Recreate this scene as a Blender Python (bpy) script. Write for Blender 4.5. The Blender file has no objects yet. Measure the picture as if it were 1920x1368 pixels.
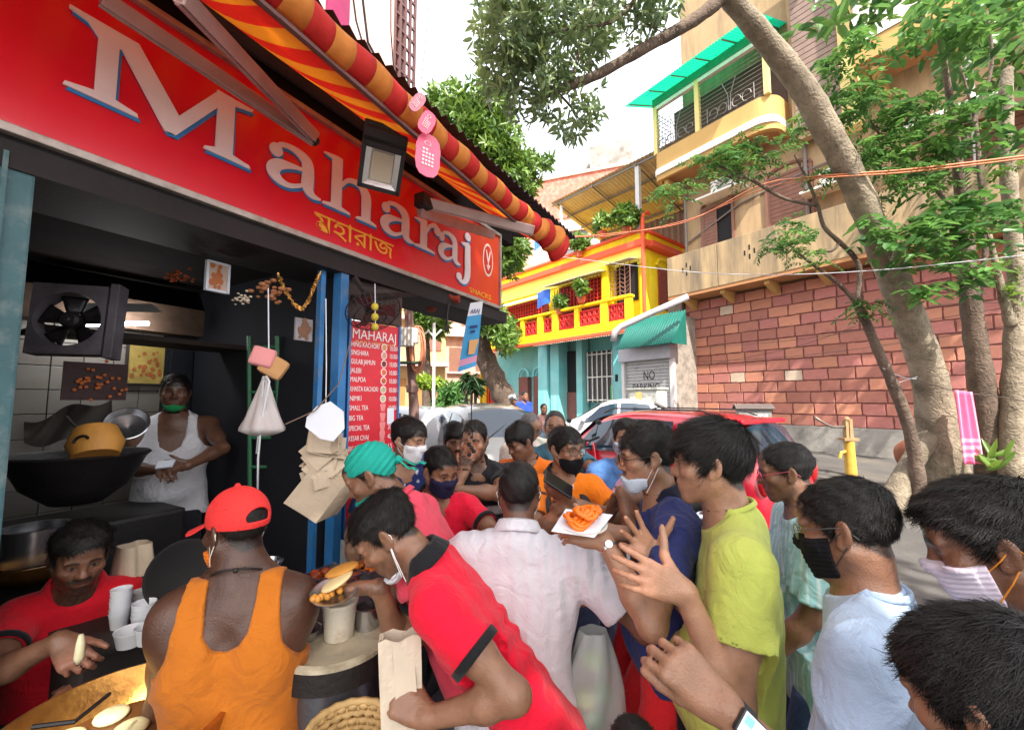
import bpy, bmesh, math, random
import numpy as np
from mathutils import Vector, Matrix
random.seed(7)
RNG = np.random.default_rng(11)
scene = bpy.context.scene
col = scene.collection
# ------------------------------------------------------------------ camera
CAM_Z = 1.74
TILT = math.radians(4.72)
FPX = 800.0                      # focal length in pixels of a 1920 px wide picture
cam_data = bpy.data.cameras.new('camera')
cam_data.sensor_width = 36.0
cam_data.lens = 36.0 * FPX / 1920.0
cam_data.clip_start = 0.05
cam_data.clip_end = 2000.0
cam = bpy.data.objects.new('camera', cam_data)
cam.location = (0, 0, CAM_Z)
cam.rotation_euler = (math.pi / 2 + TILT, 0, 0)
col.objects.link(cam)
scene.camera = cam
# ------------------------------------------------------------------ sky, sun, exposure
SUN_DIR = Vector((0.14, -0.62, 0.77)).normalized()       # towards the sun: behind the viewer
world = bpy.data.worlds.new('World')
scene.world = world
world.use_nodes = True
wn = world.node_tree.nodes
wl = world.node_tree.links
bg = wn['Background']
sky = wn.new('ShaderNodeTexSky')
sky.sky_type = 'NISHITA'
sky.sun_disc = False
sky.sun_elevation = math.asin(SUN_DIR.z)
sky.sun_rotation = math.atan2(SUN_DIR.x, SUN_DIR.y)
sky.dust_density = 6.0
sky.air_density = 1.2
sky.ozone_density = 1.0
haze_mix = wn.new('ShaderNodeMix'); haze_mix.data_type = 'RGBA'        # thin bright overcast over the clear sky
haze_mix.inputs[0].default_value = 0.62
haze_mix.inputs[7].default_value = (7.6, 7.7, 7.9, 1)
wl.new(sky.outputs['Color'], haze_mix.inputs[6])
wl.new(haze_mix.outputs[2], bg.inputs['Color'])
bg.inputs['Strength'].default_value = 0.15
sun_d = bpy.data.lights.new('sun', 'SUN')
sun_d.energy = 4.0
sun_d.angle = math.radians(0.55)
sun_d.color = (1.0, 0.94, 0.84)
sun = bpy.data.objects.new('sun', sun_d)
sun.rotation_euler = SUN_DIR.to_track_quat('Z', 'Y').to_euler()
sun.location = (3, -8, 14)
col.objects.link(sun)
scene.view_settings.view_transform = 'Standard'
scene.view_settings.look = 'None'
scene.view_settings.gamma = 1.0
scene.view_settings.use_curve_mapping = False
scene.view_settings.exposure = 1.4
scene.cycles.max_bounces = 6
scene.cycles.transparent_max_bounces = 12
# ------------------------------------------------------------------ picture <-> place helpers
_ct, _st = math.cos(TILT), math.sin(TILT)
CAM = Vector((0, 0, CAM_Z))
def ray(px, py):
 x = (px - 960.0) / FPX
 y = -(py - 684.0) / FPX
 return Vector((x, _ct - y * _st, _st + y * _ct))      # forward component is 1 along the view axis
def at(px, py, d):
 return CAM + ray(px, py) * d
def hit(px, py, p0, n):
 r = ray(px, py)
 t = (Vector(p0) - CAM).dot(n) / r.dot(n)
 return CAM + r * t
def ground_z(x, y):
 return 0.018 * max(0.0, min(y, 30.0) - 4.0)
def C(r, g, b):
 f = lambda v: (v / 255.0 / 12.92) if v / 255.0 <= 0.04045 else ((v / 255.0 + 0.055) / 1.055) ** 2.4
 return (f(r), f(g), f(b), 1.0)
# ------------------------------------------------------------------ materials
def mk(name, base, rough=0.6, var=0.12, scale=6.0, bump=0.15, bscale=60.0, metal=0.0, dirt=None, dirt_amt=0.0,
       dscale=2.5, attr=None, spec=0.5, trans=0.0, emit=0.0, coat=0.0, stretch=None, rand=0.0, sss=0.0, alpha=1.0, sheen=0.0, wrink=0.0, streak=False):
 m = bpy.data.materials.new(name)
 m.use_nodes = True
 nt = m.node_tree
 N, L = nt.nodes, nt.links
 b = N['Principled BSDF']
 b.inputs['Roughness'].default_value = rough
 b.inputs['Metallic'].default_value = metal
 b.inputs['Specular IOR Level'].default_value = spec
 if trans: b.inputs['Transmission Weight'].default_value = trans
 if coat: b.inputs['Coat Weight'].default_value = coat; b.inputs['Coat Roughness'].default_value = 0.08
 if sheen: b.inputs['Sheen Weight'].default_value = sheen
 if alpha < 1: b.inputs['Alpha'].default_value = alpha
 if sss:
  b.inputs['Subsurface Weight'].default_value = sss
  b.inputs['Subsurface Radius'].default_value = (0.9, 0.35, 0.18)
  b.inputs['Subsurface Scale'].default_value = 0.008
 tc = N.new('ShaderNodeTexCoord')
 mp = N.new('ShaderNodeMapping')
 L.new(tc.outputs['Object'], mp.inputs['Vector'])
 if stretch: mp.inputs['Scale'].default_value = stretch
 nz = N.new('ShaderNodeTexNoise'); nz.inputs['Scale'].default_value = scale; nz.inputs['Detail'].default_value = 6
 L.new(mp.outputs['Vector'], nz.inputs['Vector'])
 if attr:
  src = N.new('ShaderNodeAttribute'); src.attribute_name = attr; cs = src.outputs['Color']
 else:
  src = N.new('ShaderNodeRGB'); src.outputs[0].default_value = base; cs = src.outputs[0]
 mr = N.new('ShaderNodeMapRange'); mr.inputs['From Min'].default_value = 0.25; mr.inputs['From Max'].default_value = 0.75
 mr.inputs['To Min'].default_value = 1 - var; mr.inputs['To Max'].default_value = 1 + var
 L.new(nz.outputs['Fac'], mr.inputs['Value'])
 val = mr.outputs['Result']
 if rand:
  oi = N.new('ShaderNodeObjectInfo')
  m2 = N.new('ShaderNodeMapRange'); m2.inputs['To Min'].default_value = 1 - rand; m2.inputs['To Max'].default_value = 1 + rand
  L.new(oi.outputs['Random'], m2.inputs['Value'])
  mm = N.new('ShaderNodeMath'); mm.operation = 'MULTIPLY'
  L.new(val, mm.inputs[0]); L.new(m2.outputs['Result'], mm.inputs[1]); val = mm.outputs[0]
 vm = N.new('ShaderNodeVectorMath'); vm.operation = 'SCALE'
 L.new(cs, vm.inputs[0]); L.new(val, vm.inputs['Scale'])
 out = vm.outputs[0]
 if dirt is not None:
  dn = N.new('ShaderNodeTexNoise'); dn.inputs['Scale'].default_value = dscale; dn.inputs['Detail'].default_value = 9
  dn.inputs['Roughness'].default_value = 0.68
  if streak:                                   # rain streaks run down the wall
   dm = N.new('ShaderNodeMapping'); dm.inputs['Scale'].default_value = (2.2, 2.2, .3)
   L.new(tc.outputs['Object'], dm.inputs['Vector']); L.new(dm.outputs['Vector'], dn.inputs['Vector'])
  else: L.new(tc.outputs['Object'], dn.inputs['Vector'])
  dr = N.new('ShaderNodeMapRange'); dr.inputs['From Min'].default_value = 0.62 - 0.3 * dirt_amt
  dr.inputs['From Max'].default_value = 0.82 - 0.2 * dirt_amt; dr.inputs['To Max'].default_value = min(1, 0.5 + dirt_amt * 0.5)
  L.new(dn.outputs['Fac'], dr.inputs['Value'])
  mx = N.new('ShaderNodeMix'); mx.data_type = 'RGBA'
  L.new(dr.outputs['Result'], mx.inputs[0]); L.new(out, mx.inputs[6]); mx.inputs[7].default_value = dirt
  out = mx.outputs[2]
 L.new(out, b.inputs['Base Color'])
 if emit:
  b.inputs['Emission Color'].default_value = base; b.inputs['Emission Strength'].default_value = emit
 if bump:
  bn = N.new('ShaderNodeTexNoise'); bn.inputs['Scale'].default_value = bscale; bn.inputs['Detail'].default_value = 5
  L.new(mp.outputs['Vector'], bn.inputs['Vector'])
  bp = N.new('ShaderNodeBump'); bp.inputs['Strength'].default_value = bump; bp.inputs['Distance'].default_value = 0.01
  L.new(bn.outputs['Fac'], bp.inputs['Height']); L.new(bp.outputs['Normal'], b.inputs['Normal'])
  if wrink:
   wz = N.new('ShaderNodeTexNoise'); wz.inputs['Scale'].default_value = 13; wz.inputs['Detail'].default_value = 3; wz.inputs['Distortion'].default_value = 1.6
   L.new(tc.outputs['Object'], wz.inputs['Vector'])
   b2 = N.new('ShaderNodeBump'); b2.inputs['Strength'].default_value = wrink; b2.inputs['Distance'].default_value = 0.03
   L.new(wz.outputs['Fac'], b2.inputs['Height']); L.new(bp.outputs['Normal'], b2.inputs['Normal']); L.new(b2.outputs['Normal'], b.inputs['Normal'])
 return m
_MC = {}
def M(key, *a, **k):
 if key not in _MC:
  _MC[key] = mk(key, *a, **k)
 return _MC[key]
def leafmat(name, c1, c2, rough=0.4):
 m = bpy.data.materials.new(name); m.use_nodes = True
 N, L = m.node_tree.nodes, m.node_tree.links
 b = N['Principled BSDF']; b.inputs['Roughness'].default_value = rough
 at_ = N.new('ShaderNodeAttribute'); at_.attribute_name = 'tone'
 mx = N.new('ShaderNodeMix'); mx.data_type = 'RGBA'
 mx.inputs[6].default_value = c1; mx.inputs[7].default_value = c2
 L.new(at_.outputs['Fac'], mx.inputs[0]); L.new(mx.outputs[2], b.inputs['Base Color'])
 t = N.new('ShaderNodeBsdfTranslucent'); ms = N.new('ShaderNodeMixShader'); ms.inputs[0].default_value = 0.32
 hs = N.new('ShaderNodeHueSaturation'); hs.inputs['Value'].default_value = 1.5; hs.inputs['Hue'].default_value = 0.485
 L.new(mx.outputs[2], hs.inputs['Color']); L.new(hs.outputs['Color'], t.inputs['Color'])
 L.new(b.outputs[0], ms.inputs[1]); L.new(t.outputs[0], ms.inputs[2])
 L.new(ms.outputs[0], N['Material Output'].inputs['Surface'])
 return m
# ------------------------------------------------------------------ mesh building
def frame(o, x=None, y=None, z=(0, 0, 1)):
 """4x4 frame with origin o; x (along) given, z up approx."""
 z = Vector(z).normalized()
 if x is not None:
  x = Vector(x).normalized(); y = z.cross(x).normalized(); z = x.cross(y)
 else:
  y = Vector(y).normalized(); x = y.cross(z).normalized(); z = x.cross(y)
 m = Matrix((x, y, z)).transposed().to_4x4(); m.translation = Vector(o)
 return m
class MB:
 def __init__(self, F=None):
  self.v, self.f, self.mi, self.F = [], [], [], F
  self.cur = 0
 def add(self, vs, fs, T=None):
  o = len(self.v)
  F = self.F
  for p in vs:
   p = Vector(p)
   if T is not None: p = T @ p
   if F is not None: p = F @ p
   self.v.append(p)
  for f in fs:
   self.f.append(tuple(i + o for i in f)); self.mi.append(self.cur)
  return self
 def box(self, c, s, T=None, bev=0.0):
  x, y, z = s[0] / 2, s[1] / 2, s[2] / 2
  c = Vector(c)
  if bev <= 0:
   vs = [c + Vector((a * x, b * y, d * z)) for d in (-1, 1) for a, b in ((-1, -1), (1, -1), (1, 1), (-1, 1))]
   fs = [(3, 2, 1, 0), (4, 5, 6, 7), (0, 1, 5, 4), (1, 2, 6, 5), (2, 3, 7, 6), (3, 0, 4, 7)]
   return self.add(vs, fs, T)
  bm = bmesh.new(); bmesh.ops.create_cube(bm, size=1.0)
  for v in bm.verts: v.co = Vector((v.co.x * s[0], v.co.y * s[1], v.co.z * s[2]))
  bmesh.ops.bevel(bm, geom=bm.edges[:], offset=min(bev, min(s) * 0.45), segments=2, affect='EDGES', profile=0.6)
  bm.verts.index_update()
  self.add([v.co + c for v in bm.verts], [[v.index for v in f.verts] for f in bm.faces], T)
  bm.free(); return self
 def tube(self, pts, r, seg=8, caps=True, T=None):
  pts = [Vector(p) for p in pts]
  if not hasattr(r, '__len__'): r = [r] * len(pts)
  vs, fs = [], []
  prev = None
  for i, p in enumerate(pts):
   d = (pts[min(i + 1, len(pts) - 1)] - pts[max(i - 1, 0)])
   d = d.normalized() if d.length > 1e-9 else Vector((0, 0, 1))
   if prev is None:
    a = Vector((0, 0, 1)) if abs(d.z) < 0.9 else Vector((1, 0, 0))
    u = d.cross(a).normalized()
   else:
    u = (prev - d * prev.dot(d)).normalized()
   prev = u
   w = d.cross(u)
   for k in range(seg):
    a = 2 * math.pi * k / seg
    vs.append(p + (u * math.cos(a) + w * math.sin(a)) * r[i])
  for i in range(len(pts) - 1):
   for k in range(seg):
    a, b = i * seg + k, i * seg + (k + 1) % seg
    fs.append((a, b, b + seg, a + seg))
  if caps:
   fs.append(tuple(range(seg - 1, -1, -1))); fs.append(tuple((len(pts) - 1) * seg + k for k in range(seg)))
  return self.add(vs, fs, T)
 def lathe(self, prof, seg=24, T=None, close=False):
  vs, fs = [], []
  n = len(prof)
  for k in range(seg):
   a = 2 * math.pi * k / seg
   for r, z in prof: vs.append((r * math.cos(a), r * math.sin(a), z))
  for k in range(seg):
   k2 = (k + 1) % seg
   for i in range(n - 1 + (1 if close else 0)):
    j = (i + 1) % n
    fs.append((k * n + i, k2 * n + i, k2 * n + j, k * n + j))
  return self.add(vs, fs, T)
 def ball(self, c, r, seg=12, ring=8, T=None, sq=(1, 1, 1)):
  prof = [(max(1e-4, math.sin(math.pi * i / ring)) * r, -math.cos(math.pi * i / ring) * r) for i in range(ring + 1)]
  S = Matrix.Translation(Vector(c)) @ Matrix.Diagonal((sq[0], sq[1], sq[2], 1))
  return self.lathe(prof, seg, T @ S if T is not None else S)
 def prism(self, poly, d, T=None):
  """poly in xy, extruded along z from 0 to d"""
  n = len(poly)
  vs = [(p[0], p[1], 0) for p in poly] + [(p[0], p[1], d) for p in poly]
  fs = [tuple(range(n - 1, -1, -1)), tuple(range(n, 2 * n))] + [(i, (i + 1) % n, n + (i + 1) % n, n + i) for i in range(n)]
  return self.add(vs, fs, T)
 def grid(self, fn, nu, nv, T=None, closeu=False):
  vs = [fn(i / nu, j / nv) for i in range(nu + (0 if closeu else 1)) for j in range(nv + 1)]
  fs = []
  for i in range(nu):
   i2 = (i + 1) % nu if closeu else i + 1
   for j in range(nv):
    fs.append((i * (nv + 1) + j, i2 * (nv + 1) + j, i2 * (nv + 1) + j + 1, i * (nv + 1) + j + 1))
  return self.add(vs, fs, T)
def world_loc(o):
 p = Vector((0, 0, 0))
 while o is not None:
  p += o.location; o = o.parent
 return p
def link_mesh(name, me, mats, parent=None, smooth=False, loc=None):
 o = bpy.data.objects.new(name, me)
 for m in (mats if isinstance(mats, (list, tuple)) else [mats]):
  me.materials.append(m)
 if smooth:
  me.polygons.foreach_set('use_smooth', [True] * len(me.polygons))
 if parent is not None: o.parent = parent
 if loc is not None: o.location = loc
 col.objects.link(o)
 return o
def obj(name, mb, mats, parent=None, smooth=False, loc=None, thick=None, ang=None):
 """One mesh object from world-space geometry; its origin is loc (or the parent's origin)."""
 base = world_loc(parent) if parent is not None else Vector((0, 0, 0))
 l = Vector(loc) if loc is not None else None
 o0 = l if l is not None else base
 me = bpy.data.meshes.new(name)
 me.from_pydata([tuple(p - o0) for p in mb.v], [], mb.f)
 if any(mb.mi): me.polygons.foreach_set('material_index', mb.mi)
 me.update()
 o = link_mesh(name, me, mats, parent, smooth, (l - base) if l is not None else None)
 if thick:
  md = o.modifiers.new('thickness', 'SOLIDIFY'); md.thickness = thick; md.offset = 0
 if smooth and ang:
  me.set_sharp_from_angle(angle=math.radians(ang))
 return o
def thing(name, label, cat, loc=(0, 0, 0), group=None):
 o = bpy.data.objects.new(name, None); o.location = loc; o.empty_display_size = 0.1
 col.objects.link(o)
 return tag(o, label, cat, group)
def tag(o, label, cat, group=None):
 o['label'] = label; o['category'] = cat
 if group: o['group'] = group
 return o
def structure(o):
 o['kind'] = 'structure'; return o
def copy_thing(root, loc, label=None, group=None):
 r = root.copy(); col.objects.link(r); r.location = loc
 if label: r['label'] = label
 if group: r['group'] = group
 for ch in list(root.children):
  c = ch.copy(); col.objects.link(c); c.parent = r
  for g in list(ch.children):
   d = g.copy(); col.objects.link(d); d.parent = c
 return r
def text_mesh(name, s, F, size, mats, parent, ext=0.002, width=None, align='LEFT', sx=1.0, loc=None):
 cu = bpy.data.curves.new(name, 'FONT'); cu.body = s; cu.size = size; cu.extrude = ext; cu.align_x = align
 cu.resolution_u = 4
 t = bpy.data.objects.new(name, cu); col.objects.link(t)
 dg = bpy.context.evaluated_depsgraph_get()
 me = bpy.data.meshes.new_from_object(t.evaluated_get(dg))
 bpy.data.objects.remove(t); bpy.data.curves.remove(cu)
 n = len(me.vertices)
 co = np.zeros(n * 3); me.vertices.foreach_get('co', co); co = co.reshape(-1, 3)
 if width and n:
  w = co[:, 0].max() - co[:, 0].min(); sx = width / max(w, 1e-6)
 co[:, 0] *= sx
 base = world_loc(parent)
 W = (np.array(F.to_3x3()) @ co.T).T + np.array(F.translation) - np.array(base)
 me.vertices.foreach_set('co', W.ravel()); me.update()
 me.materials.clear()
 return link_mesh(name, me, mats, parent)
# ------------------------------------------------------------------ frames of the place
W0 = Vector((10.88, 11.56, 0)); WT = Vector((-.573, .819, 0)); WN = Vector((-.819, -.573, 0))
FW = Matrix((WT, WN, Vector((0, 0, 1)))).transposed().to_4x4(); FW.translation = W0       # along the wall, towards the street, up
FWi = FW.inverted()
def wk(px, py, off=0.0):
 """(along, up) of a picture point on the plane that stands off metres before the stone wall"""
 p = FWi @ hit(px, py, W0 + WN * off, WN)
 return p.x, p.z
H0 = Vector((5.985, 19.0, 0)); HT = Vector((-.636, .771, 0)).normalized(); HN = Vector((-HT.y, HT.x, 0))
FH = Matrix((HT, HN, Vector((0, 0, 1)))).transposed().to_4x4(); FH.translation = H0
FHi = FH.inverted()
def hk(px, py, off=0.0):
 p = FHi @ hit(px, py, H0 + HN * off, HN)
 return p.x, p.z
# ------------------------------------------------------------------ ground
def ground_sheet():
 mb = MB()
 xs = [-300, -60, -20, -8, -4, -2, 0, 2, 4, 8, 12, 20, 60, 300]
 ys = [-200, -40, -10, -4, 0, 2, 4, 6, 8, 12, 16, 20, 25, 30, 60, 150, 400]
 vs = [(x, y, ground_z(x, y)) for y in ys for x in xs]
 n = len(xs)
 fs = [(j * n + i, j * n + i + 1, (j + 1) * n + i + 1, (j + 1) * n + i) for j in range(len(ys) - 1) for i in range(n - 1)]
 mb.add(vs, fs)
 m = mk('asphalt', (.07, .066, .062, 1), rough=.88, var=.25, scale=1.3, bump=.5, bscale=90, dirt=(.16, .14, .115, 1), dirt_amt=.5, dscale=.6)
 structure(obj('road', mb, m))
ground_sheet()
# ------------------------------------------------------------------ stone-patterned boundary wall, block by block
M_RENDER = mk('wall_render', C(112, 66, 60), rough=.95, var=.2, scale=1.5, bump=.5, bscale=50, dirt=C(98, 66, 60), dirt_amt=.45, dscale=.8)
M_BLOCK = [mk('wall_block', C(172, 112, 96), rough=.9, var=.28, scale=2.5, bump=.5, bscale=40, rand=.16, dirt=C(132, 88, 82), dirt_amt=.6, dscale=2.2),
           mk('wall_block_orange', C(186, 126, 102), rough=.88, var=.18, scale=2.5, bump=.5, bscale=40, rand=.14, dirt=C(160, 95, 82), dirt_amt=.3, dscale=1.6),
           mk('wall_block_mauve', C(172, 110, 102), rough=.9, var=.2, scale=2.5, bump=.5, bscale=40, rand=.14, dirt=C(120, 80, 78), dirt_amt=.4, dscale=1.6),
           mk('wall_block_bare', C(190, 170, 150), rough=.9, var=.15, scale=3, bump=.4, bscale=40)]
M_CONC = mk('old_concrete', C(150, 146, 140), rough=.92, var=.25, scale=1.6, bump=.6, bscale=35, dirt=C(82, 80, 76), dirt_amt=.6, dscale=1.2)
GA, GB = -6.0, 6.75           # ends of the wall
ZP, ZT = .93, 5.62
wallt = thing('stone_wall', 'long terracotta wall of large painted blocks with dark red joints under the beige building', 'wall', FW @ Vector((0, 0, 0)))
mb = MB(FW); mb.box(((GA + GB) / 2, -.17, (ZP + ZT) / 2), (GB - GA, .3, ZT - ZP))
obj('wall_core', mb, M_RENDER, wallt)
mb = MB(FW); mb.box(((GA + GB) / 2, -.12, ZP / 2 - .1), (GB - GA + .1, .34, ZP + .2), bev=.02)
obj('plinth', mb, M_CONC, wallt)
def block_mesh(k):
 r = random.Random(k); mb = MB()
 w, h, d = .6, .335, .022
 n = 5; out = []
 j = lambda s: r.uniform(-s, s)
 top = [(-w / 2 + w * i / n, h / 2 + j(.012)) for i in range(n)]
 rt = [(w / 2 + j(.012), h / 2 - h * i / 3) for i in range(3)]
 bt = [(w / 2 - w * i / n, -h / 2 + j(.012)) for i in range(n)]
 lf = [(-w / 2 + j(.012), -h / 2 + h * i / 3) for i in range(3)]
 ring = top + rt + bt + lf; N_ = len(ring)
 vs = [(x, 0, z) for x, z in ring] + [(x * .965, d, z * .95) for x, z in ring]
 fs = [(i, (i + 1) % N_, N_ + (i + 1) % N_, N_ + i) for i in range(N_)] + [tuple(range(2 * N_ - 1, N_ - 1, -1))]
 me = bpy.data.meshes.new('brick'); me.from_pydata(vs, [], fs); me.update()
 return me
BM = {}
rb = random.Random(3)
rows = 13; rh = (ZT - ZP) / rows
made = 0
for r_ in range(rows):
 a = GA + (.31 if r_ % 2 else 0) - rb.uniform(0, .15)
 while a < GB - .1:
  w = rb.uniform(.52, .72)
  a1 = min(a + w, GB - .03)
  if a1 - a > .2 and made < 298 and a1 > -4.2:
   x = rb.random()
   mi = 0 if x < .42 else 1 if x < .72 else 2 if x < .975 else 3
   key = (rb.randrange(6), mi)
   if key not in BM:
    me = block_mesh(key[0]); me.materials.append(M_BLOCK[mi]); BM[key] = me
   o = bpy.data.objects.new('brick', BM[key]); o.parent = wallt
   L = Vector(((a + a1) / 2, -.019 - rb.uniform(0, .008), ZP + rh * (r_ + .5)))
   Fm = FW.to_3x3().to_4x4(); Fm.translation = FW @ L - Vector(wallt.location)
   o.matrix_local = Fm @ Matrix.Diagonal(((a1 - a - .035) / .6, 1, (rh - .035) / .335, 1))
   col.objects.link(o); made += 1
  a = a1
mb = MB(FW); mb.box((7.1, -.1, 2.85), (.66, .5, 5.7), bev=.03)
tag(obj('wall_pier', mb, mk('pier_plaster', C(140, 128, 116), rough=.95, var=.3, scale=1.2, bump=.6, bscale=30, dirt=C(60, 55, 50), dirt_amt=.8, dscale=.9)), 'grimy grey plaster pier at the end of the block wall beside the green awning', 'wall pier')
# ------------------------------------------------------------------ beige block of flats
BG1 = mk('beige_plaster', C(174, 146, 110), rough=.88, var=.1, scale=1.2, bump=.2, bscale=30, dirt=C(116, 98, 78), dirt_amt=.55, dscale=1.1, streak=True)
BG2 = mk('ochre_plaster', C(192, 152, 92), rough=.88, var=.1, scale=1.2, bump=.2, bscale=30, dirt=C(165, 130, 88), dirt_amt=.25, dscale=.5)
BG3 = mk('stained_parapet', C(178, 152, 114), rough=.9, var=.14, scale=1.4, bump=.3, bscale=25, streak=True, dirt=C(98, 88, 76), dirt_amt=.75, dscale=.8)
SOFF = mk('soffit_brown', C(178, 128, 86), rough=.9, var=.1, scale=2, bump=.2)
WHT = mk('white_trim', C(226, 222, 214), rough=.7, var=.08, scale=3, bump=.1, dirt=C(150, 145, 138), dirt_amt=.3)
CREAM = mk('cream_yellow', C(222, 198, 130), rough=.8, var=.08, scale=2, bump=.15)
SHUT = mk('brown_shutter', C(128, 88, 72), rough=.7, var=.15, scale=5, bump=.2)
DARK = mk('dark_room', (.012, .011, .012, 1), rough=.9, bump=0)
IRON = mk('painted_iron', C(120, 112, 108), rough=.5, var=.15, scale=20, bump=.1)
GREY_IRON = mk('white_iron', C(205, 200, 200), rough=.5, var=.1, scale=20, bump=.1)
b = thing('apartment_building', 'tall beige block of flats with rounded balconies above the terracotta block wall', 'building', FW @ Vector((0, 0, 0)))
def part(name, fn, mat, parent=b, F=FW, **k):
 mb = MB(F); fn(mb); return obj(name, mb, mat, parent, **k)
Z1, Z1T, Z2, Z2T = 5.82, 7.4, 11.15, 12.0
part('facade', lambda m: m.box((.1, -.7, 12.5), (13.4, .5, 13.8)), BG1)
part('end_wall', lambda m: m.box((6.62, -3.6, 11.6), (.34, 5.3, 12.0)), BG1)
part('balcony_slab', lambda m: m.box((2.2, .2, Z1 - .06), (9.4, 1.3, .12)), SOFF)
for i, (x0, x1) in enumerate(((4.85, 6.9), (2.6, 4.83), (.2, 2.58), (-2.4, .18))):
 part('balcony_parapet', lambda m: m.box(((x0 + x1) / 2, .8, (Z1 + Z1T) / 2), (x1 - x0, .14, Z1T - Z1), bev=.015), BG3)
part('parapet_side', lambda m: m.box((6.84, .16, (Z1 + Z1T) / 2), (.12, 1.13, Z1T - Z1)), BG3)
for a in (6.2, 4.7, 3.2, 1.7, .2, -1.4):
 part('bracket', lambda m: m.prism([(-.45, 0), (.72, 0), (.72, -.12), (-.45, -.55)], .16, Matrix.Translation((a, 0, Z1 - .125)) @ Matrix(((0, 0, 1, 0), (1, 0, 0, 0), (0, 1, 0, 0), (0, 0, 0, 1)))), BG2)
for cx in (6.05, 3.7):
 for dx, dz in ((0, .16), (.16, 0), (-.16, 0), (0, -.16)):
  part('vent_slot', lambda m: m.box((cx + dx, .872, 6.75 + dz), (.05, .012, .17)), DARK)
def shutter_window(a, z, w, h, parent=b, F=FW, off=-.45, arch=True, leaf=.5, mat=SHUT):
 mb = MB(F)
 for sx in (-1, 1): mb.box((a + sx * (w / 2 + .05), off + .03, z), (.1, .1, h + .2))
 mb.box((a, off + .03, z - h / 2 - .05), (w, .1, .1))
 mb.box((a, off + .03, z + h / 2 + .05), (w, .1, .1))
 if arch:
  mb.tube([Vector((a + (w / 2 + .06) * math.cos(t), off + .04, z + h / 2 + .1 + .28 * math.sin(t))) for t in [math.pi * i / 10 for i in range(11)]], .06, 6)
 fr = obj('window_frame', mb, mat, parent)
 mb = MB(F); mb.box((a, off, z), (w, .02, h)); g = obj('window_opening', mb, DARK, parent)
 wl_ = w * leaf
 lf = MB(F)
 x0 = a + w / 2 - wl_
 lf.box((x0 + .03, off + .05, z), (.05, .05, h)); lf.box((x0 + wl_ - .03, off + .05, z), (.05, .05, h))
 for i in range(11): lf.box((x0 + wl_ / 2, off + .055, z - h / 2 + h * (i + .5) / 11), (wl_ - .08, .012, h / 11 * .92), None)
 obj('shutter', lf, mat, parent)
a, z = wk(1346, 424, -.45); shutter_window(a, z, 1.15, 1.55)
a, z = wk(1480, 372, -.45); shutter_window(a, z, 1.3, 1.7, leaf=.98)
a, z = wk(1895, 265, -.45); shutter_window(a, z, 1.6, 2.4, leaf=.98)
for (px, py, w) in ((1350, 365, 1.9), (1562, 350, 1.6)):
 a, z = wk(px, py, -.1)
 part('window_ledge', lambda m: m.box((a, -.1, z), (w, .75, .07)), WHT)
 mb = MB(FW); mb.box((a - .1, -.2, z + .33), (.85, .4, .55), bev=.03); u = obj('air_conditioner', mb, WHT, b)
 mb = MB(FW)
 for i in range(5):
  r = .05 + .042 * i
  mb.tube([Vector((a - .15 + r * math.cos(t), .02, z + .33 + r * math.sin(t))) for t in [2 * math.pi * k / 16 for k in range(17)]], .008, 4)
 obj('fan_guard', mb, IRON, u)
A0, A1 = 7.42, 2.75
def arc_front(m, z0, z1, off, th):
 pts = [(A0, -.45), (A0, off - .25)] + [(A0 - .25 + .25 * math.cos(t), off - .25 + .25 * math.sin(t)) for t in [math.pi / 2 * i / 5 for i in range(6)]]
 pts += [(A1 + .6 - .6 * math.sin(t), off - .6 + .6 * math.cos(t)) for t in [math.pi / 2 * i / 8 for i in range(9)]] + [(A1, -.45)]
 n = len(pts); c = Vector(((A0 + A1) / 2, -.1))
 ins = [(x + (c.x - x) / max(.1, abs(c.x - x)) * th * (1 if abs(x - c.x) > 1.6 else 0), y - (th if y > off - .4 else 0)) for x, y in pts]
 vs = [(x, y, z0) for x, y in pts] + [(x, y, z1) for x, y in pts] + [(x, y, z1) for x, y in ins] + [(x, y, z0) for x, y in ins]
 fs = []
 for i in range(n - 1):
  for q in range(4):
   q2 = (q + 1) % 4
   fs.append((q * n + i, q * n + i + 1, q2 * n + i + 1, q2 * n + i))
 m.add(vs, fs)
part('balcony_floor', lambda m: m.box(((A0 + A1) / 2 + .05, .12, Z2 - .12), (A0 - A1 - .35, 1.1, .2)), SOFF)
part('balcony_front', lambda m: arc_front(m, Z2 + .12, Z2T, .8, .12), BG2)
part('balcony_moulding', lambda m: arc_front(m, Z2 - .12, Z2 + .12, .9, .16), WHT)
part('balcony_skirt', lambda m: arc_front(m, Z2 - .34, Z2 - .12, .82, .14), BG2)
for a in (7.0, 5.4, 3.8):
 part('bracket', lambda m: m.prism([(-.45, 0), (.62, 0), (.62, -.14), (-.45, -.7)], .18, Matrix.Translation((a - .09, 0, Z2 - .35)) @ Matrix(((0, 0, 1, 0), (1, 0, 0, 0), (0, 1, 0, 0), (0, 0, 0, 1)))), BG2)
ZG = 14.1
for a in (7.33, 5.45, 2.95):
 part('balcony_post', lambda m: m.box((a, .72, (Z2T + ZG) / 2), (.17, .17, ZG - Z2T), bev=.01), CREAM)
part('balcony_beam', lambda m: m.box(((A0 + A1) / 2, .72, ZG + .16), (A0 - A1, .2, .34)), mk('green_beam', C(40, 130, 96), rough=.7, var=.12))
part('white_beam', lambda m: m.box(((A0 + A1) / 2, .715, ZG - .09), (A0 - A1 - .02, .17, .15)), WHT)
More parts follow.
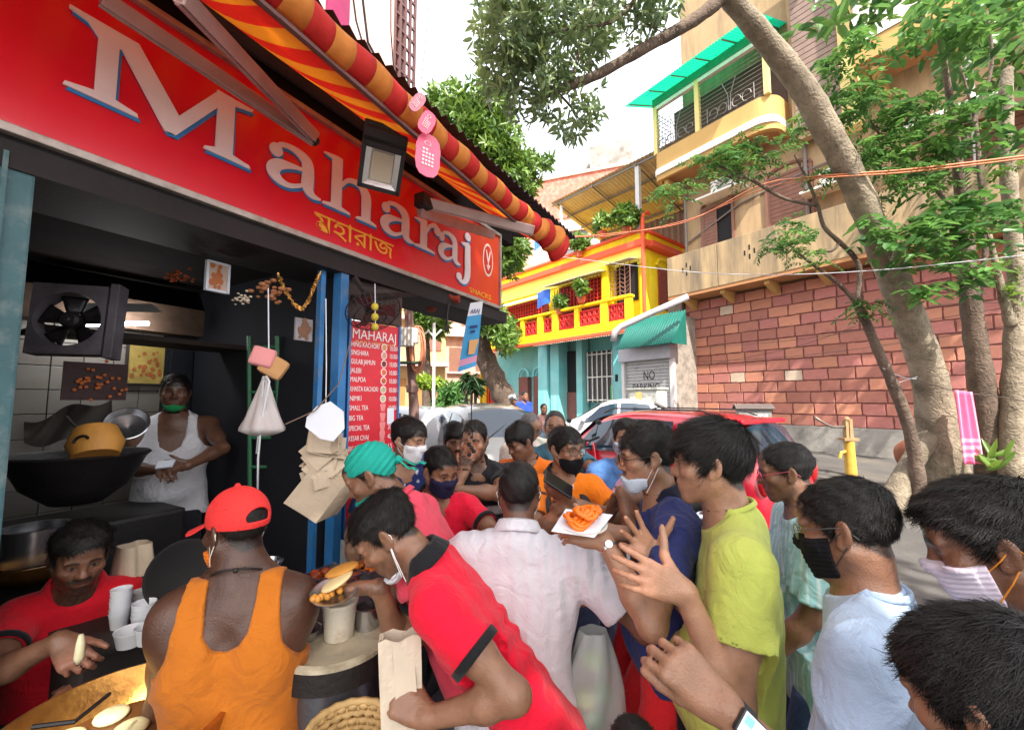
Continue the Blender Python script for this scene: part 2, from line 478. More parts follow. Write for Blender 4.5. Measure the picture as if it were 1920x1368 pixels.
def grille(m, a0, a1, z0, z1):
 n = 12
 for i in range(n + 1):
  z = z0 + (z1 - z0) * (i / n)
  m.tube([(a0, .74, z), (a1, .74, z)], .013, 5)
 c = (a0 + a1) / 2
 for s in (-1, 1):
  for q in (.25, .6):
   x = c + s * q
   m.tube([(x + .16 * math.cos(t) * s, .765, z0 + .3 + .2 * math.sin(t)) for t in [math.pi * k / 8 * 1.5 for k in range(9)]], .018, 5)
  m.tube([(c + s * .03, .765, z0 + .1), (c + s * .05, .765, z0 + .7), (c + s * .25, .765, z0 + 1.25)], .016, 5)
  m.tube([(c + s * .85, .765, z0 + .05), (c + s * .85, .765, z0 + .6)], .016, 5)
part('balcony_grille', lambda m: grille(m, 7.24, 5.54, Z2T + .05, ZG - .15), IRON)
part('balcony_grille', lambda m: grille(m, 5.36, 3.04, Z2T + .05, ZG - .15), IRON)
def side_grille(m):
 for i in range(9):
  z = Z2T + .1 + i * .22
  m.tube([(7.36, .62, z), (7.36, -.4, z)], .013, 5)
 for i in range(5):
  y = .5 - i * .2
  m.tube([(7.36, y, Z2T + .05), (7.36, y - .08, ZG - .1)], .013, 5)
part('balcony_grille', side_grille, IRON)
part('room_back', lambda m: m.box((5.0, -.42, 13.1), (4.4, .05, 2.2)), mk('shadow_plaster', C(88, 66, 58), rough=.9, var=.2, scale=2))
GREEN = mk('green_sheet', C(20, 150, 112), rough=.35, var=.12, scale=3, bump=.05, trans=.0, spec=.4)
nt = GREEN.node_tree; t_ = nt.nodes.new('ShaderNodeBsdfTranslucent'); t_.inputs['Color'].default_value = C(30, 215, 160)
ms = nt.nodes.new('ShaderNodeMixShader'); ms.inputs[0].default_value = .5
nt.links.new(nt.nodes['Principled BSDF'].outputs[0], ms.inputs[1]); nt.links.new(t_.outputs[0], ms.inputs[2]); nt.links.new(ms.outputs[0], nt.nodes['Material Output'].inputs['Surface'])
def corr(m, a0, a1, y0, z0, y1, z1, n=60, amp=.03, axis=0):
 m.grid(lambda u, v: Vector((a0 + (a1 - a0) * u, y0 + (y1 - y0) * v, z0 + (z1 - z0) * v + amp * math.sin(u * n * 2 * math.pi))), n * 4, 2)
part('green_roof', lambda m: corr(m, 8.15, 2.7, 1.75, ZG + .1, -.5, ZG + .95, 50), GREEN, smooth=True)
part('roof_rafter', lambda m: [m.tube([(x, 1.7, ZG + .06), (x, -.4, ZG + .86)], .03, 5) for x in (7.9, 6.9, 5.9, 4.9, 3.9, 2.95)], IRON)
part('louvre_bay', lambda m: [m.box((1.75, .1, 10.6 + i * .2), (1.25, .05, .175), Matrix.Translation((0, 0, 0))) for i in range(28)], mk('grey_boards', C(140, 118, 108), rough=.8, var=.15, scale=4))
part('louvre_back', lambda m: m.box((1.75, -.1, 13.4), (1.5, .3, 6.2)), BG1)
part('yellow_column', lambda m: m.box((.88, .05, 13.5), (.42, .5, 7.2), bev=.02), CREAM)
part('blind', lambda m: m.grid(lambda u, v: Vector((.6 - 3.9 * u, .55 + .03 * math.sin(u * 40 + v * 3), 13.0 + 4.5 * v)), 60, 6), mk('canvas_blind', C(206, 192, 186), rough=.9, var=.1, scale=2, bump=.3), smooth=True)
part('balcony_front', lambda m: m.box((-2.6, .78, 12.35), (6.4, .14, .9)), WHT)
part('balcony_skirt', lambda m: m.box((-2.6, .72, 11.6), (6.4, .2, .55)), BG2)
part('balcony_floor', lambda m: m.box((-2.6, .15, 11.28), (6.4, 1.1, .1)), SOFF)
for a in (.2, -1.3, -2.8): part('bracket', lambda m: m.prism([(-.45, 0), (.62, 0), (.62, -.14), (-.45, -.7)], .18, Matrix.Translation((a - .09, 0, 11.22)) @ Matrix(((0, 0, 1, 0), (1, 0, 0, 0), (0, 1, 0, 0), (0, 0, 0, 1)))), BG2)
part('sunshade', lambda m: m.box((-2.0, .1, 9.05), (3.6, 1.1, .12)), WHT)
part('sunshade', lambda m: m.box((-3.2, .1, 5.95), (3.0, 1.0, .14)), BG2)
part('drainpipe', lambda m: m.tube([(-1.55, .2, 5.8), (-1.55, .2, 17)], .07, 8), GREY_IRON)
part('drainpipe', lambda m: m.tube([(2.35, -.35, 5.9), (2.35, -.35, 11)], .06, 8), IRON)
part('drainpipe', lambda m: m.tube([(6.72, -.25, 7.4), (6.72, -.25, 11)], .05, 8), IRON)
part('wall_pipe', lambda m: m.tube([(6.9, -.38, 8.2), (4.6, -.38, 9.1), (2.2, -.38, 9.4), (1, -.38, 9.4)], .035, 6), IRON)
part('upper_parapet', lambda m: m.box((2.0, .5, 16.6), (1.9, 1.4, .35)), WHT)
# ------------------------------------------------------------------ yellow and turquoise corner house
YEL = mk('yellow_paint', C(246, 220, 12), rough=.75, var=.1, scale=2, bump=.15, bscale=20, dirt=C(206, 170, 30), dirt_amt=.35, dscale=1.4, streak=True)
YEL2 = mk('pale_yellow_paint', C(250, 240, 110), rough=.8, var=.05, scale=2, bump=.15, bscale=20)
RED = mk('red_paint', C(214, 44, 40), rough=.7, var=.1, scale=4, bump=.15)
ORG = mk('orange_trim', C(232, 92, 60), rough=.7, var=.08, scale=3, bump=.1)
TEAL = mk('turquoise_paint', C(118, 196, 200), rough=.85, var=.12, scale=1.5, bump=.2, dirt=C(176, 190, 178), dirt_amt=.5, dscale=1.4, streak=True)
DOORB = mk('brown_door', C(120, 74, 66), rough=.7, var=.15, scale=4)
TIN = mk('rusty_tin', C(170, 140, 126), rough=.7, var=.2, scale=4, metal=.2, dirt=C(130, 84, 62), dirt_amt=.5)
h = thing('corner_house', 'bright yellow corner house with red trim over a turquoise ground floor', 'house', FH @ Vector((0, 0, 0)))
hp = lambda name, fn, mat, parent=h, **k: part(name, fn, mat, parent, FH, **k)
HL = 11.2
hp('upper_wall', lambda m: m.box((HL / 2, -3.0, 6.9), (HL, 6.0, 3.6)), YEL)
hp('upper_band', lambda m: m.box((HL / 2, .04, 8.35), (HL - .1, .07, .78)), YEL2)
hp('ground_floor', lambda m: m.box((HL / 2, -3.1, 2.55), (HL, 5.8, 5.1)), TEAL)
hp('roof_parapet', lambda m: [m.box((HL / 2, .02, 9.2), (HL, .3, .35)), m.box((-.0, -3.0, 9.2), (.3, 5.7, .35))], YEL)
hp('cornice', lambda m: [m.box((HL / 2 - .1, .12, 8.87), (HL + .3, .5, .26)), m.box((-.14, -3.1, 8.87), (.5, 5.8, .26))], ORG)
hp('parapet_cap', lambda m: [m.box((HL / 2 - .1, .06, 9.44), (HL + .2, .44, .13)), m.box((-.06, -3.1, 9.44), (.44, 5.8, .13))], ORG)
hp('corner_pipe', lambda m: m.tube([(-.2, .3, 4.9), (-.2, .3, 10.0), (-.2, .1, 10.25), (-.2, -.2, 10.3)], .09, 8), ORG)
def panel(m, a0, a1, off, z0, z1):
 """pierced red panel: scrolls and bars in a frame"""
 for z in (z0, z1): m.box(((a0 + a1) / 2, off, z), (a1 - a0, .06, .06))
 for a in (a0, a1): m.box((a, off, (z0 + z1) / 2), (.06, .06, z1 - z0 + .06))
 n = max(2, int((a1 - a0) / .3))
 for i in range(n):
  ca = a0 + (a1 - a0) * (i + .5) / n
  for j in range(2):
   cz = z0 + (z1 - z0) * (j + .5) / 2
   m.tube([(ca + .11 * math.cos(t), off + .01, cz + .14 * math.sin(t)) for t in [2 * math.pi * q / 8 for q in range(9)]], .028, 4)
  m.box((ca + (a1 - a0) / n / 2, off, (z0 + z1) / 2), (.03, .04, z1 - z0))
hp('balcony_slab', lambda m: m.box((5.2, .5, 4.98), (10.3, 1.15, .22)), YEL)
hp('balcony_edge', lambda m: m.box((5.2, 1.0, 4.8), (10.4, .3, .14)), ORG)
for i, (a0, a1) in enumerate(((.35, 1.2), (1.75, 2.95), (3.3, 4.35), (4.9, 5.45), (6.1, 7.0), (7.4, 8.4), (8.8, 9.9))):
 hp('balcony_panel', lambda m: panel(m, a0, a1, .98, 5.36, 6.05), RED)
 hp('panel_back', lambda m: m.box(((a0 + a1) / 2, .9, 5.7), (a1 - a0, .05, .7)), mk('red_shade', C(190, 60, 50), rough=.8) if i == 0 else bpy.data.materials['red_shade'])
for a in (.15, 1.45, 3.12, 4.62, 5.75, 7.2, 8.6, 10.1):
 hp('balcony_pier', lambda m: m.box((a, .97, 5.68), (.3 if a not in (1.45, 4.62, 5.75) else .42, .24, 1.2), bev=.02), YEL)
hp('balcony_rail', lambda m: m.box((5.15, .97, 6.31), (10.4, .34, .12), bev=.03), YEL)
hp('balcony_base', lambda m: m.box((5.15, .96, 5.19), (10.2, .2, .2)), YEL)
def chevron(m, a0, a1, z0, z1, off):
 n = int((a1 - a0) / .22)
 for i in range(n + 1):
  a = a0 + (a1 - a0) * i / n
  m.box((a, off, (z0 + z1) / 2), (.03, .03, z1 - z0))
 for i in range(n):
  for j in range(int((z1 - z0) / .2)):
   a = a0 + (a1 - a0) * (i + .5) / n; z = z0 + .1 + j * .2
   s = 1 if i % 2 else -1
   m.tube([(a - .11, off + .01, z - .06 * s), (a + .11, off + .01, z + .06 * s)], .014, 4)
BRN = mk('brown_grille', C(140, 96, 84), rough=.7)
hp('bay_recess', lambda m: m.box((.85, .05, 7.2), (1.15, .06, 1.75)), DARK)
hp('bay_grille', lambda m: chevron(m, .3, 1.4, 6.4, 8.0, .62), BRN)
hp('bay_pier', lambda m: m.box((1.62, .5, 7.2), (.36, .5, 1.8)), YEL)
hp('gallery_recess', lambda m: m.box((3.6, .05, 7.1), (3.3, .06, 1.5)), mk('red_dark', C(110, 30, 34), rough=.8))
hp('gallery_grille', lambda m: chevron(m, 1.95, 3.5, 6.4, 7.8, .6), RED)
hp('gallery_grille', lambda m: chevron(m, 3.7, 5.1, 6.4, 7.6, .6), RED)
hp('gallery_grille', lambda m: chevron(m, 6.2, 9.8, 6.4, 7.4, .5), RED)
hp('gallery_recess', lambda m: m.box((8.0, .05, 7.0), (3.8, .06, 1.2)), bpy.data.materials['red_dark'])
hp('tin_shade', lambda m: corr(m, 1.5, 5.3, 1.35, 7.7, .1, 8.0, 34, .02), GREY_IRON, smooth=True)
hp('tin_shade', lambda m: corr(m, .1, 1.55, .95, 8.05, .1, 8.2, 14, .02), GREY_IRON, smooth=True)
hp('canvas_shade', lambda m: m.grid(lambda u, v: Vector((6.0 + 4.6 * u, .2 + .9 * v, 7.75 - .45 * v)), 12, 3), mk('striped_shade', C(190, 186, 190), rough=.8), thick=.02)
hp('blue_sheet', lambda m: m.grid(lambda u, v: Vector((4.95 + 1.1 * u, 1.05 + .1 * math.sin(u * 5), 7.6 - .75 * v - .12 * u * v)), 8, 4), mk('blue_tarpaulin', C(40, 100, 205), rough=.5, var=.1), thick=.02)
hp('side_door', lambda m: m.box((-.02, -1.6, 7.0), (.06, .9, 2.0)), mk('red_shutter', C(150, 70, 52), rough=.8))
hp('side_door_slat', lambda m: [m.box((-.07, -1.6, 6.1 + i * .11), (.04, .8, .08)) for i in range(17)], bpy.data.materials['red_shutter'])
hp('side_arch', lambda m: m.tube([(-.06, -1.6 + .6 * math.cos(t), 8.05 + .4 * math.sin(t)) for t in [math.pi * i / 10 for i in range(11)]], .09, 6), YEL)
for a in (.9, 4.95):
 hp('pillar', lambda m: m.box((a, .45, 2.5), (.62, .7, 4.9), bev=.02), TEAL)
hp('pillar', lambda m: m.box((3.55, .2, 2.45), (.4, .5, 4.8), bev=.02), TEAL)
hp('pillar', lambda m: m.box((5.75, .5, 2.4), (.7, .8, 4.75), bev=.02), TEAL)
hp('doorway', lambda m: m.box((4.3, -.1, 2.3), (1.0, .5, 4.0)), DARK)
hp('door_leaf', lambda m: m.box((4.3, .17, 1.3), (.95, .06, 1.7)), DOORB)
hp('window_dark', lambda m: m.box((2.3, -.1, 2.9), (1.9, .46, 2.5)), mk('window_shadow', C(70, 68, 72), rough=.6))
def wgrid(m):
 for i in range(7): m.box((1.4 + i * .3, .2, 2.9), (.045, .05, 2.5))
 for i in range(3): m.box((2.3, .21, 1.75 + i * 1.12), (1.9, .05, .05))
hp('window_bars', wgrid, WHT)
hp('window_pane', lambda m: [m.box((1.72, .16, 2.1), (.26, .02, .7))], mk('green_pane', C(40, 150, 70), rough=.3))
hp('notice', lambda m: m.box((1.0, .82, 2.75), (.14, .02, .3)), DARK)
for a in (6.9, 8.2):
 hp('arched_door', lambda m: m.box((a, .0, 1.7), (.8, .3, 2.8)), DOORB)
 hp('door_arch', lambda m: m.tube([(a + .45 * math.cos(t), .12, 3.1 + .5 * math.sin(t)) for t in [math.pi * i / 10 for i in range(11)]], .09, 6), TEAL)
hp('porch_roof', lambda m: corr(m, .3, 5.6, 1.75, 4.55, .2, 4.85, 40, .02), TIN, smooth=True)
hp('low_plaster', lambda m: m.box((2.3, .15, .75), (2.2, .3, .9)), mk('bare_brick', C(196, 150, 128), rough=.9, var=.25, scale=3, dirt=C(150, 196, 196), dirt_amt=.6))
t = thing('terrace_canopy', 'beige tin canopy on thin posts over the terrace of the yellow house', 'canopy', FH @ Vector((3, -2, 9.5)))
rp = lambda n, fn, m_, **k: part(n, fn, m_, t, FH, **k)
rp('tin_sheet', lambda m: corr(m, -2.6, 5.6, .35, 12.75, -4.0, 11.6, 40, .02), mk('cream_tin', C(196, 176, 146), rough=.7, var=.1, scale=2), smooth=True)
for y in (.2, -1.0, -2.2, -3.4): rp('purlin', lambda m: m.box((1.5, y, 12.64 - (.35 - y) * .264), (8.2, .07, .08)), IRON)
for a in (-2.4, .1, 2.7, 5.2): rp('rafter', lambda m: m.tube([(a, .3, 12.6), (a, -3.9, 11.5)], .05, 5), IRON)
rp('post', lambda m: m.box((.1, .1, 11.0), (.2, .2, 3.3)), GREY_IRON)
rp('post', lambda m: m.box((5.0, .1, 10.9), (.12, .12, 3.1)), GREY_IRON)
rp('back_screen', lambda m: m.grid(lambda u, v: Vector((-2.5 + 8 * u, -3.8 + .04 * math.sin(u * 150), 9.4 + 2.2 * v)), 90, 1), mk('brown_screen', C(128, 104, 92), rough=.8))
mb = MB(FH); corr_pts = mb.grid(lambda u, v: Vector((5.3 + 1.5 * u, .5 + .03 * math.sin(u * 60), 11.7 - 1.1 * v - .35 * u)), 40, 4)
tag(obj('blue_curtain', mb, mk('blue_cloth', C(70, 130, 205), rough=.7, var=.1)), 'small blue corrugated sheet hung at the corner of the terrace canopy', 'sheet')
t = thing('brick_building', 'pale building with red brick top storey and rooftop tanks behind the yellow house', 'building', (3, 34, 0))
BR = mk('far_brick', C(196, 112, 96), rough=.9, var=.3, scale=6, bump=.4, stretch=(.6, .6, 7), dirt=C(216, 170, 155), dirt_amt=.5, dscale=3)
PAL = mk('far_plaster', C(222, 200, 186), rough=.9, var=.1, scale=1, dirt=C(180, 160, 150), dirt_amt=.4)
FB = frame((2.2, 36.0, 0), x=(.93, -.36, 0))
pp = lambda n, fn, m_, **k: part(n, fn, m_, t, FB, **k)
pp('wall', lambda m: m.box((4.5, 4.0, 9.0), (12.8, 8, 16.2)), PAL)
pp('brick_storey', lambda m: m.box((4.5, 4.0, 18.9), (13.2, 8.3, 3.6)), BR)
pp('parapet_cap', lambda m: m.box((4.5, 4.0, 20.8), (13.5, 8.6, .25)), PAL)
pp('window', lambda m: m.box((2.9, -.02, 13.7), (3.0, .1, 4.2)), mk('far_glass', C(110, 112, 118), rough=.2))
pp('window_frame', lambda m: [m.box((1.3, -.1, 13.7), (.3, .25, 4.8)), m.box((2.9, -.1, 16.0), (3.5, .4, .3)), m.box((2.9, -.08, 14.4), (2.9, .1, .1))], PAL)
pp('window', lambda m: m.box((-.9, -.02, 13.7), (.9, .1, 4.2)), bpy.data.materials['far_glass'])
pp('roof_tank', lambda m: m.box((6.2, 2.0, 22.2), (3.4, 2.4, 2.6), bev=.05), M_CONC)
pp('roof_tank', lambda m: m.box((4.4, 3.0, 21.8), (1.6, 2.0, 1.8), bev=.05), M_CONC)
pp('roof_tank', lambda m: m.box((-.1, 2.0, 21.5), (1.6, 1.0, 1.1), bev=.05), M_CONC)
t = thing('lane_house', 'old pinkish house with small windows down the lane beyond the utility pole', 'house', (-2, 30, 0))
PK = mk('lane_pink', C(216, 168, 150), rough=.9, var=.18, scale=1.4, dirt=C(150, 112, 100), dirt_amt=.5, dscale=.8)
FL = frame((-4.2, 30.0, 0), x=(.96, .28, 0))
pp2 = lambda n, fn, m_, **k: part(n, fn, m_, t, FL, **k)
pp2('wall', lambda m: m.box((2.6, 3, 4.6), (6.6, 6, 9.4)), PK)
pp2('upper_wall', lambda m: m.box((3.6, 3.2, 12.2), (5.4, 5.6, 6)), mk('lane_mauve', C(188, 144, 140), rough=.9, var=.2, scale=2, dirt=C(140, 100, 96), dirt_amt=.5))
for i in range(9): pp2('louvre', lambda m: m.box((1.4, -.06, 7.2 + i * .26), (1.7, .16, .1)), WHT)
for (a, z, w, hh) in ((2.2, 4.6, 1.1, 1.7), (4.3, 4.9, 1.0, 1.9), (.2, 4.6, .9, 1.7), (2.4, 8.9, 1.0, 1.3), (4.6, 8.6, 1.0, 1.5), (4.2, 12, 1.1, 1.6), (2.4, 12, 1.1, 1.6)):
 pp2('window', lambda m: m.box((a, .0, z), (w, .08, hh)), SHUT); pp2('sill', lambda m: m.box((a, -.12, z - hh / 2 - .08), (w + .3, .3, .12)), PAL)
pp2('ledge', lambda m: m.box((2.6, -.25, 6.3), (6.8, .6, .2)), PAL)
pp2('door', lambda m: m.box((2.9, -.02, 1.5), (1.3, .1, 2.5)), DOORB)
t = thing('ochre_house', 'ochre house with brown wooden doors behind the white parked car', 'house', (-6, 24, 0))
FL2 = frame((-6.9, 23.5, 0), x=(.97, .24, 0))
pp3 = lambda n, fn, m_, **k: part(n, fn, m_, t, FL2, **k)
pp3('wall', lambda m: m.box((1.0, 2, 3.4), (4.4, 4, 7)), mk('lane_ochre', C(208, 170, 118), rough=.9, var=.15, scale=1.4, dirt=C(160, 120, 90), dirt_amt=.4))
for a in (.6, 1.7, 2.7): pp3('door', lambda m: m.box((a, -.03, 1.6), (.8, .1, 2.7)), mk('ochre_wood', C(176, 120, 66), rough=.7, var=.2, scale=6, stretch=(1, 1, .2)) if a == .6 else bpy.data.materials['ochre_wood'])
pp3('window', lambda m: m.box((2.4, -.03, 5.2), (1.1, .1, 1.3)), SHUT)
pp3('balcony', lambda m: m.box((1.2, -.5, 3.7), (4.2, 1.0, .2)), PAL)
pp3('sunshade', lambda m: m.box((1.0, -.3, 6.3), (4.2, .7, .15)), PAL)
# ------------------------------------------------------------------ the snack shop
S1 = Vector((-.1232, 3.886, 0)); SU = Vector((.4897, .8719, 0)); SN = Vector((.8719, -.4897, 0)); UP = Vector((0, 0, 1))
FS = Matrix((-SU, SN, UP)).transposed().to_4x4(); FS.translation = S1        # a towards the near end, n out to the street, up
FSi = FS.inverted()
def sp(px, py, off=0.0):
 p = FSi @ hit(px, py, S1 + SN * off, SN); return p.x, p.z
def FT(a, z, off):                                                            # lettering frame: x reads along the sign
 m = Matrix((SU, UP, SN)).transposed().to_4x4(); m.translation = FS @ Vector((a, off, z)); return m
SIGNR = mk('sign_vinyl', (1, 1, 1, 1), rough=.3, var=.05, scale=5, bump=.05, bscale=200, attr='tint', spec=.5, coat=.3, dirt=C(226, 96, 112), dirt_amt=.12, dscale=3)
ALU = mk('worn_aluminium', C(176, 168, 160), rough=.45, var=.2, scale=8, bump=.15, metal=.6, dirt=C(110, 84, 60), dirt_amt=.45, dscale=9)
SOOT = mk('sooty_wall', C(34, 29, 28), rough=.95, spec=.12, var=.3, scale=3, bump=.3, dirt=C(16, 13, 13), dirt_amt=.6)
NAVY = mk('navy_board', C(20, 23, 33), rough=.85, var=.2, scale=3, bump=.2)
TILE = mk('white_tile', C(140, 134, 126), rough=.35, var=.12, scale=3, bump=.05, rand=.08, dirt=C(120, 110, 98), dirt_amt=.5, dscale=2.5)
GREENPOST = mk('teal_post', C(58, 96, 102), rough=.6, var=.2, scale=7, bump=.25, dirt=C(130, 140, 140), dirt_amt=.4, dscale=9)
BLUEPOST = mk('blue_post', C(48, 118, 178), rough=.5, var=.15, scale=7, bump=.2, dirt=C(120, 130, 140), dirt_amt=.3, dscale=9)
STEEL = mk('steel', C(190, 190, 192), rough=.25, var=.1, scale=9, bump=.08, metal=.95, bscale=30)
BRASS = mk('brass', C(196, 140, 70), rough=.32, var=.25, scale=7, bump=.15, metal=.85, dirt=C(84, 44, 24), dirt_amt=.5, dscale=5)
BLACKIRON = mk('black_iron', C(28, 25, 25), rough=.55, var=.3, scale=9, bump=.3, bscale=50)
PAPERW = mk('white_paper', C(226, 230, 240), rough=.8, var=.04, scale=4, bump=.05)
KRAFT = mk('newsprint_paper', C(196, 178, 154), rough=.85, var=.12, scale=9, bump=.2, rand=.12)
CUPW = mk('white_plastic', C(214, 216, 220), rough=.45, var=.05, scale=5, bump=.03)
shop = thing('snack_shop', 'dark open-fronted snack shop under the red sign, with sooty interior and blue jamb', 'shop', FS @ Vector((1.6, -1, 0)))
S_ = lambda name, fn, mat, parent=shop, **k: part(name, fn, mat, parent, FS, **k)
FLZ = .3
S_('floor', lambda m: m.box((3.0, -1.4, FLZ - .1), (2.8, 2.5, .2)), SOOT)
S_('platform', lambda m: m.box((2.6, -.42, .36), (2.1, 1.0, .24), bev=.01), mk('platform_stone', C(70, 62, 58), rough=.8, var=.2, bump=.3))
S_('unseen_front_wall', lambda m: m.box((3.75, -.1, 1.6), (1.35, .1, 3.0)), SOOT)  # wall piece out of view, added to keep daylight out of the shop
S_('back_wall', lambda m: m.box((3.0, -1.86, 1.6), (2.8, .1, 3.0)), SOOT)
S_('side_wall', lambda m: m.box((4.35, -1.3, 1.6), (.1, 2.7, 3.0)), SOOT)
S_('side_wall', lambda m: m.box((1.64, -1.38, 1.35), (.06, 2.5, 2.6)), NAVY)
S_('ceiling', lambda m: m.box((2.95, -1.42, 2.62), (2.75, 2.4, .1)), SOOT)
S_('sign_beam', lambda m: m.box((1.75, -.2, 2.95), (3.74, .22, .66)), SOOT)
S_('lintel', lambda m: m.box((1.75, -.2, 2.52), (3.8, .4, .1)), mk('lintel_metal', C(34, 30, 30), rough=.7, var=.3, metal=.2, dirt=C(40, 34, 32), dirt_amt=.5))
S_('jamb', lambda m: m.box((1.69, -.05, 1.25), (.055, .07, 2.46), bev=.006), BLUEPOST)
S_('jamb', lambda m: m.box((1.79, -.09, 1.25), (.03, .04, 2.46), bev=.004), BLUEPOST)
S_('post', lambda m: [m.box((2.985, -.06, 1.27), (.13, .1, 2.5), bev=.008), m.box((2.99, -.004, 1.27), (.012, .02, 2.5))], GREENPOST)
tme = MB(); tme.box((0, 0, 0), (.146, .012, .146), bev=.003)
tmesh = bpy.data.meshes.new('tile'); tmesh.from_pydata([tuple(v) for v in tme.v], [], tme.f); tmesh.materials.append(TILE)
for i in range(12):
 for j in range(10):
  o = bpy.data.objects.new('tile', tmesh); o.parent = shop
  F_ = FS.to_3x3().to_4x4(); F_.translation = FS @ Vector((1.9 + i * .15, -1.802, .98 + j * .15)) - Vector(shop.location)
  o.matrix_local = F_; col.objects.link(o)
S_('cross_beam', lambda m: m.box((2.9, -1.7, 2.32), (2.5, .16, .2)), mk('beam_wood', C(104, 82, 66), rough=.8, var=.25, scale=4, stretch=(1, 5, 5)))
S_('prayer_shelf', lambda m: m.box((2.15, -1.2, 2.1), (1.0, .35, .03)), mk('shelf_wood', C(52, 40, 36), rough=.8))
S_('dark_door', lambda m: [m.box((1.75, -1.78, 1.3), (.2, .06, 2.0)), m.box((1.75, -1.74, 1.9), (.14, .02, .5))], NAVY)
sg = thing('shop_sign', 'big red signboard with white serif letters and blue shadows above the shop', 'sign', FS @ Vector((1.5, 0, 2.6)))
G_ = lambda name, fn, mat, parent=sg, **k: part(name, fn, mat, parent, FS, **k)
AE, ZB, ZS = 3.62, 2.6, 3.26
mb = MB(FS)
mb.grid(lambda u, v: Vector((AE * (1 - u), 0, ZB + (ZS - ZB) * v)), 60, 4)
mb.box((AE / 2, -.04, (ZB + ZS) / 2), (AE - .004, .07, ZS - ZB - .004))
o = obj('sign_face', mb, SIGNR, sg)
ca = o.data.color_attributes.new('tint', 'FLOAT_COLOR', 'POINT')
red, org, drk = np.array(C(216, 16, 44)[:3]), np.array(C(222, 66, 28)[:3]), np.array(C(150, 8, 30)[:3])
for i, v in enumerate(o.data.vertices):
 a = (FSi @ (Vector(v.co) + Vector(sg.location))).x
 t = max(0, min(1, (.75 - a) / .5)); c = red * (1 - t) + org * t
 ca.data[i].color = (*c, 1)
G_('bottom_trim', lambda m: m.box((AE / 2, .012, ZB - .012), (AE, .03, .03), bev=.004), ALU)
G_('bottom_channel', lambda m: m.box((AE / 2, -.1, ZB - .034), (AE, .2, .016)), mk('channel_dark', C(44, 40, 42), rough=.6, metal=.2, var=.2))
G_('top_trim', lambda m: m.box((AE / 2, .012, ZS + .012), (AE, .03, .026), bev=.004), ALU)
G_('end_trim', lambda m: m.box((-.012, -.02, (ZB + ZS) / 2), (.022, .08, ZS - ZB + .05), bev=.004), ALU)
UN = .29 / 140
def stroke(m, pts, F, d0, d1, n=10):
 """pts: (x, y, width); a smooth ribbon of varying width"""
 P_ = [Vector((p[0], p[1], p[2])) for p in pts]
 out = []
 for i in range(len(P_) - 1):
  p0, p1, p2, p3 = P_[max(i - 1, 0)], P_[i], P_[i + 1], P_[min(i + 2, len(P_) - 1)]
  for k in range(n if len(pts) > 2 else 1):
   t = k / n
   out.append(.5 * ((2 * p1) + (p2 - p0) * t + (2 * p0 - 5 * p1 + 4 * p2 - p3) * t * t + (3 * p1 - p0 - 3 * p2 + p3) * t ** 3))
 out.append(P_[-1])
 L, R_ = [], []
 for i, p in enumerate(out):
  d = out[min(i + 1, len(out) - 1)] - out[max(i - 1, 0)]; d = Vector((d.x, d.y)).normalized()
  nx = Vector((-d.y, d.x)) * p.z / 2
  L.append((p.x + nx.x, p.y + nx.y)); R_.append((p.x - nx.x, p.y - nx.y))
 for i in range(len(out) - 1):
  m.add([(L[i][0], L[i][1], d1), (R_[i][0], R_[i][1], d1), (R_[i + 1][0], R_[i + 1][1], d1), (L[i + 1][0], L[i + 1][1], d1),
               (L[i][0], L[i][1], d0), (R_[i][0], R_[i][1], d0), (R_[i + 1][0], R_[i + 1][1], d0), (L[i + 1][0], L[i + 1][1], d0)],
              [(0, 1, 2, 3), (0, 3, 7, 4), (1, 5, 6, 2)], F)
 a, b_ = (L[0], R_[0]), (L[-1], R_[-1])
 for (p, q) in (a, b_): m.add([(p[0], p[1], d1), (q[0], q[1], d1), (q[0], q[1], d0), (p[0], p[1], d0)], [(0, 1, 2, 3)], F)
def disc(m, x, y, r, F, d0, d1):
 m.prism([(x + r * math.cos(2 * math.pi * k / 20), y + r * math.sin(2 * math.pi * k / 20)) for k in range(20)], d1 - d0, F @ Matrix.Translation((0, 0, d0)))
def poly(m, p, F, d0, d1): m.prism(p, d1 - d0, F @ Matrix.Translation((0, 0, d0)))
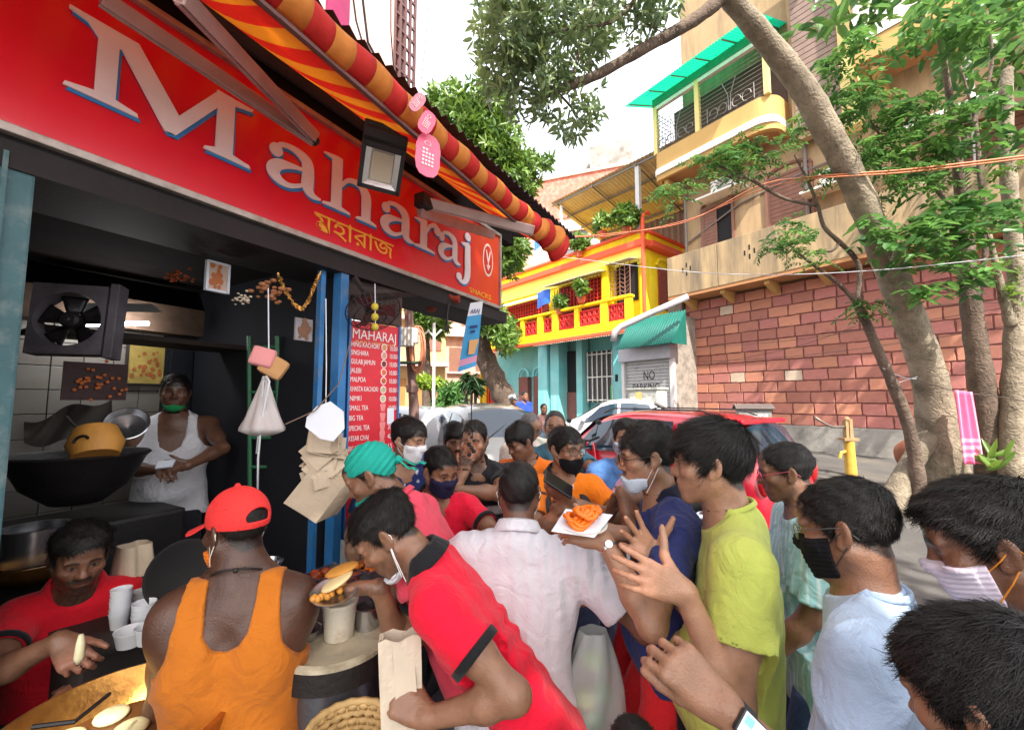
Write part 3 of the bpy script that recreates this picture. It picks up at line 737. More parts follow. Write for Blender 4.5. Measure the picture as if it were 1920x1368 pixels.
def glyph(m, ch, F, d0, d1):
 e = [0]
 def up():
  e[0] += .0003 / UN; return d1 + e[0]
 if ch == 'M':
  for p in ([(38, 6), (66, 6), (66, 134), (38, 126)], [(0, 0), (99, 0), (97, 7), (66, 14), (60, 24), (44, 24), (38, 14), (2, 7)],
                  [(0, 140), (76, 140), (70, 112), (50, 104), (38, 112), (24, 128), (0, 134)], [(66, 140), (92, 140), (172, 26), (154, 0), (140, 0), (62, 124)],
                  [(146, 0), (158, 0), (242, 122), (242, 140), (228, 140), (150, 26)], [(228, 6), (262, 6), (262, 138), (228, 138)],
                  [(206, 0), (300, 0), (298, 7), (262, 14), (256, 26), (234, 26), (228, 14), (208, 7)], [(226, 140), (300, 140), (298, 134), (264, 126), (228, 112)]):
   poly(m, p, F, d0, up())
 elif ch == 'a':
  stroke(m, [(26, 76, 12), (38, 96, 12), (72, 102, 16), (106, 88, 30), (112, 58, 32), (112, 24, 32), (126, 7, 18), (150, 5, 5)], F, d0, up())
  stroke(m, [(112, 62, 8), (74, 58, 12), (36, 46, 26), (22, 26, 32), (38, 8, 20), (66, 6, 12), (98, 22, 9), (112, 36, 8)], F, d0, up())
  disc(m, 27, 78, 16, F, d0, up())
 elif ch == 'h':
  poly(m, [(30, 6), (62, 6), (62, 148), (52, 148), (30, 136)], F, d0, up()); poly(m, [(4, 142), (40, 149), (60, 149), (40, 128), (30, 134), (4, 138)], F, d0, up())
  poly(m, [(2, 0), (92, 0), (90, 6), (62, 12), (30, 12), (4, 6)], F, d0, up())
  stroke(m, [(60, 72, 9), (84, 98, 13), (122, 102, 20), (146, 80, 33), (148, 40, 32), (148, 6, 32)], F, d0, up())
  poly(m, [(112, 0), (188, 0), (186, 6), (164, 12), (132, 12), (114, 6)], F, d0, up())
 elif ch == 'r':
  poly(m, [(30, 6), (60, 6), (60, 104), (48, 104), (30, 92)], F, d0, up()); poly(m, [(4, 98), (44, 106), (58, 106), (40, 86), (30, 90), (4, 94)], F, d0, up())
  poly(m, [(2, 0), (98, 0), (96, 6), (60, 12), (30, 12), (4, 6)], F, d0, up())
  stroke(m, [(58, 66, 9), (72, 92, 13), (96, 104, 16), (114, 96, 12)], F, d0, up()); disc(m, 110, 88, 16, F, d0, up())
 elif ch == 'j':
  stroke(m, [(58, 102, 30), (58, 40, 32), (58, -20, 32), (44, -52, 22), (20, -58, 12), (4, -48, 9)], F, d0, up()); disc(m, 10, -42, 15, F, d0, up()); disc(m, 58, 132, 17, F, d0, up())
  poly(m, [(20, 98), (58, 108), (70, 106), (44, 86), (20, 93)], F, d0, up())
LET = mk('sign_letter', C(224, 218, 220), rough=.4, var=.08, scale=8, bump=.05)
LBLUE = mk('sign_letter_blue', C(38, 130, 196), rough=.4, var=.06, scale=8, bump=0)
for ch, a0, sx in (('M', 2.885, 1.0), ('a', 2.2, 1.0), ('h', 1.885, 1.0), ('a', 1.475, 1.02), ('r', 1.16, 1.12), ('a', .905, .93), ('j', .655, 1.15)):
 F = FT(a0, 2.81, 0) @ Matrix.Diagonal((UN * sx, UN, UN, 1))
 mb = MB(); glyph(mb, ch, F, 3.0, 6.5)
 lo = obj('letter', mb, LET, sg)
 mb = MB(); glyph(mb, ch, F @ Matrix.Translation((5, -5.5, 0)), .3, 2.4)
 obj('letter_shadow', mb, LBLUE, lo)
AMB = mk('amber_print', C(240, 176, 60), rough=.4, var=.05, bump=0)
text_mesh('bengali_lettering', 'মহারাজ', FT(1.915, 2.655, .003), .15, AMB, sg, width=.58)
text_mesh('lettering', 'SNACKS', FT(.475, 2.632, .003), .062, AMB, sg, width=.33)
mb = MB(); F = FT(.19, 2.985, 0)
ringp = lambda rx, rz: [(rx * math.cos(2 * math.pi * k / 28), rz * math.sin(2 * math.pi * k / 28)) for k in range(28)]
mb.prism(ringp(.082, .15), .003, F)
em = obj('emblem_disc', mb, mk('emblem_cream', C(238, 214, 200), rough=.4, bump=0), sg)
mb = MB(); mb.prism(ringp(.068, .128), .005, F); obj('emblem_field', mb, mk('emblem_red', C(206, 44, 28), rough=.4, bump=0), em)
mb = MB()
stroke(mb, [(-.032, .085, .012), (-.012, .02, .022), (.0, -.03, .014), (.0, -.09, .02)], F, .004, .0065)
stroke(mb, [(.034, .085, .01), (.014, .02, .018), (.0, -.03, .012)], F, .004, .0068)
stroke(mb, [(-.025, -.05, .012), (.0, -.075, .016), (.026, -.045, .012)], F, .004, .0071)
obj('emblem_mark', mb, bpy.data.materials['emblem_cream'], em)
AW_R = mk('awning_red', C(214, 50, 44), rough=.75, var=.12, scale=30, bump=.2, bscale=120)
AW_Y = mk('awning_amber', C(222, 150, 66), rough=.75, var=.12, scale=30, bump=.2, bscale=120)
for m_, c_ in ((AW_R, C(230, 40, 24)), (AW_Y, C(250, 140, 30))):
 nt = m_.node_tree; t_ = nt.nodes.new('ShaderNodeBsdfTranslucent'); t_.inputs['Color'].default_value = c_
 ms = nt.nodes.new('ShaderNodeMixShader'); ms.inputs[0].default_value = .4
 nt.links.new(nt.nodes['Principled BSDF'].outputs[0], ms.inputs[1]); nt.links.new(t_.outputs[0], ms.inputs[2]); nt.links.new(ms.outputs[0], nt.nodes['Material Output'].inputs['Surface'])
aw = thing('awning', 'striped red and amber canvas awning stretched out above the red signboard', 'awning', FS @ Vector((2, .4, 3)))
A_ = lambda name, fn, mat, parent=aw, **k: part(name, fn, mat, parent, FS, **k)
BN, BZ0, BZ1 = .75, 2.845, .055            # bar: distance out, height at the far end, rise per metre
AA0, AA1 = .60, 4.3
bz = lambda a: BZ0 + BZ1 * (a - .7)
mb = MB(FS); sw = .088; k = 0; a = AA0
def canopy(a, t):
 n = .0 + BN * t; z = 3.46 + (bz(a) - 3.46) * t - .045 * math.sin(math.pi * t) - .012 * math.sin(a * 9) * t
 return Vector((a, n, z))
def valance(a, t):
 th = -.5 * math.pi + t * 1.15 * math.pi
 fl = max(0, (1.25 - a) / .65) ** 2
 r = .06 + .05 * fl
 wv = .004 * math.sin(a * 2 * math.pi / .31) + .016 * fl * math.sin(a * 2 * math.pi / .14)
 return Vector((a - .1 * fl * t, BN + .012 + (r + wv) * math.cos(th) * 1.0, bz(a) + .063 + (r) * math.sin(th) + wv))
while a < AA1:
 b_ = min(a + sw, AA1); mb.cur = k % 2
 mb.grid(lambda u, v: canopy(a + (b_ - a) * u, v), 2, 10)
 k += 1; a = b_
A_c = obj('canopy_cloth', mb, [AW_R, AW_Y], aw, smooth=True)
mb = MB(FS); k = 0; a = AA0 - .1
while a < AA1:
 b_ = min(a + sw, AA1); mb.cur = k % 2
 mb.grid(lambda u, v: valance(a + (b_ - a) * u, v), 3, 14)
 k += 1; a = b_
obj('valance', mb, [AW_R, AW_Y], aw, smooth=True, thick=.003)
A_('front_bar', lambda m: m.tube([(a, BN, bz(a)) for a in (.62, 2, 4.3)], .014, 8), mk('bar_brown', C(120, 84, 80), rough=.4, metal=.5, var=.15))
A_('roller', lambda m: m.tube([(.7, .05, 3.4), (4.3, .05, 3.42)], .06, 12), mk('roller_dirty', C(60, 48, 44), rough=.8, var=.3, scale=4))
A_('wall_plate', lambda m: m.box((2.0, -.06, 3.42), (4.6, .1, .28)), SOOT)
def arm_bar(m, p, q, w=.05, hgt=.035):
 d = (q - p); F = frame(p, x=d, z=(0, -1, .4)); L = d.length
 m.box((L / 2, 0, 0), (L, w, hgt), F, bev=.005)
 m.box((L / 2, 0, hgt / 2 + .004), (L, w * .35, .008), F); m.box((L / 2, w / 2 + .003, 0), (L, .006, hgt * .4), F)
ARM = mk('arm_aluminium', C(176, 150, 146), rough=.35, var=.12, scale=14, bump=.08, metal=.55)
el = FSi @ at(588, 262, 2.02)
p1 = FSi @ at(190, -5, 1.36); p2 = FSi @ at(338, -10, 1.22)
A_('folding_arm', lambda m: arm_bar(m, Vector(p1), Vector(el)), ARM)
A_('folding_arm', lambda m: arm_bar(m, Vector(p2), Vector(el) + Vector((0, .01, .01))), ARM)
A_('elbow_joint', lambda m: m.ball(el, .028, 10, 6), BLACKIRON)
q0 = FSi @ at(795, 378, 2.5); q1 = FSi @ at(1000, 432, 2.75); q2 = FSi @ at(925, 440, 3.4)
A_('folding_arm', lambda m: arm_bar(m, Vector(q0), Vector(q1), .06, .035), ARM)
A_('folding_arm', lambda m: arm_bar(m, Vector(q0) + Vector((0, -.03, -.05)), Vector(q2), .06, .035), ARM)
A_('elbow_joint', lambda m: m.box(q0, (.09, .08, .08), bev=.01), BLACKIRON)
t = thing('floodlight', 'black square floodlight with a silver reflector fixed over the sign', 'floodlight', at(725, 300, 2.1))
F = frame(at(716, 312, 2.08), x=(.93, .36, -.1), z=(.30, -.78, -.52))
mb = MB(F)
W_, H_ = .165, .2
mb.box((0, .035, -.03), (W_ + .04, H_ + .10, .05), bev=.008);
for s in (-1, 1):
 mb.box((s * (W_ / 2 + .008), 0, .005), (.02, H_ + .03, .03)); mb.box((0, s * (H_ / 2 + .006), .005), (W_ + .03, .02, .03))
mb.box((0, .115, .005), (W_ + .03, .09, .03), bev=.006)
obj('housing', mb, mk('black_paint', C(24, 22, 24), rough=.45, var=.2), t)
mb = MB(F)
vs = [(-W_ / 2, -H_ / 2, .012), (W_ / 2, -H_ / 2, .012), (W_ / 2, H_ / 2, .012), (-W_ / 2, H_ / 2, .012), (-.05, -.07, -.004), (.05, -.07, -.004), (.05, .06, -.004), (-.05, .06, -.004)]
mb.add(vs, [(0, 1, 5, 4), (1, 2, 6, 5), (2, 3, 7, 6), (3, 0, 4, 7)])
obj('reflector', mb, mk('reflector_silver', C(205, 205, 205), rough=.28, metal=.8, bump=.1, bscale=60), t)
mb = MB(F); mb.box((0, -.005, -.001), (.1, .13, .006)); obj('lamp_panel', mb, mk('lamp_panel', C(196, 190, 168), rough=.5, var=.05), t)
mb = MB(); mb.tube([at(735, 262, 2.12), at(752, 250, 2.35), at(748, 300, 2.5)], .012, 6); obj('bracket', mb, BLACKIRON, t)
t = thing('snack_packets', 'strip of glossy pink scalloped packets hanging from the awning bar beside the floodlight', 'packets', at(800, 270, 1.95))
PINK = mk('pink_foil', C(238, 110, 140), rough=.3, var=.08, scale=12, bump=.25, bscale=25)
def packet(c, w, hgt, tilt, mat, yaw=0):
 F = frame(c, x=(.8 * math.cos(tilt), .5, -.8 * math.sin(tilt)), z=(.25, -.95, .1))
 pts = []
 for i in range(44):
  t_ = 2 * math.pi * i / 44; rr = 1 + .045 * abs(math.sin(t_ * 7))
  pts.append((w / 2 * math.copysign(abs(math.cos(t_)) ** .7, math.cos(t_)) * rr, hgt / 2 * math.copysign(abs(math.sin(t_)) ** .7, math.sin(t_)) * rr))
 m = MB(F); m.prism(pts, .004); o = obj('packet', m, mat, t)
 m = MB(F)
 for j in range(5):
  for q in range(4 if j else 2): m.box((-w * .2 + q * w * .13, hgt * (.12 - j * .09), .006), (w * .085, hgt * .05, .002), None)
 m.tube([(w * .13 * math.cos(s) - w * .05, hgt * .27 + w * .1 * math.sin(s), .006) for s in [2 * math.pi * k / 12 for k in range(13)]], .002, 4)
 obj('packet_print', m, bpy.data.materials.get('packet_white') or mk('packet_white', C(250, 225, 230), rough=.5, bump=0), o)
packet(at(802, 292, 1.78), .105, .19, .1, PINK); packet(at(800, 230, 1.76), .06, .1, .5, PINK); packet(at(782, 192, 1.76), .045, .09, .7, mk('pink_foil_pale', C(240, 150, 165), rough=.25, bump=.2, bscale=25, alpha=.9))
t = thing('pink_building', 'pale pink building rising behind the striped awning with a brown window lattice', 'building', FS @ Vector((2, -1.6, 3)))
PNK = mk('pink_plaster', C(232, 196, 190), rough=.9, var=.06, scale=2, bump=.15, dirt=C(205, 165, 158), dirt_amt=.25)
AP, OP = -1.02, -1.45
def Bp(px, py, off): return FSi @ hit(px, py, S1 + SN * off, SN)
AP = Bp(739, 90, OP).x
part('wall', lambda m: m.box((AP + 5, OP - 3, 8.2), (10, 6, 10.6)), PNK, t, FS)
AL0, AL1 = AP, Bp(777, 90, OP).x
def lattice(m):
 n = 4
 for i in range(n + 1):
  a = AL0 + (AL1 - AL0) * i / n; m.box((a, OP, 7.4), (.03, .03, 7.2))
 for j in range(40): m.box(((AL0 + AL1) / 2, OP, 3.9 + j * .17), (AL0 - AL1 + .03, .025, .025), None)
 for q in range(3):
  z = 7.3 + q * 1.2; c = (AL0 + AL1) / 2
  m.tube([(c + .18 * math.cos(t_), OP + .02, z + .18 * math.sin(t_)) for t_ in [2 * math.pi * k / 10 for k in range(11)]], .02, 5)
  for s in range(8): m.tube([(c + .18 * math.cos(s * .785), OP + .02, z + .18 * math.sin(s * .785)), (c + .4 * math.cos(s * .785), OP + .02, z + .5 * math.sin(s * .785))], .015, 4)
part('window_lattice', lattice, mk('lattice_brown', C(108, 76, 76), rough=.6, var=.15), t, FS)
part('balcony_corner', lambda m: m.box((AL1 - .05, OP - .3, 7.4), (.07, .07, 7.2)), bpy.data.materials['lattice_brown'], t, FS)
part('green_shade', lambda m: m.add([(AL1 + .1, OP + .1, 7.9), (AL1 - .5, OP + .4, 8.0), (AL1 - .5, OP - .8, 9.0), (AL1 + .1, OP - .8, 9.0)], [(0, 1, 2, 3)]), GREEN, t, FS, thick=.02)
part('tin_roof', lambda m: corr(m, -1.3, 4.6, .3, 3.62, -1.4, 4.0, 60, .02), mk('dark_tin', C(60, 52, 54), rough=.7, var=.2), t, FS, smooth=True)
mb = MB(); mb.box((0, 0, 0), (.16, .3, .02), Matrix.Translation(at(634, 8, 2.6)) @ FT(0, 0, 0).to_3x3().to_4x4(), bev=.004)
t = thing('pink_board', 'small bright pink board poking up behind the awning roll', 'board', at(634, 8, 2.6))
obj('board', mb, mk('pink_board', C(232, 60, 130), rough=.4), t)
mb = MB(); p_ = at(634, 8, 2.6) + Vector((-.03, .02, 0)); mb.tube([p_ + Vector((0, 0, .1)), Vector((p_.x, p_.y, 3.5)), FS @ Vector(((FSi @ p_).x, -.05, 3.42))], .014, 6); obj('post', mb, IRON, t)
for i, (pa, pb, pc, w) in enumerate((((660, -20), (668, 40), (684, 95), .006), ((678, -20), (690, 80), (740, 175), .008), ((733, -10), (733, 60), (738, 130), .004), ((806, -10), (797, 90), (790, 150), .004))):
 d = 2.6 if i < 3 else 4.5
 mb = MB(); mb.tube([at(*pa, d), at(*pb, d), at(*pc, d)], w, 5)
 tag(obj('cable', mb, BLACKIRON), ['thin black cable nearest the awning on the pink wall', 'thicker black cable curving down the pink wall over the awning', 'thin cable beside the brown window lattice', 'single thin wire hanging against the sky beside the lattice'][i], 'cable')
mbx0, mbx1 = at(653, 700, 2.5), at(747, 700, 2.78)
MD = (mbx1 - mbx0); MD.z = 0; MW = MD.length; MX = MD.normalized(); MNn = Vector((MX.y, -MX.x, 0))
def MF(x, z, off):
 m = Matrix((MX, UP, MNn)).transposed().to_4x4(); m.translation = Vector((mbx0.x, mbx0.y, 0)) + MX * x + UP * z + MNn * off; return m
ztop = at(655, 598, 2.5).z; zbot = ztop - 1.25
def zrow(py): return at(660, py, 2.51).z
mn = thing('menu_board', 'tall red menu board with white item names and prices beside the blue jamb', 'menu board', MF(MW / 2, zbot, 0).translation)
MRED = mk('menu_red', C(214, 34, 50), rough=.5, var=.12, scale=9, bump=.06)
mb = MB(MF(0, 0, 0)); mb.box((MW / 2, (ztop + zbot) / 2, -.012), (MW, ztop - zbot, .024)); obj('board', mb, MRED, mn)
mb = MB(MF(0, 0, 0))
for x in (0, MW): mb.box((x, (ztop + zbot) / 2, -.008), (.012, ztop - zbot + .02, .036))
obj('board_edge', mb, BLUEPOST, mn)
WTX = mk('white_print', C(244, 236, 236), rough=.5, bump=0, var=.02)
text_mesh('lettering', 'MAHARAJ', MF(.014, zrow(632), .002), .085, WTX, mn, ext=.0008, width=MW * .87)
text_mesh('lettering', 'PURELY VEGETARIAN', MF(.04, zrow(640) + .0, .002), .02, mk('gold_print', C(230, 190, 120), rough=.5, bump=0), mn, ext=.0006, width=MW * .78)
rowsM = (('HING KACHORI', 648, '10.00/-', .58), ('SINGHARA', 664, '10.00/-', .36), ('GULAB JAMUN', 681, '10.00/-', .5), ('JALEBI', 698, '10.00/-', .22), ('MALPOA', 715, '10.00/-', .31), ('KHASTA KACHORI', 733, '10.00/-', .58),
         ('NIMKI', 751, '10.00/-', .23), ('SMALL TEA', 769, '10.00/-', .38), ('BIG TEA', 788, '', .28), ('SPECIAL TEA', 807, '20', .42), ('KESAR CHAI', 826, '40', .4), ('BIG NORMAL TEA', 845, '15', .58))
food = [mk('menu_photo_%d' % i, c, rough=.6, var=.3, scale=60, bump=0) for i, c in enumerate((C(206, 150, 90), C(205, 150, 130), C(120, 40, 30), C(220, 110, 60), C(200, 90, 40), C(190, 180, 140), C(190, 190, 150)))]
for i, (nm, py, pr, w) in enumerate(rowsM):
 z = zrow(py)
 text_mesh('item_name', nm, MF(.012, z, .002), .042, WTX, mn, ext=.0008, width=MW * w * .92)
 if pr: text_mesh('item_price', pr, MF(MW * .79, z - .003, .002), .042, WTX, mn, ext=.0008, width=MW * (.18 if len(pr) > 4 else .08))
 mb = MB(MF(MW * .68, z + .012, .0))
 if i < 7:
  mb.prism([(.021 * math.cos(2 * math.pi * k / 20), .025 * math.sin(2 * math.pi * k / 20)) for k in range(20)], .003); ph = obj('item_picture', mb, WTX, mn)
  mb = MB(MF(MW * .68, z + .012, .0)); mb.prism([(.016 * math.cos(2 * math.pi * k / 16), .019 * math.sin(2 * math.pi * k / 16)) for k in range(16)], .0045); obj('item_food', mb, food[i], ph)
 else:
  hgt = .026 + .003 * (i - 7)
  mb.prism([(-.012, -hgt * .8), (.012, -hgt * .8), (.02, hgt * .6), (.018, hgt), (-.018, hgt), (-.02, hgt * .6)], .003); ph = obj('item_picture', mb, mk('cup_print', C(235, 140, 140), rough=.5, bump=0) if i == 7 else bpy.data.materials['cup_print'], mn)
mb = MB(MF(0, 0, 0)); mb.box((MW / 2 + .02, (ztop + 2.62) / 2 + .02, -.05), (MW + .04, 2.62 - ztop, .04)); obj('upper_panel', mb, mk('panel_brown', C(74, 60, 56), rough=.9, var=.3, dirt=C(40, 32, 30), dirt_amt=.5), mn)
mb = MB(MF(0, 0, 0)); mb.box((MW * .84, zrow(782), .004), (.05, .1, .002)); obj('price_sticker', mb, PAPERW, mn)
t = thing('wall_fan', 'dark caged wall fan tilted down above the red menu board', 'fan', at(700, 580, 2.4))
F = frame(at(700, 583, 2.4), x=(.9, .4, .2), z=(.22, -.5, -.82))
mb = MB(F); R_ = .15
for i in range(30):
 a = 2 * math.pi * i / 30
 mb.tube([(.03 * math.cos(a), .03 * math.sin(a), .05), (R_ * .75 * math.cos(a), R_ * .75 * math.sin(a), .045), (R_ * math.cos(a), R_ * math.sin(a), .0), (R_ * .75 * math.cos(a), R_ * .75 * math.sin(a), -.045)], .0016, 3)
for r_, z in ((R_, 0), (R_ * .75, .046), (R_ * .4, .05)): mb.tube([(r_ * math.cos(2 * math.pi * k / 32), r_ * math.sin(2 * math.pi * k / 32), z) for k in range(33)], .003, 4)
obj('fan_cage', mb, BLACKIRON, t)
mb = MB(F)
for i in range(3):
 T = Matrix.Rotation(i * 2.094, 4, 'Z'); mb.add([(.02, -.02, .01), (.12, -.045, .02), (.125, .03, -.01), (.02, .02, -.01)], [(0, 1, 2, 3)], T)
obj('fan_blades', mb, mk('fan_maroon', C(92, 44, 44), rough=.4), t, thick=.003)
mb = MB(F); mb.tube([(0, 0, .0), (0, 0, -.12)], .045, 12); mb.tube([(0, 0, -.1), (-.06, .06, -.22)], .018, 6); obj('motor', mb, BLACKIRON, t)
mb = MB(); mb.tube([at(660, 558, 2.5), at(760, 552, 2.9), at(815, 550, 3.2)], .018, 6); obj('bracket', mb, BLACKIRON, t)
t = thing('lemon_charm', 'string of three yellow lemons hanging in front of the wall fan', 'charm', at(703, 580, 2.25))
mb = MB(); mb.tube([at(703, 532, 2.25), at(704, 620, 2.25)], .0022, 4); obj('string', mb, PAPERW, t)
LEM = mk('lemon', C(196, 176, 60), rough=.5, var=.15, scale=20, bump=.2)
for py in (575, 594, 613):
 mb = MB(); mb.ball(at(703, py, 2.25), .019, 12, 8, None, (1, 1, 1.12)); obj('lemon', mb, LEM, t, smooth=True)
t = thing('black_charm', 'black thread with dangling charm hanging before the silver hatchback', 'charm', at(886, 840, 2.2))
mb = MB(); mb.tube([at(884, 740, 2.2), at(884, 780, 2.2), at(886, 822, 2.2)], .003, 5); obj('thread', mb, BLACKIRON, t)
mb = MB()
for i in range(9): mb.ball(at(884 + 5 * math.sin(i * 2.1), 800 + i * 6.5, 2.2), .008 + .004 * (i > 4), 7, 5)
obj('beads', mb, BLACKIRON, t)
t = thing('loose_wire', 'short black wire hanging below the sign beam near the lane', 'wire', at(840, 590, 3.2))
mb = MB(); mb.tube([at(842, 565, 3.2), at(838, 590, 3.2), at(838, 612, 3.2)], .009, 5); mb.box(at(838.5, 616, 3.2), (.03, .03, .04)); obj('wire', mb, BLACKIRON, t)
t = thing('cloth_bundle', 'rolled red and black cloth bundle tucked under the far end of the sign', 'bundle', at(830, 572, 3.4))
mb = MB(); mb.grid(lambda u, v: at(800 + 62 * u, 552 + 30 * math.sin(math.pi * v) * (1 - .6 * u) + 4 * math.sin(u * 9), 3.5 + .2 * math.cos(math.pi * v)), 14, 8); obj('cloth', mb, mk('bundle_red', C(150, 60, 44), rough=.9, var=.4, scale=9), t, smooth=True, thick=.02)
t = thing('blue_banner', 'narrow blue and white drinks banner hanging from the far end of the sign', 'banner', at(882, 630, 3.35))
bc = [at(882, 568, 3.35), at(906, 566, 3.42), at(892, 686, 3.5), at(857, 697, 3.43)]
def bn(u, v): return bc[0] * (1 - u) * (1 - v) + bc[1] * u * (1 - v) + bc[2] * u * v + bc[3] * (1 - u) * v + Vector((0, -.03, 0)) * math.sin(v * 5 + u)
mb = MB(); mb.cur = 1; mb.grid(lambda u, v: bn(u, v * .2), 4, 3); mb.cur = 0; mb.grid(lambda u, v: bn(u, .2 + v * .62), 4, 10); mb.cur = 2; mb.grid(lambda u, v: bn(u, .82 + v * .1), 4, 2); mb.cur = 0; mb.grid(lambda u, v: bn(u, .92 + .08 * v), 4, 1)
obj('banner_cloth', mb, [mk('banner_blue', C(70, 160, 214), rough=.6, var=.1, scale=10), PAPERW, mk('banner_pink', C(214, 150, 180), rough=.6)], t, smooth=True)
bx = (bc[1] - bc[0]).normalized(); by = -(bc[3] - bc[0]).normalized(); bz_ = bx.cross(by).normalized()
def BF(u, v, off=.012): m = Matrix((bx, by, bz_)).transposed().to_4x4(); m.translation = bn(u, v) + bz_ * off; return m
INK = mk('banner_ink', C(40, 60, 120), rough=.6, bump=0)
text_mesh('lettering', 'ARAJ', BF(.1, .16), .05, INK, t, ext=.0006, width=.085)
for v, w in ((.36, .07), (.43, .04)):
 mb = MB(BF(.3, v)); mb.box((.03, 0, 0), (w, .022, .001)); obj('print_line', mb, INK, t)
mb = MB(BF(.6, .66)); mb.prism([(-.03, -.06), (.03, -.06), (.045, .06), (-.045, .06)], .002); obj('glass_print', mb, mk('juice_print', C(226, 170, 110), rough=.6), t)
# ------------------------------------------------------------------ figures: implicit bodies turned into one skin each
def nrm(v):
 v = np.asarray(v, float); return v / max(1e-9, np.linalg.norm(v))
def smin(a, b, k):
 h = np.maximum(k - np.abs(a - b), 0) / k
 return np.minimum(a, b) - h * h * k * 0.25
class Sdf:
 """Smooth union of tapered capsules and ellipsoids; each only looked at near its own box."""
 def __init__(self, margin=0.07):
  self.p = []; self.margin = margin
 def cap(self, a, b, ra, rb=None, k=0.03, sub=False, sq=None):
  a = np.asarray(a, float); b = np.asarray(b, float); rb = ra if rb is None else rb
  r = max(ra, rb)
  self.p.append(('c', (a, b, ra, rb), k, sub, np.minimum(a, b) - r, np.maximum(a, b) + r)); return self
 def ell(self, c, r, R=None, k=0.03, sub=False):
  c = np.asarray(c, float); r = np.asarray(r, float); m = r.max()
  self.p.append(('e', (c, r, None if R is None else np.asarray(R, float)), k, sub, c - m, c + m)); return self
 def fn(self, f, lo, hi, k=0.03, sub=False):
  self.p.append(('f', f, k, sub, np.asarray(lo, float), np.asarray(hi, float))); return self
 def bounds(self):
  lo = np.min([q[4] for q in self.p if not q[3]], axis=0); hi = np.max([q[5] for q in self.p if not q[3]], axis=0)
  return lo, hi
 def __call__(self, P):
  d = np.full(len(P), 9.0)
  for t, g, k, sub, lo, hi in self.p:
   mg = self.margin
   m = np.all((P > lo - mg) & (P < hi + mg), axis=1)
   ix = np.nonzero(m)[0]
   if not len(ix): continue
   q = P[ix]
   if t == 'c':
    a, b, ra, rb = g
    ba = b - a; L = max(ba @ ba, 1e-12)
    h = np.clip(((q - a) @ ba) / L, 0, 1)
    e = np.linalg.norm(q - a - h[:, None] * ba, axis=1) - (ra + h * (rb - ra))
   elif t == 'e':
    c, r, R = g
    q = q - c
    if R is not None: q = q @ R.T
    k0 = np.linalg.norm(q / r, axis=1); k1 = np.linalg.norm(q / (r * r), axis=1)
    e = np.where(k1 > 1e-9, k0 * (k0 - 1) / np.maximum(k1, 1e-9), -r.min())
   else:
    e = g(q)
   if sub:
    d[ix] = -smin(-d[ix], e, k)
   else:
    d[ix] = smin(d[ix], e, k)
  return d
_E = [(0, 1), (2, 3), (4, 5), (6, 7), (0, 2), (1, 3), (4, 6), (5, 7), (0, 4), (1, 5), (2, 6), (3, 7)]
def polygonise(f, lo, hi, h):
 """Surface nets on a grid that is only filled in near the surface."""
 lo = np.asarray(lo, float) - 2 * h; hi = np.asarray(hi, float) + 2 * h
 nc = np.maximum(1, np.ceil((hi - lo) / (4 * h)).astype(int)); n = nc * 4
 g = np.stack(np.meshgrid(*[np.arange(c) for c in nc], indexing='ij'), -1).reshape(-1, 3)
 dc = f(lo + (g * 4 + 2) * h).reshape(nc)
 act = np.abs(dc) < 4 * h * 0.87 * 1.7
 rep = lambda A: A.repeat(4, 0).repeat(4, 1).repeat(4, 2)
 V = np.pad(np.where(rep(dc) < 0, -1.0, 1.0).astype(np.float32), ((0, 1),) * 3, mode='edge')
 ra = rep(act)
 mk_ = np.zeros(n + 1, bool)
 for a in (0, 1):
  for b in (0, 1):
   for c in (0, 1):
    mk_[a:a + n[0], b:b + n[1], c:c + n[2]] |= ra
 ix = np.argwhere(mk_)
 vals = np.concatenate([f(lo + ch * h) for ch in np.array_split(ix, max(1, len(ix) // 200000))]) if len(ix) else np.zeros(0)
 V[mk_] = vals
 s = V < 0
 cnt = np.zeros(n, np.int8)
 for a in (0, 1):
  for b in (0, 1):
   for c in (0, 1):
    cnt += s[a:a + n[0], b:b + n[1], c:c + n[2]]
 cells = np.argwhere((cnt > 0) & (cnt < 8))
 if not len(cells): return np.zeros((0, 3)), np.zeros((0, 4), int)
 off = np.array([(a, b, c) for a in (0, 1) for b in (0, 1) for c in (0, 1)])
 cv = np.stack([V[cells[:, 0] + o[0], cells[:, 1] + o[1], cells[:, 2] + o[2]] for o in off], 1).astype(float)
 acc = np.zeros((len(cells), 3)); num = np.zeros(len(cells))
 for i, j in _E:
  va, vb = cv[:, i], cv[:, j]
  m = (va < 0) != (vb < 0)
  t = np.where(m, va / np.where(m, va - vb, 1), 0)
  acc += m[:, None] * (off[i] + t[:, None] * (off[j] - off[i])); num += m
 verts = lo + (cells + acc / num[:, None]) * h
 vid = np.full(n, -1, np.int32); vid[tuple(cells.T)] = np.arange(len(cells))
 quads = []
 for ax in range(3):
  b, c = (ax + 1) % 3, (ax + 2) % 3
  sl0 = [slice(None)] * 3; sl1 = [slice(None)] * 3
  sl0[ax] = slice(0, -1); sl1[ax] = slice(1, None)
  e = np.argwhere(s[tuple(sl0)] != s[tuple(sl1)])
  e = e[(e[:, b] > 0) & (e[:, c] > 0) & (e[:, b] < n[b]) & (e[:, c] < n[c])]
  if not len(e): continue
  inside = s[tuple(e.T)]
  q = []
  for db, dcx in ((1, 1), (0, 1), (0, 0), (1, 0)):
   k = e.copy(); k[:, b] -= db; k[:, c] -= dcx; q.append(vid[tuple(k.T)])
  q = np.stack(q, 1)
  q[~inside] = q[~inside][:, ::-1]
  quads.append(q)
 return verts, np.concatenate(quads)
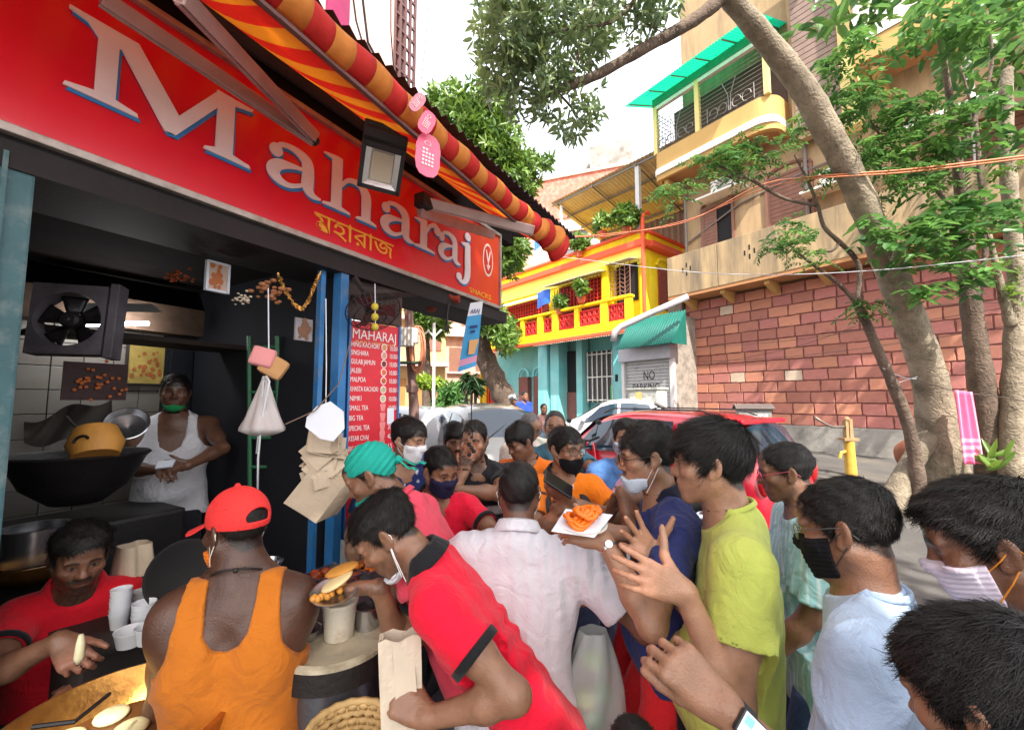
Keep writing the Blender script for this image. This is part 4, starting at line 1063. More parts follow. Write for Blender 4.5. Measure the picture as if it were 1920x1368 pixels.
def np_mesh(name, V, Q, base, colors=None, smooth=True):
 me = bpy.data.meshes.new(name)
 n, m, w = len(V), len(Q), Q.shape[1]
 me.vertices.add(n); me.vertices.foreach_set('co', (V - np.asarray(base)).astype(np.float32).ravel())
 me.loops.add(m * w); me.loops.foreach_set('vertex_index', Q.astype(np.int32).ravel())
 me.polygons.add(m); me.polygons.foreach_set('loop_start', np.arange(m, dtype=np.int32) * w)
 if smooth: me.polygons.foreach_set('use_smooth', np.ones(m, bool))
 me.update(calc_edges=True)
 if colors is not None:
  ca = me.color_attributes.new('tint', 'FLOAT_COLOR', 'POINT')
  c4 = np.ones((n, 4), np.float32); c4[:, :3] = colors
  ca.data.foreach_set('color', c4.ravel())
 return me
def join_np(parts):
 V, Q, o = [], [], 0
 for v, q in parts:
  V.append(v); Q.append(q + o); o += len(v)
 return np.concatenate(V), np.concatenate(Q)
def wob(P, seed, freq):
 r = np.random.default_rng(seed)
 s = np.zeros(len(P))
 for _ in range(5):
  k = r.normal(size=3) * freq
  s += np.sin(P @ k + r.uniform(0, 6.28))
 return s / 2.6
def sstep(x, a, b):
 t = np.clip((x - a) / (b - a), 0, 1); return t * t * (3 - 2 * t)
# ---- one head in its own frame: x right, y forward, z up, metres
def head_sdf(nose=1.0, jaw=1.0, fat=0.0, ears=True):
 S = Sdf(0.05)
 S.ell((0, -.014, .034), (.0745 + fat * .3, .096, .084), k=.02)
 S.ell((0, .026, -.03), (.063 * jaw + fat, .064, .074), k=.03)
 for s in (-1, 1):
  S.cap((s * .056 * jaw, -.002, -.05), (s * .024, .066, -.098), .02 + fat * .5, .017, k=.03)
  S.ell((s * .043, .064, -.02), (.024, .02, .018), k=.025)
  S.ell((s * .022, .074, -.06), (.018, .014, .02), k=.025)
 S.ell((0, .074, -.1), (.024, .018, .018), k=.022)
 S.ell((0, .072, .05), (.05, .022, .035), k=.03)
 for s in (-1, 1):
  S.ell((s * .031, .101, .004), (.0185, .0165, .0125), k=.014, sub=True)
  S.cap((s * .014, .09, .023), (s * .047, .08, .023), .0085, .007, k=.016)
  S.ell((s * .0315, .0775, .004), (.0155, .0135, .0115), k=.004)
  S.cap((s * .016, .088, .0105), (s * .046, .0775, .0095), .0045, .004, k=.006)
  S.cap((s * .018, .086, -.0055), (s * .044, .0775, -.0045), .004, .0035, k=.006)
 S.cap((0, .088, .016), (0, .1, -.012), .0085, .0095, k=.016)
 S.ell((0, .1035 + .004 * nose, -.0265), (.0125 * nose, .0125, .011), k=.012)
 for s in (-1, 1):
  S.ell((s * .0125 * nose, .096, -.029), (.0085, .011, .0085), k=.009)
 S.ell((0, .086, -.062), (.029, .013, .021), k=.02)
 S.cap((-.019, .09, -.0575), (.019, .09, -.0575), .0052, k=.008)
 S.cap((-.006, .096, -.0565), (.006, .096, -.0565), .0055, k=.007)
 S.cap((-.014, .092, -.0685), (.014, .092, -.0685), .0066, k=.007)
 S.cap((-.022, .1005, -.063), (.022, .1005, -.063), .0028, k=.004, sub=True)
 if ears:
  for s in (-1, 1):
   R = np.array([[1, .35 * s, 0], [-.35 * s, 1, .12], [0, -.12, 1]]); R /= np.linalg.norm(R, axis=1)[:, None]
   S.ell((s * .081, -.012, -.004), (.0085, .0185, .032), R, k=.01)
   S.ell((s * .091, -.006, .0), (.0075, .0095, .019), R, k=.006, sub=True)
   S.ell((s * .078, .002, -.028), (.007, .008, .01), k=.008)
 return S
def cranium(P, t, top=0.0):
 q = (P - np.array((0, -.014, .034))) / (np.array((.0745, .096, .084)) + t + np.array((0, 0, top)))
 k0 = np.linalg.norm(q, axis=1)
 return (k0 - 1) * (.08 + t)
HAIRLINE = {   # lower edge of the hair (z) against y from the nape to the forehead
 'short': ([-.13, -.07, -.045, -.02, .0, .018, .03, .05, .075, .1], [-.062, -.06, -.035, .028, .012, -.012, .03, .052, .068, .075]),
 'full': ([-.13, -.07, -.045, -.02, .0, .018, .03, .05, .075, .12], [-.075, -.072, -.05, .02, .0, -.028, .012, .035, .046, .046]),
 'receding': ([-.13, -.07, -.045, -.02, .0, .018, .03, .05, .075, .1], [-.06, -.056, -.03, .03, .02, .01, .05, .08, .098, .11]),
 'bald': ([-.13, -.07, -.045, -.02, .0, .018, .03, .05, .075, .1], [-.05, -.046, -.02, .03, .03, .03, .09, .13, .14, .15]),
}
def hand_sdf(S, W, fd, pn, side, s=1.0, curl=(.25, .3, .35, .4), thumb=.5, spread=.1, k=.006):
 """fingers along fd, back of the hand along pn; side +1 right hand, -1 left hand; thumb 0 closed .. 1 wide."""
 x = nrm(fd); z = nrm(pn - np.dot(pn, x) * x); y = np.cross(z, x) * (1 if side > 0 else -1)
 B = np.stack([x, y, z])
 L = lambda a, b, c: W + (a * x + b * y + c * z) * s
 yk = (.031, .0105, -.0105, -.03); xk = (.092, .096, .091, .083); fl = (.07, .078, .072, .057); fr = (.0094, .0097, .0092, .0082)
 for i in range(4):
  S.cap(L(.005, yk[i] * .55, 0), L(xk[i], yk[i], .001), .0135 * s, .0112 * s, k=.014)
  a = curl[i]; p = np.array((xk[i], yk[i], .001)); sp = spread * (1.5 - i) * .7
  for j, (f, da) in enumerate(((.45, .9), (.3, 1.15), (.25, .8))):
   if j == 0: ang = a * .9
   else: ang += a * da
   d = np.array((math.cos(ang) * math.cos(sp), math.cos(ang) * math.sin(sp), -math.sin(ang)))
   q = p + d * fl[i] * f
   S.cap(L(*p), L(*q), fr[i] * s * (1 - .07 * j), fr[i] * s * (.95 - .09 * j), k=.004 if j == 0 else .003)
   p = q
 t = thumb
 p0 = np.array((.018, .022, -.006)); p1 = np.array((.052, .036 + .022 * t, -.014));
 p2 = p1 + .034 * nrm((1.0 - .75 * t, .25 + .75 * t, -.18)); p3 = p2 + .03 * nrm((1.0 - .7 * t, .08 + .8 * t, -.12))
 S.cap(L(*p0), L(*p1), .0165 * s, .0125 * s, k=.014); S.cap(L(*p1), L(*p2), .012 * s, .0105 * s, k=.006); S.cap(L(*p2), L(*p3), .0105 * s, .0085 * s, k=.004)
 S.ell(L(.045, -.018, -.008), np.array((.04, .02, .014)) * s, B, k=.012)
 return B
def strands(V, Nn, comb, n, L, w, rng, lift=.25, base=None, wave=.3):
 ix = rng.integers(0, len(V), n)
 p = V[ix]; nn = Nn[ix]
 t = comb(p); t = t - (t * nn).sum(1)[:, None] * nn
 t += rng.normal(size=t.shape) * wave
 t = t - (t * nn).sum(1)[:, None] * nn
 t /= np.maximum(1e-6, np.linalg.norm(t, axis=1))[:, None]
 sd = np.cross(nn, t)
 l = L * rng.uniform(.55, 1.2, n)[:, None]; ww = w * rng.uniform(.6, 1.2, n)[:, None]
 a = p - nn * .001; lf = lift * rng.uniform(.3, 1.3, n)[:, None]
 b = p + t * l * .5 + nn * l * .5 * lf; c = p + t * l + nn * l * lf * .55
 P = np.stack([a - sd * ww, a + sd * ww, b - sd * ww * .8, b + sd * ww * .8, c - sd * ww * .2, c + sd * ww * .2], 1).reshape(-1, 3)
 o = np.arange(n)[:, None] * 6
 Q = np.concatenate([o + np.array([0, 1, 3, 2]), o + np.array([2, 3, 5, 4])])
 return P, Q
def skin_material(tone):
 k = 'skin_%d' % (tone * 100)
 return M(k, (0.3, 0.2, 0.1, 1), rough=.36, var=.18, scale=34, bump=.22, bscale=240, attr='tint', spec=.5, sss=.05, wrink=.1)
def rotz(a):
 c, s = math.cos(a), math.sin(a); return np.array([[c, -s, 0], [s, c, 0], [0, 0, 1.0]])
def ik(a, t, l1, l2, hint):
 d = t - a; D = np.linalg.norm(d)
 mx = (l1 + l2) * .995
 if D > mx:
  f = D / mx; l1 *= f; l2 *= f
 u = d / max(D, 1e-6)
 x = (l1 * l1 - l2 * l2 + D * D) / (2 * max(D, 1e-6))
 hgt = math.sqrt(max(0, l1 * l1 - x * x))
 w = np.asarray(hint, float); w = w - (w @ u) * u
 return a + u * x + nrm(w) * hgt
SKIN = {1: (.06, .026, .017), 2: (.13, .057, .034), 3: (.25, .122, .072), 4: (.37, .195, .118), 5: (.44, .25, .155)}
class Person:
 """A figure placed by its head centre; parts are separate meshes under one Empty."""
 def __init__(P, label, head, yaw=0, face=0, pitch=0, roll=0, lean=0, side=0, s=1.0, tone=3, h=.006, seed=1,
                 arms=None, hair='short', hair_th=(.012, .009), strand=900, belly=0.0, broad=1.0, stand=None, fat=0.0, beard=0.0, moust=0.0,
                 hem=-.13, neckfwd=.03, legs=True, twist=0, group='people crowding round the snack stall', torso=True, ground=0.0, chin=.0):
  P.seed, P.s, P.h, P.tone = seed, s, h, tone
  P.k = s * .93
  R = rotz(-math.radians(yaw)); P.R = R
  f = R @ np.array((0, 1.0, 0)); r = R @ np.array((1.0, 0, 0)); up = np.array((0, 0, 1.0))
  P.f, P.r = f, r
  H = np.array(head, float); P.H = H
  fy = rotz(-math.radians(face)); cp, sp = math.cos(math.radians(pitch)), math.sin(math.radians(pitch))
  Rx = np.array([[1, 0, 0], [0, cp, -sp], [0, sp, cp]])
  cr, sr = math.cos(math.radians(roll)), math.sin(math.radians(roll))
  Ry = np.array([[cr, 0, sr], [0, 1, 0], [-sr, 0, cr]])
  P.HR = fy @ Rx @ Ry                     # head local -> world
  la, sa = math.radians(lean), math.radians(side)
  dn = -math.sin(la) * f - math.cos(la) * math.cos(sa) * up + math.sin(sa) * r
  dn = nrm(dn)
  nk = H + P.HR @ np.array((0, -.022, -.075)) * s
  N = nk + (dn * .105 - f * neckfwd * (1 if lean < 30 else .3)) * s
  P.N, P.nk, P.dn = N, nk, dn
  P.pel = N + dn * .5 * s
  P.up = -dn
  rt = rotz(-math.radians(twist)) @ r
  rt = nrm(rt - (rt @ P.up) * P.up); P.lat = rt
  P.fw = np.cross(P.up, rt)
  P.TB = np.stack([rt, P.fw, P.up])      # rows: torso axes
  bw = .168 * broad * s
  P.sh = {1: N + rt * bw + dn * .035 * s, -1: N - rt * bw + dn * .035 * s}
  P.arm = {}
  arms = arms or {}
  for sd in (1, -1):
   a = arms.get(sd, {})
   S0 = P.sh[sd] + np.asarray(a.get('shift', (0, 0, 0)))
   P.sh[sd] = S0
   W = a.get('wrist')
   if W is None:
    W = S0 + np.array((0, 0, -.5)) * s + f * a.get('fwd', .07) * s + r * sd * a.get('out', .07) * s
   W = np.array(W, float)
   E = ik(S0, W, .285 * s, .245 * s, a.get('elbow', -f * .8 + r * sd * .5))
   fd = np.asarray(a.get('fd', W - E), float); pn = np.asarray(a.get('pn', r * sd if W[2] < S0[2] - .35 else up), float)
   P.arm[sd] = (S0, E, W, nrm(fd), nrm(pn), a.get('curl', (.35, .4, .45, .5)), a.get('thumb', .35), a.get('spread', .1))
  gz = ground
  P.root = thing('person', label, 'person', (P.pel[0], P.pel[1], gz), group)
  P.base = np.array(P.root.location)
  P.gz = gz
  P.hair, P.hair_th, P.strand, P.beard, P.moust, P.fat, P.belly, P.broad, P.hem = hair, hair_th, strand, beard, moust, fat, belly, broad, hem
  P.hs = head_sdf(jaw=1 + .04 * math.sin(seed), nose=1 + .15 * math.cos(seed * 2.1), fat=fat)
  P.skin = np.array(SKIN[tone] if not isinstance(tone, float) else (np.array(SKIN[int(tone)]) * (1 - tone % 1) + np.array(SKIN[int(tone) + 1]) * (tone % 1)))
  P.stand = stand
 def hl(P, X): return (X - P.H) @ P.HR / P.k        # world -> head local
 def hw(P, x): return np.asarray(x) * P.k @ P.HR.T + P.H
 def tl(P, X): return (X - P.pel) @ P.TB.T / P.s    # world -> torso local
 def torso_fn(P, infl=0.0, skirt=False, wide=1.0):
  """distance to the trunk in torso-local space, scaled back"""
  T = Sdf(.09)
  i = infl; w = P.broad * wide
  T.cap((-.07, 0, .0), (.07, 0, .0), .118 + i, k=.08)
  T.cap((-.035, 0, .16), (.035, 0, .16), .122 + i + P.belly * .15, k=.09)
  T.cap((-.07 * w, 0, .31), (.07 * w, 0, .31), .118 + i, k=.08)
  T.cap((-.105 * w, -.01, .405), (.105 * w, -.01, .405), .082 + i, k=.07)
  if P.belly: T.ell((0, .07 + P.belly * .3, .1), (.12 + P.belly * .3, .1 + P.belly, .13), k=.08)
  if skirt: T.cap((-.085, 0, -.15), (.085, 0, -.15), .118 + i, k=.08)
  ys = .76
  def g(X):
   q = P.tl(X); q = q * np.array((1, 1 / ys, 1))
   return T(q) * .86 * P.s
  ext = (.27 + i) * P.s
  lo = np.minimum(P.pel, P.N) - ext; hi = np.maximum(P.pel, P.N) + ext
  return g, lo, hi
 def body(P, torso=False, back=0.0, far=False, hands=True, legs=None):
  s = P.s
  S = Sdf(.07)
  hs = P.hs
  hlo, hhi = np.array((-.1, -.12, -.135)), np.array((.1, .14, .13))
  c = P.hw(np.array([(x, y, z) for x in (hlo[0], hhi[0]) for y in (hlo[1], hhi[1]) for z in (hlo[2], hhi[2])]))
  hbox = (c.min(0), c.max(0))
  nb = P.N + P.dn * .0
  neck_a = P.hw(np.array((0, -.018, -.06)))
  def neck(Z):
   Z.cap(neck_a, nb + P.dn * .03 * s, (.054 + P.fat * .6) * s, (.06 + P.fat * .5) * s, k=.035)
   for sd in (1, -1):
    S0 = P.arm[sd][0]
    Z.cap(nb + P.up * .012 * s, S0 * .72 + nb * .28 + P.dn * .006 * s, .036 * s, .037 * s, k=.06)
  neck(S)
  if torso:
   g, lo, hi = P.torso_fn(0.0); S.fn(g, lo, hi, k=.05)
  else:
   S.cap(nb + P.dn * .05 * s, nb + P.dn * .16 * s, .07 * s, .08 * s, k=.06)
  for sd in (1, -1):
   S0, E, W, fd, pn, curl, th, spr = P.arm[sd]
   S.cap(nb + P.dn * .05 * s, S0 + P.dn * .01, .05 * s, .05 * s, k=.05)
   S.cap(S0, S0 * .45 + E * .55, .053 * s, .045 * s, k=.04)
   S.cap(S0 * .5 + E * .5, E, .044 * s, .037 * s, k=.03)
   m = E * .68 + W * .32
   S.cap(E, m, .037 * s, .039 * s, k=.03); S.cap(m, W, .038 * s, .0255 * s, k=.03)
   if hands:
    S.cap(W, W + nrm(fd) * .01 * s, .025 * s, .024 * s, k=.02)
    hand_sdf(S, W + nrm(fd) * .008, fd, pn, sd, s, curl, th, spr)
   else:
    S.ell(W + fd * .07 * s, (.06 * s, .04 * s, .03 * s), k=.03)
  if back:
   for sd in (1, -1):
    c0 = P.pel + (P.up * .345 + P.lat * sd * .085 - P.fw * .07) * s
    S.ell(c0, np.array((.055, .032, .075)) * s, P.TB, k=.06)
    c1 = P.arm[sd][0] + (P.dn * .03 + P.lat * sd * .005) * s
    S.ell(c1, np.array((.058, .062, .075)) * s, P.TB, k=.05)
    S.cap(P.nk + P.dn * .05 * s + P.lat * sd * .03 * s, P.arm[sd][0] + P.up * .015 * s, .045 * s, .04 * s, k=.05)
   S.cap(P.pel + (P.up * .05 - P.fw * .115) * s, P.pel + (P.up * .4 - P.fw * .118) * s, .018 * s, .012 * s, k=.05, sub=True)
  if legs: legs(S)
  parts = []
  lo, hi = S.bounds()
  def full(X):
   d = S(X)
   m = np.all((X > hbox[0] - .05) & (X < hbox[1] + .05), axis=1)
   ix = np.nonzero(m)[0]
   if len(ix):
    d[ix] = smin(d[ix], hs(P.hl(X[ix])) * P.k, .02)
   return d
  P.skinf = full
  cut = P.hw(np.array((0, -.0, -.125))); nv = nrm(P.nk - P.N)
  fine = P.h * (.62 if not far else .75)
  reg = lambda X: np.maximum((cut - X) @ nv, np.linalg.norm(X - P.H, axis=1) - .2 * s)
  inset = lambda X: full(X) + .0006
  for g_, l_, u_, h_, sg in ((full, np.minimum(hbox[0], cut - .09), np.maximum(hbox[1], cut + .09), fine, 1), (inset, lo, hi, P.h, -1)):
   V_, Q_ = polygonise(g_, l_, u_, h_)
   rv = reg(V_) * sg
   Q_ = Q_[(rv[Q_] < (.004 if sg > 0 else .001)).all(1)]
   us = np.unique(Q_); mp = np.zeros(len(V_), int); mp[us] = np.arange(len(us))
   parts.append((V_[us], mp[Q_]))
  V, Q = join_np(parts)
  me = np_mesh('body', V, Q, P.base, P.skin_colors(V))
  P.bodyo = link_mesh('body', me, skin_material(P.tone), P.root)
  return P.bodyo
 def skin_colors(P, V):
  c = np.tile(P.skin, (len(V), 1))
  q = P.hl(V); x, y, z = np.abs(q[:, 0]), q[:, 1], q[:, 2]
  near = (np.linalg.norm(q, axis=1) < .2)
  dark = np.array((.012, .009, .008))
  def blend(m, colr, a=1.0):
   w = (m * near * a)[:, None]; c[:] = c * (1 - w) + np.asarray(colr) * w
  n1 = .5 + .5 * wob(q, P.seed, 260)
  wm = sstep(y, .05, .08) * (1 - sstep(np.abs(z + .02), .03, .06)); blend(wm, P.skin * np.array((1.12, .98, .94)), .5)
  br = sstep(x, .009, .016) * (1 - sstep(x, .046, .056)) * (1 - sstep(np.abs(z - (.0275 - 1.6 * (x - .028) ** 2 * 10)), .0035, .0065)) * (y > .05)
  blend(br, dark, .92)
  lip = (1 - sstep(x, .02, .026)) * (1 - sstep(np.abs(z + .063), .0085, .0125)) * (y > .08)
  blend(lip, P.skin * np.array((.85, .55, .55)), .7)
  if P.beard:
   bd = sstep(-z, .034, .05) * sstep(y, -.012, .012) * (1 - .6 * lip)
   bd = np.maximum(bd, (z < .0) * (z > -.06) * (np.abs(y - .006) < .014) * .9)
   blend(bd * (.6 + .4 * n1), dark * 1.6, P.beard)
  if P.moust:
   ms = (1 - sstep(x, .026, .033)) * (1 - sstep(np.abs(z + .0465), .006, .009)) * (y > .085)
   blend(ms * (.7 + .3 * n1), dark, P.moust)
  yy, zz = HAIRLINE[P.hair] if P.hair in HAIRLINE else HAIRLINE['short']
  hl = np.interp(y, yy, zz)
  blend(sstep(z - hl, -.012, .004) * (np.linalg.norm(q, axis=1) < .15) * (x < .0795 + 10 * (z > .03)), dark * 1.3, .9 if P.hair != 'bald' else .25)
  eye = ((x - .031) / .0125) ** 2 + ((z - .003) / .0055) ** 2
  blend((1 - sstep(eye, .8, 1.5)) * (y > .06), np.array((.2, .18, .165)), .9)
  iris = (x - .031) ** 2 + (z - .003) ** 2
  blend((1 - sstep(iris, .0045 ** 2, .0062 ** 2)) * (y > .06), dark * .5)
  lash = (1 - sstep(np.abs(z - .0095 + 22 * (x - .031) ** 2), .0012, .003)) * (x > .017) * (x < .046) * (y > .06)
  blend(lash, dark, .75)
  for sd in (1, -1):
   S0, E, W, fd, pn, *_ = P.arm[sd]
   d = V - W; a = d @ fd
   m = (a > 0) & (a < .2 * P.s) & (np.linalg.norm(d - a[:, None] * fd, axis=1) < .075) & (np.linalg.norm(V - P.pel - P.up * .3, axis=1) > .3)
   pz = np.clip(-(d @ pn) / .012, 0, 1) * m
   w = (pz * .55)[:, None]
   c = c * (1 - w) + (P.skin * np.array((1.7, 1.55, 1.5)) + np.array((.05, .015, .015))) * w
  blo = (.93 + .1 * wob(V, P.seed + 3, 22))[:, None]
  return np.clip(c * blo, 0, 1)
 def make_hair(P, th=None, curlyness=.24, dirv=None, color=(.010, .0085, .008, 1), L=.03, w=.0008, lift=.17, top=0.0):
  kind = P.hair
  if kind is None: return
  yy, zz = HAIRLINE[kind]
  tt, ts = th or P.hair_th
  sd = P.seed
  def g(X):
   q = P.hl(X)
   x, y, z = np.abs(q[:, 0]), q[:, 1], q[:, 2]
   t = .82 * (ts + (tt - ts) * sstep(z, .02, .09))
   n = wob(q, sd + 5, 75) * .0022 + wob(q, sd + 6, 190) * .0013
   d = cranium(q, 0.0015, top) - t * (.75 + .25 * wob(q, sd + 9, 30)) + n
   hl = np.interp(y, yy, zz) + n * 3 + .004 * wob(q, sd + 2, 120)
   lower = (hl - z) * .8
   ear = .034 - np.linalg.norm(q * np.array((.6, 1, 1)) - np.array((.0, -.01, -.002)), axis=1)
   ear = np.where(x > .045, ear, -1)
   return np.maximum(np.maximum(d, lower), ear) * P.k
  e = .15
  c = P.hw(np.array([(a, b, d) for a in (-.105, .105) for b in (-.14, .13) for d in (-.09, .15)]))
  V, Q = polygonise(g, c.min(0), c.max(0), P.h * .8)
  if not len(V): return
  me0 = np_mesh('hair', V, Q, P.base)
  Nn = np.zeros(len(V) * 3, np.float32); me0.vertices.foreach_get('normal', Nn); Nn = Nn.reshape(-1, 3).astype(float)
  rng = np.random.default_rng(sd)
  whorl = P.hw(np.array((.012, -.075, .1)))
  fwv = P.HR @ np.array((0, 1.0, -.35)) if dirv is None else P.HR @ np.asarray(dirv, float)
  def comb(p):
   d = p - whorl; d /= np.maximum(1e-6, np.linalg.norm(d, axis=1))[:, None]
   return d + fwv * .6
  if P.strand:
   P.strand = int(P.strand * 1.35)
   SV, SQ = strands(V, Nn, comb, P.strand, L * P.s, w, rng, lift, wave=curlyness)
   bpy.data.meshes.remove(me0)
   V, Q = join_np([(V, Q), (SV, SQ)])
   me0 = np_mesh('hair', V, Q, P.base)
  hm = M('hair_%s' % str(color[:3]), color, rough=.5, var=.4, scale=70, bump=.35, bscale=300, spec=.32)
  return link_mesh('hair', me0, hm, P.root)
 def fold(P, X, q, amp, style):
  r = np.random.default_rng(P.seed + 40)
  w1 = wob(X, P.seed + 41, 7.0); w2 = wob(X, P.seed + 42, 11.0)
  env = np.clip(.5 + .7 * wob(X, P.seed + 43, 5.5), .1, 1.3)
  if style == 'pleat':       # long soft pleats falling from the yoke
   a = np.sin(q[:, 0] * 2 * math.pi / .05 + 1.6 * w1 + q[:, 2] * 4)
   b = np.sin((q[:, 2] * .8 + q[:, 0] * .9) * 2 * math.pi / .12 + 2.5 * w2)
   return amp * (.55 * a * sstep(q[:, 2], .0, .34) + .7 * b * (1 - sstep(q[:, 2], .1, .3))) * env
  if style == 'lean':        # cross folds where the trunk bends
   a = np.sin((q[:, 2] * 1.0 + .45 * q[:, 0]) * 2 * math.pi / .085 + 2.2 * w1)
   b = np.sin((q[:, 2] * .6 - q[:, 0]) * 2 * math.pi / .14 + 2.0 * w2)
   cr = np.clip(1 - np.abs(wob(X, P.seed + 44, 15)) * 2.4, 0, 1) ** 2
   return amp * (.6 * a + .4 * b + .6 * cr) * env
  a = np.sin((q[:, 2] * .75 + np.abs(q[:, 0]) * .8) * 2 * math.pi / .1 + 2.4 * w1)
  b = np.sin((q[:, 2] * .5 - q[:, 0]) * 2 * math.pi / .16 + 2.6 * w2)
  a = a - .35 * np.sin(2 * np.arcsin(np.clip(a, -1, 1)) + 1.1)
  cr = np.clip(1 - np.abs(wob(X * np.array((1.3, 1.3, .7)), P.seed + 44, 17)) * 2.4, 0, 1) ** 2 * np.clip(wob(X, P.seed + 45, 9) + .35, 0, 1)
  return amp * (.55 * a + .5 * b + .8 * cr) * env
 def shirt(P, color, sleeve=.62, infl=.012, amp=.009, style='tee', hem=None, neck=.074, name='shirt', colf=None, h=None, rough=.85,
              tank=False, sleeve_r=.064, vneck=0.0, cut=None, matname=None, sleeve_end=.07):
  s = P.s; hem = P.hem if hem is None else hem
  g, lo, hi = P.torso_fn(infl, skirt=hem < -.02)
  S = Sdf(.08)
  S.fn(g, lo - .1 * s, hi + .1 * s, k=.05)
  nb = P.N
  if not tank:
   S.cap(nb + P.up * .012 * s, nb + P.dn * .08 * s, .066 * s, .08 * s, k=.05)
   for sd in (1, -1):
    S0, E, W = P.arm[sd][:3]
    S.cap(nb + P.up * .005 * s, S0 + P.up * .004, (.047 + infl) * s, (.047 + infl) * s, k=.05)
    en = S0 + (E - S0) * min(1, sleeve)
    S.cap(S0, en, (.049 + infl) * s, sleeve_r * s, k=.04)
    if sleeve > 1:
     W2 = E + (W - E) * (sleeve - 1)
     S.cap(E, W2, sleeve_r * s * .95, .043 * s, k=.03)
  else:
   for sd in (1, -1):
    c1 = P.N + P.lat * sd * .085 * s
    S.cap(c1 + P.dn * .06 * s, c1 + P.dn * .035 * s, .05 * s, .055 * s, k=.05)
   S.fn(lambda X: np.maximum(np.maximum(P.skinf(X) - .0075, g(X) - .06), (np.abs(P.tl(X)[:, 0]) - .2) * P.s), lo - .05, hi + .05, k=.006)
  sk = P.skinf if hasattr(P, 'skinf') else None
  def f(X):
   q = P.tl(X)
   d = S(X)
   near = np.abs(d) < .06
   ix = np.nonzero(near)[0]
   if len(ix) and amp:
    d[ix] = d[ix] - P.fold(X[ix], q[ix], amp * s * .8, style)
   d = np.maximum(d, (hem + .006 * np.sin(q[:, 0] * 30 + P.seed) - q[:, 2]) * s)
   if tank:
    ax = np.abs(q[:, 0]); zt = q[:, 2]
    outer = np.interp(zt, [-.3, .27, .33, .39, .46, .6], [.4, .4, .175, .138, .128, .12])
    inner = np.where(q[:, 1] < 0, np.interp(zt, [.385, .395, .43, .5, .6], [0, .03, .054, .062, .066]) , np.interp(zt, [.3, .33, .4, .5, .6], [0, .05, .07, .075, .08]))
    d = np.maximum(d, (ax - outer) * .8 * s); d = np.maximum(d, (inner - ax) * .8 * s)
   else:
    for sd in (1, -1):
     S0, E, W = P.arm[sd][:3]
     if sleeve <= 1: A, B, t = S0, E, sleeve
     else: A, B, t = E, W, sleeve - 1
     ax = nrm(B - A); en = A + (B - A) * t
     v = X - en; al = v @ ax
     rad = np.linalg.norm(v - al[:, None] * ax, axis=1)
     loc = rad < .11 * s
     d = np.where(loc & (al > -.09 * s) & (np.linalg.norm(v, axis=1) < .2 * s), np.maximum(d, al), d)
     rr = (sleeve_r if sleeve <= 1 else .043) * s - .0115
     hol = np.maximum(rad - (rr - np.clip(-al, 0, .1) * .5), -al - .02 * s)
     d = np.where(loc & (np.abs(al) < .12), np.maximum(d, -hol), d)
    ax = nrm(P.nk - nb); v = X - (nb + P.up * .012 * s); al = v @ ax; v2 = v - al[:, None] * ax
    fr = v2 @ P.fw
    rad = np.linalg.norm(v2, axis=1)
    top = al + (.62 + vneck) * np.maximum(fr, -.01) - (.053 - (neck - .074)) * s
    d = np.where(rad < .105 * s, np.maximum(d, top * .85), d)
   if cut is not None: d = np.maximum(d, cut(X, q) * s)
   return d
  l, u = S.bounds()
  V, Q = polygonise(f, l, u, (h or P.h * 1.15))
  if colf is not None:
   c = colf(P.tl(V), V)
   me = np_mesh(name, V, Q, P.base, c)
   m = M((matname or 'cloth_tint') + str(rough), (1, 1, 1, 1), rough=rough, var=.07, scale=14, bump=.22, bscale=260, attr='tint', spec=.25, sheen=.1, wrink=.4)
  else:
   me = np_mesh(name, V, Q, P.base)
   m = M('cloth_' + str([round(v, 3) for v in color[:3]]) + str(rough), color, rough=rough, var=.08, scale=14, bump=.22, bscale=260, spec=.25, sheen=.1, wrink=.4)
  return link_mesh(name, me, m, P.root)
 def ring(P, name, color, r0, r1, drop, open_=.0, thick=.004, up0=.03, flare=.02, fwdtilt=.35, seg=40):
  """a folded shirt collar round the neck"""
  s = P.s; nb = P.N + P.up * .012 * s; ax = nrm(P.nk - nb)
  rx = nrm(P.lat - (P.lat @ ax) * ax); fy = np.cross(ax, rx)
  mb = MB()
  def fn(u, v):
   a = math.pi * (.5 + open_) + u * (2 * math.pi - 2 * math.pi * open_)
   fr = math.sin(a)
   dirv = rx * math.cos(a) + fy * math.sin(a)
   if v < .4:
    t = v / .4; rad = r0; z = -.012 + up0 * t
   else:
    t = (v - .4) / .6; rad = r0 + .005 + flare * t ** 1.2; z = -.012 + up0 + .003 * math.sin(t * 3.1) - drop * t * (1 + .45 * max(0, fr))
   z += .062 - (.03 + fwdtilt * .13) * max(0, fr) - .004 * (fr < 0)
   return Vector(nb + (dirv * rad + ax * z) * s)
  mb.grid(fn, seg, 7)
  m = M('cloth_' + str([round(v, 3) for v in color[:3]]) + '0.85', color, rough=.85, var=.08, scale=14, bump=.22, bscale=260, spec=.25, sheen=.1, wrink=.4)
  return obj(name, mb, m, P.root, smooth=True, thick=thick * s)
 def cuff(P, sd, color, t=.62, r=.0655, w=.022):
  S0, E, W = P.arm[sd][:3]; ax = nrm(E - S0); en = S0 + (E - S0) * t
  mb = MB(); F = frame(Vector(en), z=Vector(ax), x=Vector(np.cross(ax, (0.3, .2, .9))))
  rr = r * P.s
  mb.lathe([(rr * .93, .001), (rr + .002, .001), (rr + .0035, -w / 2), (rr + .003, -w), (rr * .96, -w)], 28, F)
  m = M('cloth_' + str([round(v, 3) for v in color[:3]]) + '0.85', color, rough=.85, var=.08, scale=14, bump=.22, bscale=260, spec=.25, sheen=.1, wrink=.4)
  return obj('sleeve_band', mb, m, P.root, smooth=True)
